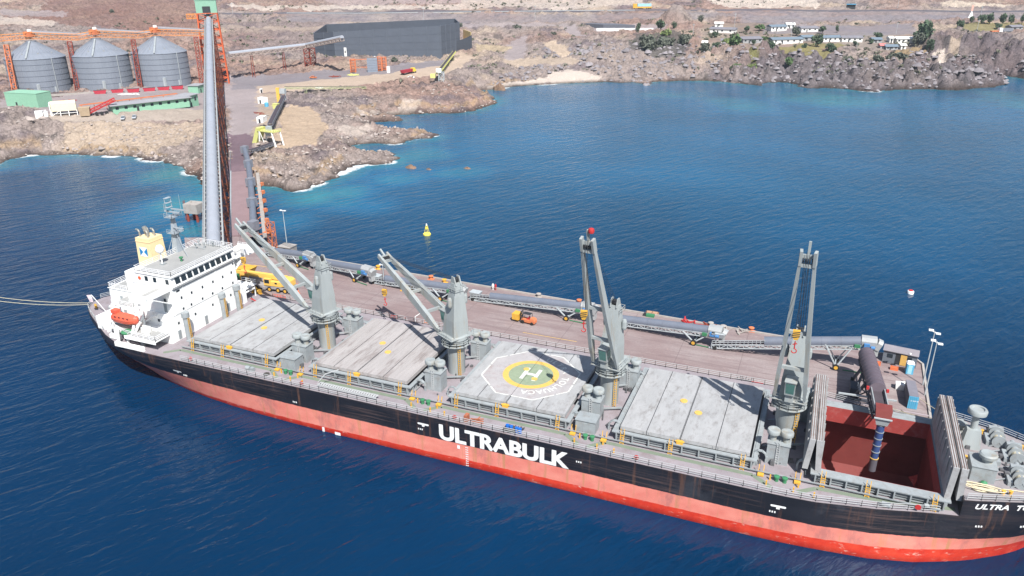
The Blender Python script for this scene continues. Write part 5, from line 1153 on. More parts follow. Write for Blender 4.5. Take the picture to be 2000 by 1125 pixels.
def spout(b):
    z = [sp0.z, sp0.z-9.6]
    b.cyl(sp0, sp0-Vector((0,0,7.3)), .62, .56, n=18)
part('spout', mat('spout_blue', S((58,78,124)), .5, var=.08), ld, spout, smooth=True)
part('spout_tip', mat('spout_grey', S((92,88,96)), .6), ld, lambda b: b.cyl(sp0-Vector((0,0,7.3)), sp0-Vector((0,0,9.6)), .58, .6, n=18), smooth=True)
part('spout_head', M_frame, ld, lambda b: [b.frustum([sp0+Vector(p) for p in ((-.8,-.8,-.7),(.8,-.8,-.7),(.8,.8,-.7),(-.8,.8,-.7))],[sp0+Vector(p) for p in ((-1.15,-1.1,.6),(1.15,-1.1,.6),(1.15,1.1,.6),(-1.15,1.1,.6))]), b.beam(sp0+Vector((-1.3,-1.2,.7)),sp0+Vector((1.3,-1.2,.7)),.2)])
part('red_chute', M_hold, ld, lambda b: b.frustum([sp0+Vector(p) for p in ((-1.1,-1.0,.7),(1.1,-1.0,.7),(1.1,1.0,.7),(-1.1,1.0,.7))],[sp0+Vector(p) for p in ((-1.2,-.6,1.9),(1.2,-.6,1.9),(1.2,1.6,1.9),(-1.2,1.6,1.9))]))
for k in range(6): part('spout_ring', M_gear if k != 5 else M_ring, ld, lambda b: b.cyl(sp0-Vector((0,0,.9+k*1.25)), sp0-Vector((0,0,1.02+k*1.25)), .66, n=18))
part('loader_lamp', M_red, ld, lambda b: [b.box(s1.x-1.7,s1.x-1.3,s1.y-.2,s1.y+.2,s1.z,s1.z+.5), b.box(s1.x+1.3,s1.x+1.7,s1.y-.2,s1.y+.2,s1.z,s1.z+.5)])
# ---- pier furniture
def frame(pa, pb, z=None):
    a = ground(*pa) if z is None else at(*pa, z); b = ground(*pb) if z is None else at(*pb, z)
    d = Vector((b.x-a.x, b.y-a.y)); return a, d.length, math.atan2(d.y, d.x)
a, L, rz = frame((1722,706), (1788,720), PZ)
t = thing('site_cabin', 'long grey corrugated cabin with an open door at the pier end', 'cabin', a, rz)
part('cabin_wall', mat('cabin_grey', S((104,110,118)), .7, var=.1, streak=True), t, lambda b: b.box(0,L,0,2.5,0,2.6))
part('cabin_roof', mat('cabin_roof', S((140,134,138)), .8, var=.1), t, lambda b: b.box(-.15,L+.15,-.3,2.7,2.6,2.7))
part('door', mat('door_ochre', S((206,164,90)), .7), t, lambda b: b.box(L*.52,L*.52+1.1,-.12,-.02,.1,2.3))
part('doorway', M_dark, t, lambda b: b.box(L*.37,L*.51,-.03,.02,.1,2.3))
for x in (.12, .68): part('cabin_window', M_glass, t, lambda b: b.box(L*x,L*x+1,-.05,-.01,1.2,2.0))
part('roof_lamp', M_white, t, lambda b: b.box(L*.75,L*.75+.3,-.2,.1,2.75,3.0))
for k, (px, py, lab) in enumerate([(1712,712,'orange crate in front of the grey cabin'),(1746,722,'second orange crate before the cabin door')]):
    p = at(px,py,PZ); tag(part('crate', mat('crate_orange', S((206,110,70)), .8), None, lambda b: [b.box(-.7,.7,-.4,.4,0,.08), b.box(-.7,.7,-.4,-.34,.08,.6), b.box(-.7,.7,.34,.4,.08,.6), b.box(-.7,-.64,-.34,.34,.08,.6), b.box(.64,.7,-.34,.34,.08,.6), b.box(-.6,.6,-.3,.3,.1,.45)], loc=p, rz=-.1), lab, 'crate')
a, L, rz = frame((1771,797), (1790,800), PZ)
t = thing('blue_container', 'blue grey shipping container standing near the pier end', 'container', a, rz)
Lc = (at(1790,800,PZ)-at(1771,797,PZ)).length
part('container_body', mat('container_grey', S((118,116,124)), .7, var=.1), t, lambda b: [b.box(0,Lc,.02,6.0,0,2.5)]+[b.box(-.04,0,y,y+.25,.2,2.3) for y in np.arange(.3,5.8,.5)])
part('container_door', M_container, t, lambda b: [b.box(0,Lc,-.06,.0,.05,2.45)]+[b.beam((Lc*q,-.09,.1),(Lc*q,-.09,2.4),.06) for q in (.2,.4,.6,.8)])
part('door_lettering', M_letter, t, lambda b: [b.box(Lc*.2+q*.22,Lc*.2+q*.22+.14,-.075,-.062,1.5,1.7) for q in range(6)])
a = at(1768,730,PZ)
t = thing('portable_toilet', 'small light blue cabin with white roof beside the container', 'toilet cabin', a, rz)
part('cabin_body', M_container, t, lambda b: b.box(0,1.3,0,1.3,0,2.1)); part('cabin_top', M_white, t, lambda b: b.frustum([(-.05,-.05,2.1),(1.35,-.05,2.1),(1.35,1.35,2.1),(-.05,1.35,2.1)],[(.2,.2,2.4),(1.1,.2,2.4),(1.1,1.1,2.4),(.2,1.1,2.4)])); part('cabin_door', mat('cabin_door', S((150,200,215))), t, lambda b: b.box(.3,1.0,-.03,0,.1,1.9))
a = at(1757,759,PZ)
t = thing('white_tank', 'white crumpled bulk bag beside the blue container', 'bulk bag', a)
part('bag_body', M_white, t, lambda b: [b.frustum([(-.7,-.6,0),(.7,-.6,0),(.7,.6,0),(-.7,.6,0)],[(-.85,-.7,1.2),(.85,-.7,1.1),(.8,.7,1.3),(-.8,.7,1.1)]), b.box(.1,.5,-.3,.2,1.15,1.5)])
def yard_lamp(px, py, z0, h, lab, twin=False, kind='pier'):
    p = at(px, py, z0) if z0 is not None else ground(px, py)
    t = thing('lamp_post', lab, 'lamp post', p)
    part('pole', M_frame, t, lambda b: b.cyl((0,0,0),(0,0,h),.13,.08,n=8))
    if twin: part('lamp_head', M_white, t, lambda b: [b.box(-1.0,-.2,-.25,.25,h,h+.22), b.box(.2,1.0,-.25,.25,h-.5,h-.28), b.beam((-.6,0,h),(.6,0,h-.4),.1)])
    else: part('lamp_head', M_white, t, lambda b: [b.box(-.9,.9,-.12,.12,h,h+.1), b.box(-.95,-.35,-.2,.2,h+.02,h+.2), b.box(.35,.95,-.2,.2,h+.02,h+.2)])
    return t
yard_lamp(1802,752,PZ,11.1,'tall floodlight pole at the pier corner, the taller one of the pair',True)
yard_lamp(1806,772,PZ,10.9,'tall floodlight pole at the pier end, nearer the container',True)
p = at(563,493,PZ); t = thing('lamp_plinth', 'small concrete block hut under the lone lamp post behind the pier', 'hut', at(562,489,5.2))
part('plinth_block', M_conc, t, lambda b: [b.box(-2,2,-1.5,1.5,-9,1.3), b.box(-2.15,2.15,-1.65,1.65,1.3,1.5)])
part('plinth_door', M_dark, t, lambda b: b.box(-.4,.4,-1.53,-1.49,0,1.1))
q_ = at(562,489,5.2); yl = yard_lamp(562,489,5.2,10,'lone twin headed lamp post on the concrete block behind the pier'); yl.location.z = q_.z+1.5
yard_lamp(750,552,PZ,4.6,'short thin lamp pole beside the second crane jib tip')
# bollards
for k, (px, py, lab) in enumerate([(739,522,'squat yellow bollard behind the second conveyor hood'),(842,542,'orange bollard on the far kerb behind the second jib'),(868,549,'yellow mooring bollard on the far kerb beside the second crane top'),(1052,577,'white capped bollard on the far pier kerb'),(1131,589,'orange bollard next to the third crane jib'),(1467,644,'orange bollard at the far edge beside the fifth conveyor'),(1388,634,'small white bollard on the far kerb'),(1412,640,'pale bollard on the far kerb past the fifth conveyor')]):
    p = at(px, py+3, PZ); tag(part('bollard', [M_yel, M_orng, M_yel, M_conc, M_orng, M_orng, M_conc, M_conc][k], None, lambda b: [b.lathe([(0,0),(.5,0),(.42,.15),(.36,.6),(.6,.75),(.6,.9),(.3,1.0),(0,1.0)], n=14), b.box(-.8,.8,-.6,.6,0,.08)], loc=p), lab, 'bollard', 'bollards along the far pier kerb')
def pile(name, lab, cat, px, py, m, n, sp, sz, seed, z=PZ):
    p = at(px, py, z) if z is not None else ground(px, py); r = random.Random(seed)
    def f(b):
        for _ in range(n):
            x, y = r.uniform(-sp,sp), r.uniform(-sp*.5,sp*.5); a_ = r.uniform(0,3.1); l = r.uniform(.5,1.4)*sz; b.beam((x-l*math.cos(a_),y-l*math.sin(a_),r.uniform(.05,.25)),(x+l*math.cos(a_),y+l*math.sin(a_),r.uniform(.1,.5)),r.uniform(.1,.3)*sz**.5)
    return tag(part(name, m, None, f, loc=p), lab, cat)
pile('steel_offcuts', 'heap of red and orange steel offcuts on the far pier edge', 'scrap heap', 1352, 631, M_red, 9, 1.8, 1.0, 1)
pile('cable_heap', 'loose red cable gear beside the white bollard on the pier', 'cable heap', 1385, 638, M_rust, 8, 1.2, .8, 2)
pile('timber_heap', 'small heap of pale timber along the far kerb', 'timber heap', 1436, 647, M_conc, 9, 2.2, .8, 3)
pile('hose_heap', 'yellow hose and gear lying in front of the third conveyor', 'hose heap', 800, 566, M_yel, 8, 2.6, 1.0, 4)
pile('tool_heap', 'dark tools and gratings at the pier edge beside the ship loader', 'scrap heap', 1768, 815, mat('tool_grey', S((110,104,100))), 22, 1.8, .9, 5)
p = at(1270,618,PZ); t = thing('green_tarp_box', 'green covered box with dark lid near the far pier kerb', 'box', p)
part('box_body', M_green, t, lambda b: b.box(-.9,.9,-.5,.5,0,.5)); part('box_lid', M_dark, t, lambda b: b.frustum([(-1.7,-.3,.0),(-.95,-.3,.0),(-.95,.5,.0),(-1.7,.5,.0)],[(-1.5,-.2,.6),(-1.0,-.2,.6),(-1.0,.4,.6),(-1.5,.4,.6)]))
p = at(1274,613,PZ); tag(part('pallet_stack', mat('pallet', S((176,138,110)), .8), None, lambda b: [b.box(-1.4,1.4,-.5,.5,.12*k,.12*k+.08) for k in range(4)]+[b.box(x-.06,x+.06,-.5,.5,0,.44) for x in (-1.3,0,1.3)], loc=p), 'low stack of brown pallets on the far kerb', 'pallets')
def person(px, py, z, m, lab):
    p = at(px, py, z)
    me = bpy.data.meshes.new('person'); V = [(0,0,.95),(0,0,1.2),(0,0,1.45),(0,0,1.56),(0,0,1.72),(.1,0,.9),(.12,.05,.5),(.12,0,.06),(.14,-.14,.03),(-.1,0,.9),(-.12,-.08,.5),(-.12,.02,.06),(-.14,-.12,.03),(.2,0,1.42),(.27,0,1.15),(.25,-.12,.92),(-.2,0,1.42),(-.27,0,1.15),(-.25,-.1,.92)]
    E_ = [(0,1),(1,2),(2,3),(3,4),(0,5),(5,6),(6,7),(7,8),(0,9),(9,10),(10,11),(11,12),(2,13),(13,14),(14,15),(2,16),(16,17),(17,18)]
    R = [.15,.14,.15,.06,.11,.09,.07,.05,.04,.09,.07,.05,.04,.07,.05,.04,.07,.05,.04]
    me.from_pydata(V, E_, []); o = bpy.data.objects.new('person', me); COL.objects.link(o); o.location = p
    md = o.modifiers.new('skin', 'SKIN'); me.skin_vertices  # radii
    for i, r in enumerate(R): me.skin_vertices[0].data[i].radius = (r, r)
    me.skin_vertices[0].data[0].use_root = True
    s = o.modifiers.new('sub', 'SUBSURF'); s.levels = 1; s.render_levels = 1
    me.materials.append(m); return tag(o, lab, 'person')
M_hiv = mat('hi_vis', S((230,110,50)), .7)
try:
    person(968,567,PZ,M_red,'worker in red standing at the far pier kerb')
    person(963,566,PZ,M_white,'worker in pale clothes beside the one in red at the pier kerb')
except Exception as ex: print('person', ex)
for px, py, lab in ((583,573,'small orange traffic cone right of the yellow mobile crane'),(1029,464,'')):
    if lab: tag(part('traffic_cone', M_hiv, None, lambda b: [b.cyl((0,0,.05),(0,0,.9),.25,.06,n=10), b.box(-.3,.3,-.3,.3,0,.05)], loc=at(px,py,PZ)), lab, 'traffic cone')
# ---- yellow mobile crane
a, L, rz = frame((512,569), (566,575), PZ)
t = thing('mobile_crane', 'yellow four axle mobile crane parked on the pier beside the bridge', 'mobile crane', at(536,566,PZ), rz-.05)
part('carrier', mat('carrier_grey', S((150,146,146)), .6), t, lambda b: [b.box(-6.2,5.6,-1.3,1.3,.75,1.35), b.box(-6.2,-4.2,-1.3,1.3,1.35,2.3), b.box(-2.2,-1.4,-1.6,1.6,.5,1.2), b.box(4.9,5.6,-1.6,1.6,.5,1.2)])
for x in (-4.2,-.4,2.0,3.9):
    for s in (-1,1):
        wl = part('wheel', M_tyre, t, lambda b: b.cyl((x,s*.9,.62),(x,s*1.38,.62),.64,n=18), smooth=True)
        part('rim', M_yel, wl, lambda b: b.cyl((x,s*1.39,.62),(x,s*1.42,.62),.36,n=12))
M_cy = mat('crane_yellow', S((228,184,92)), .5, var=.05)
part('boom', M_cy, t, lambda b: [b.beam((-9.0,.1,3.55),(3.8,.2,3.35),.95,1.05), b.beam((-10.8,.1,3.55),(-9.0,.1,3.55),.6,.7)])
part('turntable', M_cy, t, lambda b: [b.box(-1.6,3.0,-1.2,1.2,1.5,2.6), b.box(3.0,5.4,-1.25,1.25,1.7,3.1), b.frustum([(3.0,-1.2,3.1),(5.4,-1.2,3.1),(5.4,1.2,3.1),(3.0,1.2,3.1)],[(3.6,-.8,3.7),(5.0,-.8,3.7),(5.0,.8,3.7),(3.6,.8,3.7)])])
cb_ = part('crane_cab', M_cy, t, lambda b: [b.box(-1.7,.1,-1.45,-.75,1.6,3.3)])
part('cab_window', M_glass, cb_, lambda b: [b.box(-1.45,-.15,-1.49,-1.45,2.2,3.1), b.box(1.2,1.8,-1.24,-1.2,2.1,2.5)])
part('tail_panel', M_container, t, lambda b: [b.box(5.6,5.68,-1.2,1.2,.9,1.7)])
part('red_marker', M_hiv, t, lambda b: [b.box(5.62,5.75,-1.35,-1.1,.7,1.8), b.box(5.62,5.75,1.1,1.35,.7,1.8)])
p = at(486,532,PZ+1.2)
t = thing('yellow_hopper', 'yellow slatted hopper with green skirt behind the bridge wing', 'hopper', at(485,548,PZ))
part('hopper_body', M_yel, t, lambda b: [b.frustum([(-1,-1,1.5),(1,-1,1.5),(1,1,1.5),(-1,1,1.5)],[(-2,-1.7,3.6),(2,-1.7,3.6),(2,1.7,3.6),(-2,1.7,3.6)])]+[b.beam((x,y,0),(x,y,2),.2) for x in (-1.2,1.2) for y in (-1.2,1.2)])
part('hopper_skirt', M_green, t, lambda b: b.box(-3.6,-1.8,-1.4,1,.6,1.9))
t = thing('steel_drum_skid', 'yellow round skid beside the front wheel of the mobile crane', 'skid', at(502,575,PZ))
part('skid_body', M_yel, t, lambda b: [b.cyl((-.9,0,.8),(.9,0,.8),.7,n=16), b.box(-1,1,-.8,.8,0,.25)])
# ---- forklift
t = thing('forklift', 'orange forklift carrying yellow slatted pallet cages on the pier', 'forklift', at(1031,631,PZ), -.12)
part('chassis', M_orng, t, lambda b: [b.box(-1.3,1.9,-.65,.65,.4,1.0), b.frustum([(.7,-.65,1.0),(1.9,-.65,1.0),(1.9,.65,1.0),(.7,.65,1.0)],[(.8,-.6,1.5),(1.7,-.6,1.4),(1.7,.6,1.4),(.8,.6,1.5)])])
part('overhead_guard', M_dark, t, lambda b: [b.beam((x,y,.9),(x*.85,y,2.3),.08) for x in (-1.1,.9) for y in (-.55,.55)]+[b.box(-1,.8,-.6,.6,2.3,2.36)])
part('mast', M_dark, t, lambda b: [b.box(-1.55,-1.4,y-.07,y+.07,.1,2.6) for y in (-.5,.5)]+[b.box(-1.6,-1.35,-.5,.5,z,z+.1) for z in (.5,1.5,2.5)])
part('fork', M_dark, t, lambda b: [b.box(-2.9,-1.5,y-.07,y+.07,.5,.56) for y in (-.35,.35)])
for x, r in ((-.95,.42),(1.3,.36)):
    for s in (-1,1): part('wheel', M_tyre, t, lambda b: b.cyl((x,s*.5,r),(x,s*.78,r),r,n=14))
part('seat', M_red, t, lambda b: [b.box(-.2,.4,-.3,.3,1.0,1.2), b.box(.3,.45,-.3,.3,1.2,1.7)])
fk = Matrix.Rotation(-.12,4,'Z') @ Vector((-2.6,0,.56)); base = at(1031,631,PZ)
t = thing('pallet_cage', 'yellow slatted pallet cage on the forks of the orange forklift', 'pallet cage', base+fk, -.12)
part('cage_frame', M_yel, t, lambda b: [b.box(-.9,.7,-.9,.9,0,.12)]+[b.box(-.9,.7,y-.05,y+.05,.12,1.3) for y in np.linspace(-.85,.85,7)]+[b.box(-.9,.7,-.9,.9,1.3,1.4)])
# red loader with dark frame by the ship side
t = thing('red_skip', 'red skip with dark folded gratings beside the fourth hatch', 'skip', at(1476,758,PZ))
part('skip_body', M_red, t, lambda b: b.frustum([(-.7,-.5,0),(.9,-.5,0),(.9,.5,0),(-.7,.5,0)],[(-.9,-.7,1.0),(1.2,-.7,.9),(1.2,.7,.9),(-.9,.7,1.0)]))
part('grating', M_dark, t, lambda b: [b.beam((-3.6+.5*k,-.6,.1),(-3.4+.5*k,.4,1.6+.2*(k%2)),.12) for k in range(6)]+[b.beam((-3.8,-.5,.3),(-.9,-.5,.4),.15), b.beam((-3.8,-.3,1.3),(-.9,-.3,1.4),.12)])
# safety fences in red and white along the ship side of the pier
for px, py, lab in ((545,583,'row of small red barriers beside the first hatch'),(778,625,'row of small red barriers beside the second hatch')):
    p = at(px,py,PZ); tag(part('safety_barrier', mat('barrier_red', S((214,96,80))), None, lambda b: [b.rail([(-1.8,0,0),(1.8,0.1,0)],.9,2,.7,.08)], loc=p), lab, 'barrier')
t = thing('gangway_davit', 'white bent gangway pole beside the second hatch', 'gangway pole', at(812,640,PZ))
part('pole', M_white, t, lambda b: [b.cyl((0,0,0),(0,0,2.6),.09), b.cyl((0,0,2.6),(1.3,.3,3.6),.09)])
t = thing('orange_trestle', 'orange A frame trestle standing by the second hatch', 'trestle', at(832,643,PZ))
part('trestle_leg', M_orng, t, lambda b: [b.beam((-.7,0,0),(-.1,0,2.4),.12), b.beam((.7,0,0),(.1,0,2.4),.12), b.beam((-.5,0,.8),(.5,0,.8),.1), b.beam((-.3,0,1.6),(.3,0,1.6),.1)])
# ---- buoys and dolphin
t = thing('navigation_buoy', 'yellow navigation buoy floating beyond the pier', 'buoy', at(834,459,0))
part('buoy_float', mat('buoy_yellow', S((232,214,90)), .5), t, lambda b: b.lathe([(0,-.5),(1.0,-.4),(1.25,.1),(1.2,.5),(.6,.9),(0,.95)], n=20), smooth=True)
part('buoy_tower', mat('buoy_yellow', S((232,214,90))), t, lambda b: [b.beam((x,y,.8),(x*.3,y*.3,3.2),.1) for x in (-.55,.55) for y in (-.55,.55)]+[b.box(-.35,.35,-.35,.35,2.0,2.6)])
part('buoy_lamp', M_white, t, lambda b: b.lathe([(0,3.1),(.22,3.1),(.22,3.6),(0,3.8)], n=10))
t = thing('mooring_buoy', 'red and white mooring buoy on the open water at right', 'buoy', at(1778,573,0))
part('buoy_body', M_white, t, lambda b: b.lathe([(0,-.4),(.75,-.4),(.8,.6),(.7,.75),(0,.8)], n=18), smooth=True)
part('buoy_top', M_red, t, lambda b: b.lathe([(0,.76),(.55,.76),(.5,.95),(0,1.0)], n=16))
p = at(380,432,0)
t = thing('mooring_dolphin', 'square white concrete mooring block on rusty piles beside the gallery', 'mooring block', (p.x,p.y,0), .1)
part('dolphin_cap', M_conc, t, lambda b: [b.box(-2.6,2.6,-1.2,3.2,2.9,6.0)]); 
part('cap_top', M_conc, t, lambda b: [b.box(-2.5,2.5,-1.1,3.1,6.0,6.08), b.cyl((-1,1,6.08),(-1,1,6.7),.3), b.beam((.1,-1.22,3),(.1,-1.22,6.05),.12)])
for x in (-1.8,1.8):
    for y in (-.6,2.4): part('dolphin_pile', M_rust, t, lambda b: b.cyl((x,y,-4),(x,y,2.95),.45,n=10))
part('dolphin_ladder', M_rust, t, lambda b: [b.beam((-2.9,-.4+q,.3),(-2.9,-.4+q,7.0),.15) for q in (0,.6)]+[b.beam((-2.9,-.4,.6+.5*k),(-2.9,.2,.6+.5*k),.1) for k in range(12)])
# ============================================================ shore plant
M_gal = mat('gallery_cover', S((156,160,168)), .45, var=.05, scale=.2, dirt=S((150,148,150)), dirt_amt=.3)
M_silo = mat('silo_steel', S((126,132,142)), .5, var=.06, scale=.25, dirt=S((104,110,120)), dirt_amt=.5, dirt_scale=.15, streak=True)
M_hg = mat('pale_green_sheet', S((128,168,146)), .7, var=.06)
M_net = mat('windbreak_sheet', S((84,90,100)), .8, var=.08, scale=.15)
# ---- silos
sil = []
SI = [((-270,206.8),'left cone roofed grey grain silo behind the green shed'),((-245.8,229.4),'middle cone roofed grey silo behind the red skips'),((-223,252.0),'right cone roofed grey silo next to the tall gallery')]
def silo(c, lab, rib=1):
    t = thing('storage_silo', lab, 'silo', (c[0],c[1],12), 0, 'three cone roofed silos on the shore'); R = 15.4
    def wall(b):
        n = 72; pr = [(R,-2)]
        pr += [(R,18.0)]
        vs = []; 
        b.lathe(pr+[(R+.2,18.1),(R+.2,18.3),(R-.2,18.3)], n=n)
    part('silo_wall', M_silo, t, wall, smooth=True)
    part('wall_rib', M_silo, t, lambda b: [b.beam((R*math.cos(a),R*math.sin(a),0),(R*math.cos(a),R*math.sin(a),18),.16,up=(math.cos(a),math.sin(a),0)) for a in np.linspace(0,2*math.pi,80,endpoint=False)])
    def wl(b):      # thin dark seams round the wall
        for k in range(1,6): z = 18.2*k/6; b.lathe([(R-.1,z-.05),(R+.1,z-.05),(R+.1,z+.12),(R-.1,z+.12)], n=72)
    part('wall_ring', mat('ring_dark', S((88,94,106)), .6), t, wl)
    part('silo_roof', M_silo, t, lambda b: [b.lathe([(R+.3,18.2),(2.6,26.4),(2.6,27.0),(0,27.2)], n=36)]+[b.beam((R*math.cos(a),R*math.sin(a),18.4),(2.6*math.cos(a),2.6*math.sin(a),26.55),.14) for a in np.linspace(0,2*math.pi,36,endpoint=False)])
    part('roof_stair', M_gear, t, lambda b: b.beam((R*math.cos(-.95),R*math.sin(-.95),18.9),(2.6*math.cos(-.95),2.6*math.sin(-.95),27.0),.9,.35))
    part('roof_vent', M_hood, t, lambda b: [b.box(11.5*math.cos(a)-.35,11.5*math.cos(a)+.35,11.5*math.sin(a)-.35,11.5*math.sin(a)+.35,19.9,21.2) for a in np.arange(.2,6.2,.7)])
    part('silo_door', M_frame, t, lambda b: [b.box(R*math.cos(-.75)-.3,R*math.cos(-.75)+.9,R*math.sin(-.75)-.9,R*math.sin(-.75)+.3,0,5), b.box(R*math.cos(-.2)-.2,R*math.cos(-.2)+.5,R*math.sin(-.2)-.6,R*math.sin(-.2)+.3,0,3)], each=1)
    part('wall_ladder', M_frame, t, lambda b: [b.beam((R*math.cos(a)+.3,R*math.sin(a)-.3,0),(R*math.cos(a)+.3,R*math.sin(a)-.3,18.5),.25) for a in (-.12,)])
for c, lab in SI: silo(c, lab)
# ---- gantry over the silos
g0 = Vector((-284,188,39)); G1 = Vector((-197,268,36.5))
gan = thing('silo_gantry', 'long orange lattice gantry running over the three silos', 'gantry', (0,0,0))
Pg = [Vector((-320,150,36.5)), Vector((-270,206.8,40.2)), Vector((-252,222,38.6)), Vector((-245.8,229.4,40.0)), Vector((-230,245,38.4)), Vector((-223,252,39.6)), Vector((-200,273,38.0))]
part('gantry_walkway', mat('gantry_orange', S((206,138,90)), .7, var=.2, scale=.3), gan, lambda b: [b.truss(p, q, 2.8, 2.0, 2.6, .26) for p, q in zip(Pg[:-1], Pg[1:])])
part('gantry_rail', mat('gantry_yellow', S((216,140,72)), .6), gan, lambda b: [b.beam(p+Vector((1.2,-1.2,3.4)), q+Vector((1.2,-1.2,3.4)), .3) for p, q in zip(Pg[:-1], Pg[1:])]+[b.rail([p+Vector((1.2,-1.2,2.4)), q+Vector((1.2,-1.2,2.4))],1.0,1,2.2,.14) for p, q in zip(Pg[:-1], Pg[1:])])
def seg_belt(b):
    for c in ((-270,206.8),(-245.8,229.4),(-223,252)):
        p = Vector((c[0]+1,c[1]+1,43.4)); q = Vector((c[0]+21,c[1]+22,40.6)); half_tube(b, p, q, 1.2, 2.2)
part('gantry_belt', mat('belt_hood_grey', S((126,124,128)), .6), gan, seg_belt)
part('gantry_head', M_orng, gan, lambda b: [b.box(c[0]-2.4,c[0]+2,c[1]-2,c[1]+2,41.2,44.0) for c in ((-270,206.8),(-245.8,229.4),(-223,252))])
part('gantry_fan', M_white, gan, lambda b: [b.box(c[0]-.6,c[0]+.9,c[1]-.6,c[1]+.9,44.0,45.2) for c in ((-270,206.8),(-245.8,229.4),(-223,252))])
for (x, y) in ((-268.6,187.8),(-251.6,213.6),(-224.8,233.6),(-202.2,259.1)):
    part('gantry_leg', M_rust if x > -265 else M_orng, gan, lambda b: [b.truss(Vector((x+1.5,y-1.5,11)), Vector((x-1.5,y+2.5,38.2)), 2.6, 2.2, 3.0, .36, up=(1,1,0))])
# ---- the tall inclined gallery
gal = thing('inclined_gallery', 'long pale tube covered conveyor gallery climbing from the pier to the green head house', 'conveyor gallery', (0,0,0))
GP = [Vector((24,14,12.3)) , Vector((10.5,31.7,12.8)), Vector((-70,121,13.6)), Vector((-144.4,206.2,25.0)), Vector((-228.1,303.8,50.0))]
_a, _b = at(417,470,20), at(407,24,49.6); GP = [_a+(_a-_b)*.008]+[_a.lerp(_b,k/6) for k in range(1,7)]
part('gallery_tube', M_gal, gal, lambda b: [half_tube(b, p, q, 1.55, 6) for p, q in zip(GP[:-1], GP[1:])], smooth=True)
def gfr(b):
    for p, q in zip(GP[:-1], GP[1:]):
        e = Vector((0,0,-1.6)); b.truss(p+e, q+e, 3.9, 1.2, 3.2, .2)
        d = (q-p).normalized(); n = Vector((d.y,-d.x,0)).normalized()
        for s in (-1, 1): b.beam(p+n*(2.15*s)+Vector((0,0,-.1)), q+n*(2.15*s)+Vector((0,0,-.1)), .45, .14); b.rail([p+n*(2.3*s), q+n*(2.3*s)], .9, 1, 2.4, .09)
part('gallery_walkway', M_hood, gal, gfr)
def bent(p, i):
    zt = p.z-1.6; zb = max(gz(p.x,p.y), -3)-.3; H = zt-zb; d = DD
    n = Vector((NN.x, NN.y, 0)); s = .9+.05*H
    def f(b):
        c = []
        for q in (-1, 1):
            for r in (-1, 1):
                top = Vector((p.x,p.y,zt))+n*(1.7*q)+Vector((d.x,d.y,0))*(1.1*r); bot = Vector((p.x,p.y,zb))+n*((1.8+s*.5)*q)+Vector((d.x,d.y,0))*(1.6*r); b.beam(top,bot,.26,.26,up=(1,0,0)); c.append((top,bot))
        k = max(2, int(H/4.5))
        for a_, b_ in ((0,1),(2,3),(0,2),(1,3)):
            for j in range(k):
                t0, t1 = j/k, (j+1)/k; b.beam(c[a_][0].lerp(c[a_][1],t0), c[b_][0].lerp(c[b_][1],t1), .16, up=(1,0,0)); b.beam(c[b_][0].lerp(c[b_][1],t0), c[a_][0].lerp(c[a_][1],t1), .16, up=(1,0,0)); b.beam(c[a_][0].lerp(c[a_][1],t1), c[b_][0].lerp(c[b_][1],t1), .16, up=(1,0,0))
    part('trestle_bent', mat('trestle_brown', S((150,88,66)), .8, var=.2, scale=.4), gal, f)
cum = 0; step = 0; i = 0
for p, q in zip(GP[:-1], GP[1:]):
    L = (q-p).length
    while step < cum+L:
        bent(p.lerp(q, (step-cum)/L), i); step += 34; i += 1
        if i > 30: break
    cum += L
    if i > 30: break
# ---- tower and green head house
hd = Vector((-228.1,303.8,0)); dv = Vector((DD.x,DD.y,0)); nv = Vector((NN.x,NN.y,0))
tw_rz = math.atan2(DD.y, DD.x)     # local x runs up the gallery, local y to its left
T0 = Vector((-206.0,278.0,8.6))
tow = thing('gallery_tower', 'tall orange braced steel tower topped by the green head house', 'tower', T0, tw_rz)
def twr(b):
    H = 42; X0, X1, Y0, Y1 = 0.0, 12.0, -6.2, 6.2
    leg = lambda x, y: (Vector((x*1.0, y*1.12+.0, -1)), Vector((x, y*.92, H)))
    Lg = [leg(X0,Y0), leg(X1,Y0), leg(X1,Y1), leg(X0,Y1)]
    for a_, b_ in Lg: b.beam(a_, b_, .8, up=(1,0,0))
    k = 9
    for i in range(4):
        p, q = Lg[i], Lg[(i+1)%4]
        for j in range(k+1):
            t0 = j/k; b.beam(p[0].lerp(p[1],t0), q[0].lerp(q[1],t0), .42)
            if j < k: b.beam(p[0].lerp(p[1],t0), q[0].lerp(q[1],t0+1/k), .3); b.beam(q[0].lerp(q[1],t0), p[0].lerp(p[1],t0+1/k), .3)
    for j in range(2, k): b.box(X0+1,X1-1,Y0*.8,Y1*.8,H*j/k-.1,H*j/k+.05) if j % 2 else None
part('tower_frame', mat('tower_orange', S((196,92,52)), .7, var=.25, scale=.1, dirt=S((120,52,40)), dirt_amt=.8, dirt_scale=.12), tow, twr)
def headh(b):
    b.box(0,12,-6,6,42.2,49.5)
    b.frustum([(-.3,-6.3,49.5),(12.3,-6.3,49.5),(12.3,6.3,49.5),(-.3,6.3,49.5)],[(3,-6.3,50.6),(9,-6.3,50.6),(9,6.3,50.6),(3,6.3,50.6)])
part('head_house', M_hg, tow, headh, label='pale green sheet clad head house')
part('house_opening', M_dark, tow, lambda b: b.box(-.05,.02,-2.3,2.3,42.2,46.0))
part('side_platform', mat('gantry_yellow', S((216,140,72))), tow, lambda b: [b.truss(Vector((4,6.4,39)), Vector((4,12,39)), 4, 2.6, 2, .3), b.rail([(0,8.8,39),(8,8.8,39)],1,2,2,.15)])
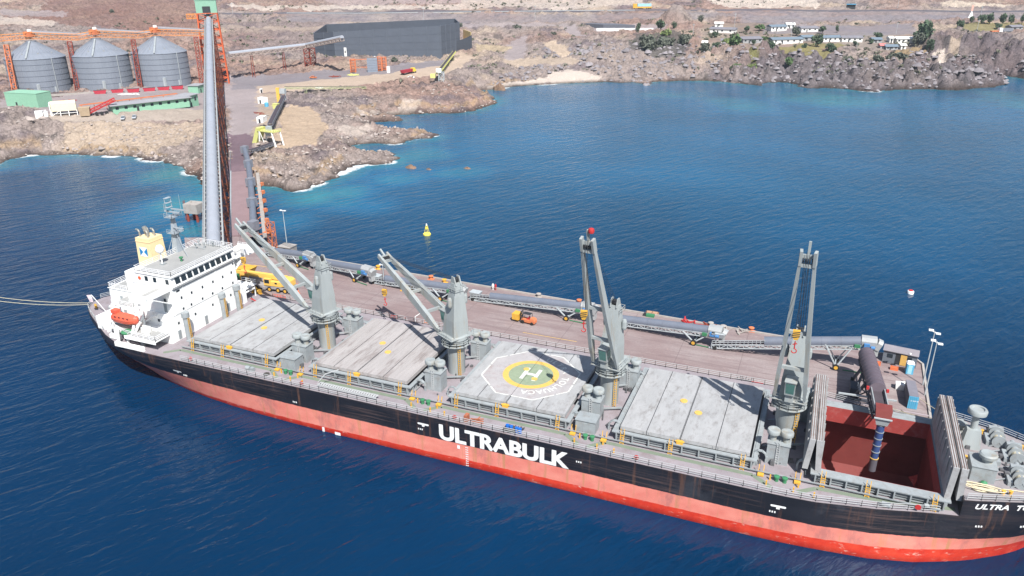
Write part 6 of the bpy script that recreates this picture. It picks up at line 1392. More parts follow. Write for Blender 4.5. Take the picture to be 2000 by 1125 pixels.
tag(part('generator', M_yel, None, lambda b: [b.box(-1.6,1.6,-1.2,1.2,.4,2.8), b.cyl((-1.2,0,2.8),(-1.2,0,3.6),.25), b.box(-1.8,1.8,-1.3,1.3,0,.4), b.cyl((1,-1.3,1.3),(1,-1.6,1.3),.8,n=12)], loc=ground(428,172)), 'yellow round ended machine at the foot of the orange tower', 'machine')
# ---- second conveyor from the tower to the black building
c2 = thing('shed_conveyor', 'grey tube conveyor rising from the orange tower to the black stockpile enclosure', 'conveyor', (0,0,0))
q0 = at(446,105,25); q1 = Vector((-197.4,358.6,31.5)); q1 = at(597,88,25.2); q2 = at(668,73,33.5)
for lbl, pa, pb in (('a',q0,q1),('b',q1,q2)): pass
part('tube_cover', M_gal, c2, lambda b: [half_tube(b, q0, q1, 1.3, 3), half_tube(b, q1, q2, 1.3, 3)])
part('truss_frame', mat('pale_truss', S((176,160,150)), .7), c2, lambda b: [b.truss(q0-Vector((0,0,2.2)), q1-Vector((0,0,2.2)), 2.8, 2.0, 2.6, .3), b.truss(q1-Vector((0,0,2.2)), q2-Vector((0,0,2.2)), 2.8, 2.0, 2.6, .3)])
for f_, k in ((.27,0),(.68,0)):
    p = q0.lerp(q1, f_); z = gz(p.x,p.y); part('conveyor_leg', M_rust, c2, lambda b: [b.beam((p.x-1.0,p.y,z-.5),(p.x-.6,p.y,p.z-2),.35), b.beam((p.x+1.0,p.y,z-.5),(p.x+.6,p.y,p.z-2),.35)])
p = q1; z = gz(p.x,p.y); part('conveyor_tower', M_rust, c2, lambda b: b.truss(Vector((p.x,p.y,z-1)), Vector((p.x,p.y,p.z-2.2)), 6, 5, 3.4, .45, up=(1,0,0)))
# ---- black windbreak enclosure
BW = [ground(622,107), ground(656,109), ground(898,105), ground(905,86)]
BW = [at(617,105,13), at(656,110,13), at(862,111,13), at(898,101,13), at(890,92,14), at(640,80,14)]
HW = [15.5, 17.5, 22, 22, 22, 14]
t = thing('stockpile_enclosure', 'long black windbreak clad stockpile enclosure on the shore', 'enclosure', (0,0,0))
def wallb(b):
    n = len(BW)
    for i in range(n):
        a, c = BW[i], BW[(i+1)%n]; ha, hc_ = HW[i], HW[(i+1)%n]; d = Vector((c.x-a.x,c.y-a.y)).normalized(); nn_ = Vector((-d.y,d.x))*.25
        k = 14 if (c-a).length > 30 else 3
        for j in range(k):
            p, q = a.lerp(c, j/k), a.lerp(c, (j+1)/k); hp_, hq = ha+(hc_-ha)*j/k, ha+(hc_-ha)*(j+1)/k
            b.add([(p.x-nn_.x,p.y-nn_.y,p.z-3),(q.x-nn_.x,q.y-nn_.y,q.z-3),(q.x+nn_.x,q.y+nn_.y,q.z-3),(p.x+nn_.x,p.y+nn_.y,p.z-3),(p.x-nn_.x,p.y-nn_.y,p.z+hp_),(q.x-nn_.x,q.y-nn_.y,q.z+hq),(q.x+nn_.x,q.y+nn_.y,q.z+hq),(p.x+nn_.x,p.y+nn_.y,p.z+hp_)],
              [(3,2,1,0),(4,5,6,7),(0,1,5,4),(2,3,7,6)]+([(3,0,4,7)] if j == 0 else [])+([(1,2,6,5)] if j == k-1 else []))
part('windbreak_wall', M_net, t, wallb)
def seams(b):
    for i in (0,1,2,3):
        a, c = BW[i], BW[i+1]; L = (c-a).length; k = max(2,int(L/9)); out = Vector((c.y-a.y, -(c.x-a.x), 0)).normalized()*.32
        for j in range(k+1): p = a.lerp(c,j/k)+out; h = HW[i]+(HW[i+1]-HW[i])*j/k; b.beam((p.x,p.y,p.z-2),(p.x,p.y,p.z+h+.5),.22,up=(1,0,0))
        for q in (.25,.5,.75): b.beam(a+out+Vector((0,0,HW[i]*q)), c+out+Vector((0,0,HW[i+1]*q)), .14)
part('wall_post', mat('post_grey', S((98,104,114)), .8), t, seams)
part('notice_board', M_white, t, lambda b: (lambda p: b.box(p.x-1.1,p.x+1.1,p.y-.2,p.y,p.z,p.z+6.5))(at(677,110,13)+Vector((.3,-1.5,0))))
part('board_mark', M_dark, t, lambda b: (lambda p: b.box(p.x-.4,p.x+.4,p.y-.24,p.y-.22,p.z+2.6,p.z+4.4))(at(677,110,13)+Vector((.3,-1.5,0))))
def tornflap(b):
    a, c = at(880,104,13), at(921,92,16)
    for k in range(6):
        p, q = a.lerp(c,k/6), a.lerp(c,(k+1)/6); s = math.sin(math.pi*k/6)*1.2; s2 = math.sin(math.pi*(k+1)/6)*1.2
        b.add([(p.x,p.y,p.z-2),(q.x,q.y,q.z-2),(q.x,q.y,q.z+9-s2),(p.x,p.y,p.z+9-s),(p.x+.2,p.y+.5,p.z-2),(q.x+.2,q.y+.5,q.z-2),(q.x+.2,q.y+.5,q.z+9-s2),(p.x+.2,p.y+.5,p.z+9-s)], [(0,1,2,3),(7,6,5,4),(3,2,6,7)])
part('lower_windbreak', mat('windbreak_dark', S((64,68,76)), .8), t, tornflap)
part('yellow_panel', mat('panel_ochre', S((206,186,130)), .8), t, lambda b: b.extrude([(-.2,-3),(.2,-3),(.2,10),(-.2,10)], at(905,82,17), at(920,88,16)))
part('stock_pile', mat('stock_orange', S((214,120,80)), .9), t, lambda b: (lambda p: b.lathe([(0,7),(1.5,6),(5,1),(6,-3),(0,-3)], (p.x,p.y,p.z), 16))(at(886,88,15)))
for k, (px, col) in enumerate([(655,0),(668,0),(685,0),(703,0),(716,0),(732,0),(747,0),(760,0),(776,0)]):
    tag(part('bulk_bag', M_white, None, lambda b: b.frustum([(-.9,-.7,0),(.9,-.7,0),(.9,.7,0),(-.9,.7,0)],[(-.7,-.6,.9),(.7,-.6,1.0),(.8,.6,.9),(-.7,.6,1.0)]), loc=ground(px,112.5)), 'white bulk bag lying along the foot of the black enclosure', 'bulk bag', 'white bags at the foot of the black enclosure')
# ---- orange steel racks
def rack(px, py, w, h, lab, m=M_orng, n=9):
    p = ground(px,py); t = thing('steel_rack', lab, 'steel rack', p, .42, 'orange steel racks beside the haul road')
    part('rack_frame', m, t, lambda b: [b.box(x-.2,x+.2,y-.2,y+.2,-.5,h) for x in (-w,w) for y in (0,2.5)]+[b.box(-w,w,-.1,2.6,z,z+.28) for z in np.linspace(.5,h,n)])
rack(690,142,1.6,8.5,'orange slatted steel rack at the left of the row by the haul road'); rack(742,139,1.3,9,'tall orange slatted rack right of the blue grey panel'); rack(751,138,1.3,8.5,'second orange slatted rack at the right end')
p = ground(728,141); tag(part('panel_stack', mat('panel_bluegrey', S((126,134,146)), .6, var=.1), None, lambda b: [b.box(-3.4,3.4,0,1.2,-.5+1.6*k,1.0+1.6*k) for k in range(6)], loc=p, rz=.42), 'blue grey stack of panels between the orange racks', 'panel stack')
p = ground(708,133); tag(part('pipe_gantry', M_orng, None, lambda b: [b.beam((-7,0,5.5),(14,0,6.5),.4), b.beam((-7,0,-.5),(-7,0,5.5),.4), b.beam((4,0,-.5),(4,0,6),.4), b.beam((14,0,-.5),(14,0,6.5),.4), b.beam((-6,2,.4),(12,2,.4),.35)], loc=p, rz=.42), 'orange pipe beam spanning between the slatted racks', 'pipe gantry')
tag(part('site_hut', M_white, None, lambda b: [b.box(-.8,.8,-.8,.8,-.3,4), b.box(-.95,.95,-.95,.95,4,4.15), b.box(-.3,.3,-.84,-.8,0,2)], loc=ground(759,142)), 'slim white hut at the right end of the orange racks', 'hut')
# ---- trucks and cars
def wheels(t, xs, w, r=.5, m=None):
    for x in xs:
        for s in (-1,1): part('wheel', M_tyre, t, lambda b: b.cyl((x,s*(w-.3),r),(x,s*w,r),r,n=12))
def tipper(p, rz, lab, cabm, bodym):
    t = thing('tipper_truck', lab, 'truck', p, rz)
    part('trailer_body', bodym, t, lambda b: b.frustum([(-8.5,-1.2,1.1),(1.2,-1.2,1.1),(1.2,1.2,1.1),(-8.5,1.2,1.1)],[(-8.9,-1.35,2.9),(1.5,-1.35,2.9),(1.5,1.35,2.9),(-8.9,1.35,2.9)]))
    part('truck_cab', cabm, t, lambda b: [b.box(1.9,4.2,-1.2,1.2,.9,3.3), b.box(4.2,5.4,-1.0,1.0,.9,2.1)]); part('windscreen', M_glass, t, lambda b: b.box(4.2,4.24,-1.05,1.05,2.2,3.1)); wheels(t, (-7.6,-6.4,-5.2,.4,2.2,4.6), 1.25)
a = ground(786,147); c = ground(816,140); tipper(Vector(((a.x+c.x)/2,(a.y+c.y)/2,gz((a.x+c.x)/2,(a.y+c.y)/2)+.1)), math.atan2(c.y-a.y,c.x-a.x), 'red tipper truck with a yellow cab on the haul road', mat('cab_yellow', S((226,196,70)), .5), mat('tipper_red', S((160,46,60)), .5))
def car(p, rz, lab, m=None, grp=None):
    t = thing('parked_car', lab, 'car', p, rz, grp)
    part('body', m or mat('car_silver', S((176,180,186)), .3), t, lambda b: [b.box(-2.2,2.2,-.88,.88,.35,.95), b.frustum([(-1.5,-.85,.95),(1.2,-.85,.95),(1.2,.85,.95),(-1.5,.85,.95)],[(-1.1,-.7,1.55),(.6,-.7,1.55),(.6,.7,1.55),(-1.1,.7,1.55)])])
    part('car_window', M_glass, t, lambda b: [b.add([(1.22,-.78,1.0),(1.22,.78,1.0),(.66,.66,1.5),(.66,-.66,1.5)],[(0,1,2,3)]), b.box(-1.15,.65,-.83,-.78,1.02,1.42), b.box(-1.15,.65,.78,.83,1.02,1.42)]); wheels(t, (-1.35,1.35), .9, .34)
car(ground(241,233), -.9, 'left one of two silver pickups parked below the green office'); car(ground(263,231), -.9, 'right one of two silver pickups parked below the green office')
car(ground(624,174), .2, 'small white car on the pale haul road above the belt', M_white); car(ground(803,153), .3, 'white van on the road beside the red tipper truck', M_white)
car(ground(612,153), .3, 'orange wheeled digger at the roadside', M_orng)
pile('pipe_bundle', 'bundle of rusty pipes lying on the yard by the road', 'pipes', 655, 150, M_rust, 8, 3, 2.4, 21, None); pile('yellow_pipe_bundle', 'bundle of yellow steel frames at the rack foot', 'steel frames', 688, 147, M_lime, 8, 3, 2.4, 22, None)
# green buildings on the silo yard
def shed(pa, pb, D, H, lab, cat, wall, roof, name='shed', over=.4, pitch=0., wins=0, door=True, z=None, base=1.0, winm=None):
    a, L, rz = frame(pa, pb, z); t = thing(name, lab, cat, a, rz)
    part('wall', wall, t, lambda b: b.box(0,L,0,D,-base,H))
    def rf(b):
        if pitch: b.add([(-over,-over,H),(L+over,-over,H),(L+over,D/2,H+pitch),(-over,D/2,H+pitch),(L+over,D+over,H),(-over,D+over,H),(-over,-over,H-.15),(L+over,-over,H-.15),(L+over,D+over,H-.15),(-over,D+over,H-.15)],[(0,1,2,3),(3,2,4,5),(6,7,1,0),(1,7,8,4,2),(5,9,6,0,3),(8,9,5,4),(9,8,7,6)])
        else: b.box(-over,L+over,-over,D+over,H,H+.25)
    part('roof', roof, t, rf)
    for k in range(wins):
        x = L*(k+.5)/wins; part('window', winm or M_glass, t, lambda b: b.box(x-.7,x+.7,-.06,0.0,H*.45,H*.8))
    if door: part('door', M_dark, t, lambda b: b.box(L*.3,L*.3+1,-.08,0,0,2.1))
    return t, L
M_g1 = mat('office_green', S((134,178,152)), .7, var=.06); M_rg = mat('roof_greyish', S((150,150,154)), .8, var=.08)
shed((14,207),(76,211),9,6.5,'large plain pale green shed at the foot of the left silo','shed',M_g1,M_g1,wins=0,door=True,over=.1)
t, L = shed((222,222),(372,212),7,3.6,'long low green office with a grey roof below the silos','office',M_g1,M_rg,name='office',over=1.2,wins=9)
part('pergola', M_orng, t, lambda b: [b.beam((-12,9,4.2),(L*.95,10.5,4.6),.3), b.beam((-12,10.5,4.2),(L*.95,12,4.6),.3)]+[b.beam((x,10,0),(x,10,4.4),.25) for x in np.linspace(-11,L*.9,9)])
shed((367,210),(389,206),7,5.5,'green weighbridge cabin with flat grey roof beside the office','cabin',M_g1,M_rg,name='cabin',over=.8,wins=2)
shed((388,182),(402,179),6,4,'small green hut against the gallery above the office','hut',M_g1,M_rg,name='hut',over=.5)
a, L, rz = frame((98,227),(152,224)); t = thing('tank_trailer', 'cream box tank on a steel frame beside the green shed', 'tank', a, rz)
part('tank_body', mat('cream_paint', S((218,212,180)), .6, var=.05), t, lambda b: [b.extrude([(-2.2,0),(2.2,0),(2.2,3.6),(1.4,4.4),(-1.4,4.4),(-2.2,3.6)], (1,2,2.0), (L,2,2.0))])
part('tank_frame', M_white, t, lambda b: [b.beam((x,y,-.5),(x,y,2.1),.3) for x in np.linspace(1,L,4) for y in (-.1,4.1)]+[b.beam((1,-.1,.9),(L,-.1,.9),.2), b.beam((1,-.1,0),(4,-.1,2),.2), b.box(.4,.8,-.5,4.4,-.5,6)])
tag(part('machine_box', M_white, None, lambda b: [b.box(-1.6,1.6,-1.3,1.3,-.4,2.8), b.box(2,3.6,-1.1,1.1,-.4,2.4), b.box(2.3,3.2,-1.0,.2,2.4,3.2), b.box(-1.7,1.7,-1.4,1.4,2.8,2.9)], loc=ground(78,229), rz=.8), 'pair of small white equipment boxes left of the cream tank', 'equipment box')
t = thing('belt_feeder', 'sloping red and grey belt feeder right of the cream tank', 'feeder', ground(163,226), .75)
part('feeder_hopper', mat('feeder_tan', S((170,150,124)), .8), t, lambda b: b.frustum([(-1,-1.5,0),(3,-1.5,0),(3,1.5,0),(-1,1.5,0)],[(-1.6,-2.2,4),(3.4,-2.2,4),(3.4,2.2,4),(-1.6,2.2,4)]))
part('feeder_belt', M_red, t, lambda b: [b.truss(Vector((3,0,1)), Vector((15,1,6)), 2, 1.4, 1.5, .28)])
part('feeder_wheel', M_tyre, t, lambda b: [b.cyl((6+2.2*k,-1.6,.8),(6+2.2*k,-1,.8),.8,n=12) for k in range(3)])
sk = thing('red_skip', 'red open skip, leftmost of the six below the silos', 'skip', ground(196,183), .82, 'six red skips below the silos')
part('skip_body', mat('skip_red', S((176,56,70)), .6), sk, lambda b: b.frustum([(-2.6,-1.1,0),(2.6,-1.1,0),(2.6,1.1,0),(-2.6,1.1,0)],[(-3.3,-1.3,1.9),(3.3,-1.3,1.9),(3.3,1.3,1.9),(-3.3,1.3,1.9)]))
part('skip_load', M_dark, sk, lambda b: b.box(-3.1,3.1,-1.1,1.1,1.9,1.93))
for k, (px, py) in enumerate([(230,181),(261,180),(292,178),(320,176),(347,174)]):
    c = copy_tree(sk); place(c, ground(px,py), .82, ['red open skip, second from the left below the middle silo','red open skip, third from the left of the row','red open skip, fourth from the left below the right silo','red open skip, fifth from the left below the right silo','red open skip, rightmost of the row nearest the gallery'][k])
pile('scrap_red', 'scatter of red scrap steel on the yard below the left silo', 'scrap heap', 132, 197, M_red, 10, 4, 1.6, 31, None)
pile('sheet_metal', 'pale heap of sheet metal in front of the red skips', 'scrap heap', 255, 184, M_white, 12, 5, 2, 32, None)
pile('steel_offcuts', 'small lime green frame left of the red skips', 'frame', 171, 181, M_lime, 7, 1.4, 1.6, 33, None)
tag(part('yard_wall', M_conc, None, lambda b: [b.beam(ground(70,189)+Vector((0,0,.3)), ground(190,182)+Vector((0,0,.3)), .4, 1.2)]), 'low pale concrete kerb wall in front of the left silo', 'wall')
# ---- white containers beside the causeway road
for k, (pa, pb, D, H, lab) in enumerate([((502,241),(514,241),5.5,2.6,'white site container beside the causeway road'),((504,202),(516,203),3,3,'small white cabin above the white container'),((508,182),(512,182),2,2.2,'tiny white hut at the road bend')]):
    shed(pa, pb, D, H, lab, 'container', M_white, M_white, name='site_container', over=.05)
tag(part('water_tank', M_container, None, lambda b: [b.lathe([(0,0),(1.1,0),(1.1,1.8),(.9,2.1),(0,2.3)], n=16)], loc=ground(521,208)), 'light blue round water tank next to the white cabin', 'water tank')
for k, (px, py, lab) in enumerate([(506,222,'scrap and drums scattered left beside the road bend'),(520,228,'rusty scrap scattered above the white container'),(519,247,'dark machine parts right of the white container')]): pile('yard_scrap', lab, 'scrap heap', px, py, [M_rust,M_conc,M_dark][k], 14, 3.5, 1.3, 40+k, None)
# ---- loading hopper and belts on the spit
hp_ = ground(528,283)
t = thing('truck_hopper', 'lime and white truck loading hopper on splayed legs beside the causeway', 'hopper', hp_, -.1)
part('hopper_platform', M_lime, t, lambda b: [b.box(-4.5,5,-2.2,2.2,6.0,6.3), b.rail([(-4.5,-2.2,6.3),(5,-2.2,6.3)],1,2,1.5,.12), b.rail([(5,-2.2,6.3),(5,2.2,6.3)],1,2,1.5,.12), b.frustum([(-9,-1.8,.2),(-6.5,-1.8,.2),(-6.5,1.8,.2),(-9,1.8,.2)],[(-5.5,-1.8,7.4),(-3.2,-1.8,7.4),(-3.2,1.8,7.4),(-5.5,1.8,7.4)])])
for x, y, dx in ((-3.4,-2,-.9),(3.6,-2,1.2),(-3.4,2,-.9),(4.4,2,1.6)): part('leg', M_white, t, lambda b: b.beam((x+dx,y,-.3),(x,y,6.1),.45,up=(0,1,0)))
part('hopper_bin', M_frame, t, lambda b: [b.frustum([(-.8,-.8,4),(1.2,-.8,4),(1.2,.8,4),(-.8,.8,4)],[(-1.6,-1.5,6.2),(2,-1.5,6.2),(2,1.5,6.2),(-1.6,1.5,6.2)]), b.box(-.8,1.4,-.8,.8,6.3,8.2)])
part('brace', M_white, t, lambda b: [b.beam((3.6,-2,6),(5.5,-2,0),.25), b.beam((-3.4,-2,6),(-1,-2,0),.2)])
def open_belt(name, lab, a, c, m_side, w=1.6, leg=None):
    t = thing(name, lab, 'conveyor', (0,0,0)); part('belt', M_belt, t, lambda b: b.beam(a+Vector((0,0,.25)), c+Vector((0,0,.25)), w, .2)); part('side_truss', m_side, t, lambda b: b.truss(a-Vector((0,0,.9)), c-Vector((0,0,.9)), w+.5, 1.0, 1.8, .16))
    for f in (leg or ()): p = a.lerp(c,f); z = gz(p.x,p.y); part('leg', m_side, t, lambda b: [b.beam((p.x-.6,p.y,z-.3),(p.x-.6,p.y,p.z-.8),.22,up=(1,0,0)), b.beam((p.x+.6,p.y,z-.3),(p.x+.6,p.y,p.z-.8),.22,up=(1,0,0))])
    return t
M_bg = mat('belt_frame_grey', S((122,124,132)), .6)
open_belt('field_conveyor', 'dark belt conveyor climbing from the lime hopper to the yellow post tower', ground(530,263)+Vector((0,0,5.0)), ground(556,203)+Vector((0,0,4.4)), M_bg, 1.7, (.35,.7))
open_belt('field_conveyor', 'short ribbed belt conveyor at the foot of the lime hopper', at(488,294,9.0), ground(536,285)+Vector((0,0,1.5)), M_bg, 1.5, (.5,))
open_belt('field_conveyor', 'lime framed belt conveyor running right from the yellow post tower', ground(558,189)+Vector((0,0,5.4)), ground(715,175)+Vector((0,0,1.6)), mat('pale_lime', S((190,194,150)), .7), .9, (.25,.55,.85))
open_belt('field_conveyor', 'lime and white belt conveyor rising towards the black enclosure', ground(855,158)+Vector((0,0,5)), ground(888,113)+Vector((0,0,5)), M_lime, 1.8, (.3,.6))
t = thing('transfer_tower', 'white and yellow transfer frame at the lower end of the far belt', 'transfer tower', ground(858,160), .3)
part('tower_leg', M_frame, t, lambda b: b.truss(Vector((0,0,-.5)), Vector((0,0,6)), 4, 3, 2.4, .3, up=(1,0,0))); part('tower_top', M_white, t, lambda b: b.box(-1.6,1.6,-1.2,1.2,6,8.2)); part('tower_side', M_lime, t, lambda b: b.box(-5.4,-2.4,-1,1,2.5,5))
t = thing('post_tower', 'yellow slab post beside the belt transfer point', 'post tower', ground(546,200), .2)
part('slab_post', mat('ochre_paint', S((220,176,80)), .7), t, lambda b: b.box(-1.2,.6,-.4,.4,-.5,8)); part('transfer_box', M_frame, t, lambda b: [b.box(1.2,4.2,-1.2,1.2,5,7.4), b.beam((1.4,0,-.5),(1.4,0,5),.4), b.beam((4,0,-.5),(4,0,5),.4)])
tag(part('belt_guard', M_lime, None, lambda b: [b.box(-1.4,1.4,-1,1,-.3,2.2), b.box(-1.6,1.6,-1.1,1.1,2.2,2.3), b.box(-2.6,-1.4,-.3,.3,.8,1.2)], loc=ground(541,221)+Vector((0,0,2.6))), 'lime machine guard halfway up the dark belt', 'guard')
pl = [at(*p, z) for p, z in (((486,297),8.6),((484,345),8.4),((483,392),8.4),((489,430),8.3),((500,470),8.3))]
cvc = thing('causeway_conveyor', 'grey tube covered conveyor line along the right side of the causeway', 'conveyor', (0,0,0))
cpts = [cw(96,-5.4,8.9), cw(70,-6.4,8.9), cw(42,-6.6,8.8), cw(16,-6.6,8.7), cw(-9,-6.4,8.6)]
part('tube_cover', M_tube, cvc, lambda b: [half_tube(b, p, q, 1.0, 3) for p, q in zip(cpts[:-1], cpts[1:])])
part('truss_frame', M_bg, cvc, lambda b: [b.truss(p-Vector((0,0,1.3)), q-Vector((0,0,1.3)), 1.8, .9, 2.2, .16) for p, q in zip(cpts[:-1], cpts[1:])])
for k, p in enumerate(cpts): part('transfer_box', M_bg, cvc, lambda b: [b.box(p.x-1.15,p.x+1.15,p.y-1.25,p.y+1.25,7.2,10.0), b.box(p.x-2.0,p.x-1.15,p.y-.4,p.y+.4,8.4,9.0)])
# ---- houses of the village
M_hw = mat('house_white', S((222,220,214)), .7, var=.05); M_hr = mat('house_roof', S((120,118,124)), .85, var=.12, scale=.3); M_hb = mat('house_roof_blue', S((106,120,132)), .85, var=.1); M_ho = mat('house_orange', S((206,150,104)), .7); M_hgw = mat('house_grey', S((150,150,150)), .8)
H = [((1386,64),(1434,66),9,3.2,'white house with orange middle wall at the left of the village',M_hw,M_hr,3),
 ((1396,53),(1412,53),6,3,'small white cottage behind the left village houses',M_hw,M_hw,1),
 ((1506,61),(1536,60),9,3.6,'long white house with blue grey roof in the back row',M_hw,M_hb,4),
 ((1536,56),(1552,56),6,3.5,'short white house with pale roof at the end of the back row',M_hw,M_hw,2),
 ((1565,63),(1597,62),8,3.2,'white house with grey roof right of the back row',M_hw,M_hr,3),
 ((1451,85),(1488,85),11,3.2,'wide brown grey roofed house with dark porch left of the dark wall',M_hgw,M_hr,4),
 ((1509,86),(1568,84),9,3.2,'long white house with glazed porch in front of the yellow lawn',M_hw,M_hb,5),
 ((1408,86),(1421,86),5,2.6,'tiny white cottage among the dark green bushes',M_hw,M_hr,1),
 ((1568,80),(1590,79),8,2.8,'grey walled low house right of the long white one',M_hgw,M_hb,2),
 ((1608,82),(1644,81),10,3.2,'white house with wide grey roof above the dark tree',M_hw,M_hb,4),
 ((1644,82),(1684,83),9,3.2,'white house with grey roof at the right of the front row',M_hw,M_hr,4),
 ((1704,84),(1722,84),7,2.6,'low dark blue roofed house under the small tree',M_hgw,M_hb,2),
 ((1737,84),(1744,84),6,3.6,'narrow white gabled house left of the big tree house',M_hw,M_hw,1),
 ((1751,85),(1786,84),9,3.4,'white house with pale roof beside the big dark tree',M_hw,M_hw,4),
 ((1719,96),(1729,96),5,2.6,'small house with faded red roof at the cliff edge',M_hgw,mat('roof_red', S((190,120,116)), .8),1),
 ((1730,98),(1753,98),7,2.6,'blue grey roofed house on the cliff edge',M_hgw,M_hb,3),
 ((1759,97),(1769,97),5,3,'bright white small house beside the dry lawn',M_hw,M_hw,1),
 ((1371,90),(1380,90),5,2.6,'small white hut left of the village bushes',M_hw,M_hw,1),
 ((1975,60),(1997,60),7,3,'grey roofed shed behind the right lawn',M_hgw,M_hr,2)]
for pa, pb, D, h, lab, wm, rm, nw in H: shed(pa, pb, D, h, lab, 'house', wm, rm, name='village_house', over=.6, pitch=1.4, wins=nw, base=2.5)
tag(part('boundary_wall', M_white, None, lambda b: [b.beam(ground(1165+i*18.5,61)+Vector((0,0,1)), ground(1165+(i+1)*18.5,60.7)+Vector((0,0,1)), .4, 3.2) for i in range(6)]), 'long low white wall in front of the fenced yard', 'wall')
tag(part('flat_shed', mat('shed_roof_dark', S((96,98,106)), .8), None, lambda b: b.prism([tuple(ground(*p)[:2]) for p in ((1136,50),(1178,57),(1240,56),(1200,50))], gz(*ground(1180,54)[:2])-2, gz(*ground(1180,54)[:2])+3.2)), 'flat dark roofed shed beside the white wall', 'shed')
tag(part('stone_wall', mat('wall_dark', S((70,60,60)), .9), None, lambda b: [b.beam(ground(*p)+Vector((0,0,.8)), ground(*q)+Vector((0,0,.8)), .8, 2.4) for p, q in (((1498,82),(1508,88)),((1508,88),(1518,96)),((1518,96),(1525,107)))]), 'dark wall descending between the village lawns', 'wall')
# vehicles on the upper road
a, c = ground(1236,17.5), ground(1266,17); t = thing('tank_truck', 'yellow truck with a pale blue load on the upper road', 'truck', a, math.atan2(c.y-a.y,c.x-a.x))
part('truck_cab', M_yel, t, lambda b: [b.box(0,4,-1.3,1.3,.8,5), b.box(4,19,-1.3,1.3,.9,2.4)]); part('load', mat('pale_blue', S((150,196,214)), .6), t, lambda b: b.box(4.5,18.5,-1.4,1.4,2.4,5)); wheels(t, (1.5,6,8,14,16,18), 1.3, .6)
a = ground(1652,17); t = thing('bus_shelter', 'small blue roofed shelter on the upper road', 'shelter', a, .1)
part('shelter_roof', mat('shelter_blue', S((92,160,196)), .6), t, lambda b: b.box(0,9,-1.5,1.5,4,4.6)); part('shelter_wall', M_dark, t, lambda b: b.box(.3,8.7,-.2,1.3,-.5,4))
a, c = ground(1936,64), ground(1984,64); t = thing('flatbed_truck', 'white cabbed truck with grey load on the right hand road', 'truck', a, math.atan2(c.y-a.y,c.x-a.x))
part('truck_cab', M_white, t, lambda b: b.box(6.5,9.5,-1.3,1.3,.6,3.6)); part('flatbed', M_orng, t, lambda b: b.box(-.5,6.2,-1.3,1.3,.8,1.6)); part('load', M_bg, t, lambda b: b.box(9.8,19,-1.4,1.4,.8,3.2)); wheels(t, (.5,1.8,7.5,11,16,17.5), 1.3, .5)
t = thing('chapel', 'small white steep roofed monument on the right slope', 'monument', ground(1894,42)); part('monument_body', M_white, t, lambda b: b.frustum([(-3.5,-1,-1),(3.5,-1,-1),(3.5,1,-1),(-3.5,1,-1)],[(-.3,-.3,9),(.3,-.3,9),(.3,.3,9),(-.3,.3,9)])); part('monument_top', mat('pale_pink', S((224,176,160))), t, lambda b: b.box(-.8,.8,-.5,.5,9,14))
# utility poles
pole = None
for k, (px, py, h, lab) in enumerate([(1045,40,14,'slim white utility pole above the inlet road'),(828,48,16,'slim pole on the slope behind the black enclosure'),(1434,56,13,'utility pole beside the left village house'),(1545,72,12,'utility pole behind the long white house'),(1750,66,9,'thin utility pole left of the big tree'),(1905,74,14,'pale leaning utility pole above the right cliff'),(1353,74,11,'pale utility pole right of the tall rock'),(1912,46,15,'tall pole among the trees on the right'),(1673,92,8,'short pole at the cliff edge below the village'),(783,70,12,'white pole standing behind the enclosure wall'),(1753,16,12,'pole on the upper road right of the shelter'),(455,30,12,'thin pole right of the green head house')]):
    p = ground(px, py)
    if pole is None:
        pole = thing('utility_pole', lab, 'utility pole', p, 0, 'utility poles across the hillside'); part('pole', M_frame, pole, lambda b: b.cyl((0,0,-.5),(0,0,1),.16,.12,n=6)); part('crossarm', M_frame, pole, lambda b: b.box(-.9,.9,-.08,.08,.9,.93)); pole.scale = (1,1,h)
    else: c = copy_tree(pole); place(c, p, random.uniform(-.5,.5), lab); c.scale = (1,1,h)
tag(part('guard_rail', M_frame, None, lambda b: [b.beam(ground(x,y)+Vector((0,0,.9)), ground(x2,y2)+Vector((0,0,.9)), .2, .5) for (x,y),(x2,y2) in zip([(560,27),(700,27.5),(830,26.5),(960,24.5),(1100,22.5)],[(700,27.5),(830,26.5),(960,24.5),(1100,22.5),(1240,21.5)])]), 'long pale guard rail along the upper road', 'guard rail')
# ---- trees and bushes
LEAF = [mat('leaf_dark', S((78,94,72)), .8, var=.35, scale=.4), mat('leaf_mid', S((90,112,72)), .8, var=.3, scale=.4), mat('leaf_light', S((124,138,84)), .8, var=.3, scale=.4), mat('leaf_grey', S((92,96,84)), .85, var=.3, scale=.4)]
M_bark = mat('bark', S((92,80,70)), .9)
def crown(b, w, h, seed, trunk):
    r = random.Random(seed); cl = []
    for _ in range(9):
        a = r.uniform(0,6.28); q = r.uniform(0,.62)*w; z = trunk+h*r.uniform(.2,.75); cl.append((q*math.cos(a), q*math.sin(a), z, r.uniform(.32,.55)*w))
    for x, y, z, rad in cl:
        for _ in range(60):
            d = Vector((r.gauss(0,1),r.gauss(0,1),r.gauss(0,.8))).normalized()*rad*r.uniform(.6,1.08); c = Vector((x,y,z))+Vector((d.x,d.y,d.z*h/w/1.3)); s = r.uniform(.14,.26)*w*.6
            u = Vector((r.gauss(0,1),r.gauss(0,1),r.gauss(0,1))).normalized()*s; v = u.cross(Vector((r.gauss(0,1),r.gauss(0,1),r.gauss(0,1)))).normalized()*s*.8
            b.add([c-u-v,c+u-v*.6,c+u*.7+v,c-u*.8+v*.9], [(0,1,2,3)])
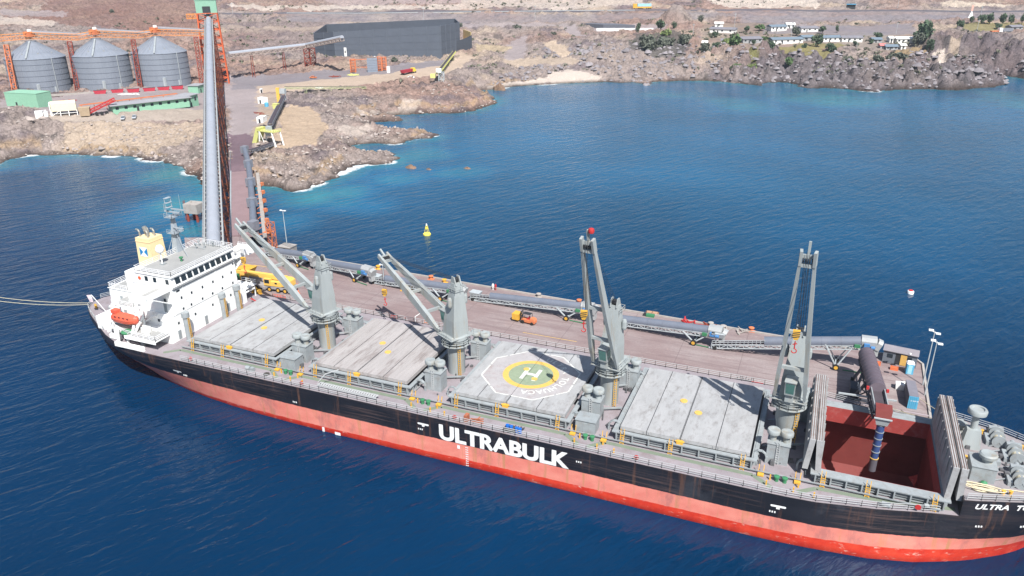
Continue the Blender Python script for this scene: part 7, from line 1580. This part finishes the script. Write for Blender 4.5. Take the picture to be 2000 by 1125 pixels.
def tree(px, py, wpx, hpx, kind, lab, grp='trees and large bushes around the village', seed=0, low=False):
    p = ground(px, py); dep = (Vector((p.x-CX,p.y-CY,p.z-CZ))).dot(FW); s = dep/FPX; w = wpx*s/2*1.1; h = hpx*s*1.15; tr = .1 if low else h*.22
    t = thing('bush' if low else 'tree', lab, 'bush' if low else 'tree', p, 0, grp)
    part('trunk', M_bark, t, lambda b: [b.cyl((0,0,-.6),(w*.08,0,tr+h*.35),.09*w+.1,.04*w+.05,n=6)]+[b.cyl((0,0,tr),(w*.5*math.cos(a),w*.5*math.sin(a),tr+h*.4),.05*w,.02*w,n=5) for a in (.5,2.4,4.4)])
    part('crown', LEAF[kind], t, lambda b: crown(b, w, h-tr, seed+int(px), tr))
TR = [(1803,88,40,40,0,'big dark spreading tree, the largest above the cliffs'),(1790,94,22,26,3,'greyish tree leaning against the biggest dark tree'),(1814,104,20,22,0,'round dark bush tree below the biggest tree'),
 (1290,62,22,20,0,'dark tree in front of the white wall'),(1301,74,24,14,2,'light green tree beside the yard wall'),(1246,62,12,14,0,'small dark conical tree before the white wall'),(1316,58,10,14,0,'narrow dark tree beside the tall rock'),
 (1367,46,12,16,3,'grey rounded tree alone on the slope'),(1433,96,34,24,1,'large green bush tree at the left end of the village'),(1418,102,30,16,2,'light green bush below the large green one'),(1596,92,22,20,0,'dark round tree in front of the grey low house'),
 (1622,106,22,18,0,'dark tree at the edge of the lower lawn'),(1503,99,18,16,0,'dark round bush tree left of the dark wall'),(1571,96,12,10,0,'small dark round shrub on the yellow lawn'),(1555,70,18,14,3,'dark shrub tree between the village rows'),
 (1606,66,16,12,0,'dark shrubs at the right of the back row'),(1634,64,8,12,0,'small upright dark tree behind the front row'),(1715,76,18,12,0,'dark round tree above the blue roofed house'),(1472,88,9,9,0,'small dark shrub before the brown roofed house'),
 (1493,82,14,9,1,'green shrub right of the brown roofed house'),(1874,58,18,16,0,'dark rounded tree beside the right road'),(1895,46,10,12,0,'small dark tree in front of the white monument'),(1916,48,16,16,0,'dark tree, leftmost of the row along the right lawn'),
 (1932,47,18,18,0,'dark tree, second of the row along the right lawn'),(1957,47,18,16,0,'dark tree, third of the row along the right lawn'),(1974,47,14,16,0,'dark tree, fourth of the row along the right lawn'),(1995,48,12,16,0,'dark tree at the right end of the row along the lawn'),
 (1950,57,14,9,0,'low dark bush above the white truck'),(1395,74,16,10,0,'dark bush under the left village house'),(1458,62,14,9,0,'dark bush behind the brown roofed house'),(1484,60,22,10,1,'wide green bush left of the back row'),
 (1347,70,10,9,0,'small dark bush right of the tall rock'),(1670,90,12,8,0,'small dark bush under the right front house'),(1700,86,12,8,0,'small dark bush left of the blue roofed house'),(220,28,10,9,3,'dark shrub on the reddish slope behind the silos')]
for k, (px, py, w_, h_, kd, lab) in enumerate(TR): tree(px, py, w_, h_, kd, lab, seed=k)
BU = [(1262,96,44,22,3),(1300,92,40,18,3),(1335,84,30,14,3),(1440,118,24,14,1),(1470,122,18,12,2),(1375,100,26,14,3),(1400,96,22,12,0),(1540,126,20,12,1),(1655,124,22,14,3),(1755,118,40,12,3),(1715,122,24,12,3),(1810,118,16,10,1),(1080,72,20,8,3),(770,122,16,9,3),(760,66,14,7,3),(900,52,14,7,3),(1010,58,16,8,3)]
for k, (px, py, w_, h_, kd) in enumerate(BU):
    tree(px, py, w_, h_, kd, ['wide grey green scrub above the inlet cliff','grey scrub patch right of the widest one','grey scrub below the tall rock','green bush on the left headland','light green bush beside the sloping lawn','grey scrub bush left of the village','dark bush below the left village house','green bush on the cliff below the lawn','grey bush on the cliff below the dark tree','wide scrub at the foot of the dry lawn','grey bush left of the dry lawn','green bush right of the dry lawn','grey bush on the slope over the sand','grey bush by the haul road near the red truck','grey scrub on the slope above the enclosure','grey scrub right of the enclosure top','grey scrub above the inlet'][k], 'bushes on the slopes', 90+k, True)
# ---- loose rocks off the shore
def rock(px, py, w_, h_, lab, seed):
    p = at(px, py, 0); r = random.Random(seed); n, m = 14, 7; vs = []
    for j in range(m):
        t = j/(m-1); rad = math.cos(t*math.pi/2)**.7
        for i in range(n):
            a = 2*math.pi*i/n; q = rad*(1+.35*vnoise(np.array([3*math.cos(a)+seed]),np.array([3*math.sin(a)+t*2]),seed)[0]-.15); vs.append((w_*q*math.cos(a), w_*.6*q*math.sin(a), -.8+(h_+.8)*t*(1+.3*r.uniform(-1,1))))
    b = MB(); b.add(vs, [(j*n+i, j*n+(i+1)%n, (j+1)*n+(i+1)%n, (j+1)*n+i) for j in range(m-1) for i in range(n)]); o = b.build('sea_rock', mat('rock_brown', S((122,98,80)), .9, var=.35, scale=.8, bump=.6, bscale=1.5)); o.location = p; return tag(o, lab, 'rock')
rock(803,328,3.0,1.2,'dark rock awash off the spit, ringed by foam',1); rock(912,329,2.4,.5,'low rock awash farther off the spit',2); rock(975,176,4.5,4,'brown rock stack at the foot of the pale beach',3); rock(838,331,2.0,.4,'small rock awash beside the dark one',4)
rr = random.Random(5)
for k in range(46):   # boulders on the spit and along the shore
    px, py = rr.choice([(580,285),(640,320),(560,335),(720,262),(660,285),(300,300),(100,295),(1500,152),(1650,165),(1300,148)]); px += rr.uniform(-45,45); py += rr.uniform(-9,9); p = ground(px, py); s = rr.uniform(.5,1.3)
    if not inside(np.array([p.x]), np.array([p.y]), LAND)[0]: continue
    b = MB(); vs = [Vector((rr.gauss(0,1),rr.gauss(0,1),rr.gauss(0,.7))) for _ in range(14)]
    import bmesh
    bm = bmesh.new(); [bm.verts.new(v.normalized()*s*rr.uniform(.8,1.2)) for v in vs]; bmesh.ops.convex_hull(bm, input=bm.verts); me = bpy.data.meshes.new('boulder'); bm.to_mesh(me); bm.free(); me.materials.append(mat('boulder_grey', S((158,146,140)), .9, var=.2)); o = bpy.data.objects.new('boulder', me); COL.objects.link(o); o.location = p+Vector((0,0,.2)); tag(o, 'loose grey boulder lying on the rocky shore', 'boulder', 'loose boulders along the rocky shore')

# ---- rubble along the shores and dry scrub on the slopes, too many to count
def scatter_pts(n, x0, x1, y0, y1, test, seed):
    g = np.random.default_rng(seed); X = g.uniform(x0, x1, n); Y = g.uniform(y0, y1, n); d = dist(X, Y, COAST)*np.where(inside(X, Y, LAND), 1, -1); d = jag(X, Y, d); k = (d > .3) & (d < 420) & test(X, Y, d, np.zeros(len(X))); X, Y, d = X[k], Y[k], d[k]
    _, fl = paint_land(X, Y, d); k = (d > .3) & test(X, Y, d, fl); X, Y, d, fl = X[k], Y[k], d[k], fl[k]
    return X, Y, smooth_h(X, Y, d)+rock_h(X, Y, d, fl), d, g
def stuff_obj(name, V, F, m):
    me = bpy.data.meshes.new(name); me.vertices.add(len(V)); me.vertices.foreach_set('co', V.astype(np.float32).ravel()); nf = len(F); k = F.shape[1]
    me.loops.add(F.size); me.polygons.add(nf); me.loops.foreach_set('vertex_index', F.ravel().astype(np.int32)); me.polygons.foreach_set('loop_start', np.arange(0, F.size, k, dtype=np.int32)); me.polygons.foreach_set('loop_total', np.full(nf, k, np.int32))
    me.update(calc_edges=True); me.materials.append(m); o = bpy.data.objects.new(name, me); COL.objects.link(o); o['kind'] = 'stuff'; return o
def rubble(name, args, ga, add, sq, m, seed):
    P = [scatter_pts(*q) for q in args]
    X = np.concatenate([p[0] for p in P]); Y = np.concatenate([p[1] for p in P]); Z = np.concatenate([p[2] for p in P]); n = len(X); g = np.random.default_rng(seed)
    s = g.gamma(2.0, ga, n)+add; base = np.array([(1,0,0),(.3,1,.1),(-.8,.6,0),(-.9,-.5,.1),(.2,-1,0),(.5,.3,.8),(-.4,.3,.9),(0,-.5,.75)])*np.array([1,1,sq])
    a = g.uniform(0, 6.28, n); J = base[None]*(1+.35*g.uniform(-1,1,(n,8,3)))*s[:,None,None]; c, si = np.cos(a)[:,None], np.sin(a)[:,None]
    V = np.stack([J[...,0]*c-J[...,1]*si+X[:,None], J[...,0]*si+J[...,1]*c+Y[:,None], J[...,2]+Z[:,None]-.15*s[:,None]], -1).reshape(-1,3)
    f = np.array([(0,1,5),(1,2,6),(1,6,5),(2,3,6),(3,7,6),(3,4,7),(4,0,7),(0,5,7),(5,6,7)]); F = (f[None]+8*np.arange(n)[:,None,None]).reshape(-1,3)
    stuff_obj(name, V, F, m)
cl_ = lambda X, Y: fbm(X,Y,16,3,501) > .5
rubble('shore_rubble', [(7000,-150,20,95,330,lambda X,Y,d,f: (f < .5)&(d < 30)&(cl_(X,Y)|(d < 6)),1), (5000,-330,-60,80,240,lambda X,Y,d,f: (f < .5)&(d < 36)&(cl_(X,Y)|(d < 6)),2)], .17, .15, .7, mat('rubble_rock', S((156,145,138)), .95, var=.3, scale=.15, dirt=S((104,96,96)), dirt_amt=.9, dirt_scale=.06), 8)
rubble('headland_rubble', [(5500,-60,330,350,560,lambda X,Y,d,f: (f < .4)&(d < 70),3)], .45, .4, .75, mat('headland_rock', S((130,124,126)), .95, var=.3, scale=.1, dirt=S((92,88,94)), dirt_amt=.9, dirt_scale=.04), 9)
def scrub():
    P = [scatter_pts(2600,-420,420,300,800,lambda X,Y,d,f: (f < .45)&(d > 12)&(fbm(X,Y,40,3,401) > .5),4), scatter_pts(900,40,330,440,600,lambda X,Y,d,f: (d > 16)&(fbm(X,Y,18,2,402) > .5)&(f < .95),5)]
    X = np.concatenate([p[0] for p in P]); Y = np.concatenate([p[1] for p in P]); Z = np.concatenate([p[2] for p in P]); n = len(X); g = np.random.default_rng(12); q = 12
    s = g.uniform(.5, 1.7, n); C = np.stack([X,Y,Z],-1)[:,None]+g.normal(0,1,(n,q,3))*np.array([.55,.55,.3])*s[:,None,None]+np.array([0,0,.4])*s[:,None,None]
    u = g.normal(0,1,(n,q,3)); u /= np.linalg.norm(u,axis=-1,keepdims=True); w_ = np.cross(u, g.normal(0,1,(n,q,3))); w_ /= np.linalg.norm(w_,axis=-1,keepdims=True); k = (.42*s)[:,None,None]
    V = np.stack([C-u*k-w_*k, C+u*k-w_*k*.7, C+u*k*.8+w_*k, C-u*k*.9+w_*k*.8], 2).reshape(-1,3); F = np.arange(len(V)).reshape(-1,4)
    stuff_obj('dry_scrub', V, F, mat('scrub_leaf', S((104,104,88)), .9, var=.4, scale=.08))
scrub()
# ============================================================ air
hb = MB(); hb.box(-2400,2000,-500,2500,-6,190); hz = hb.build('haze', bpy.data.materials.new('haze_air')); hz['kind'] = 'stuff'
hm = hz.data.materials[0]; hm.use_nodes = True; n = hm.node_tree.nodes; n.remove(n['Principled BSDF']); v = n.new('ShaderNodeVolumePrincipled')
v.inputs['Color'].default_value = (.75,.88,1,1); v.inputs['Density'].default_value = .00010; v.inputs['Anisotropy'].default_value = .2
hm.node_tree.links.new(v.outputs[0], n['Material Output'].inputs['Volume'])
SC.cycles.volume_bounces = 0
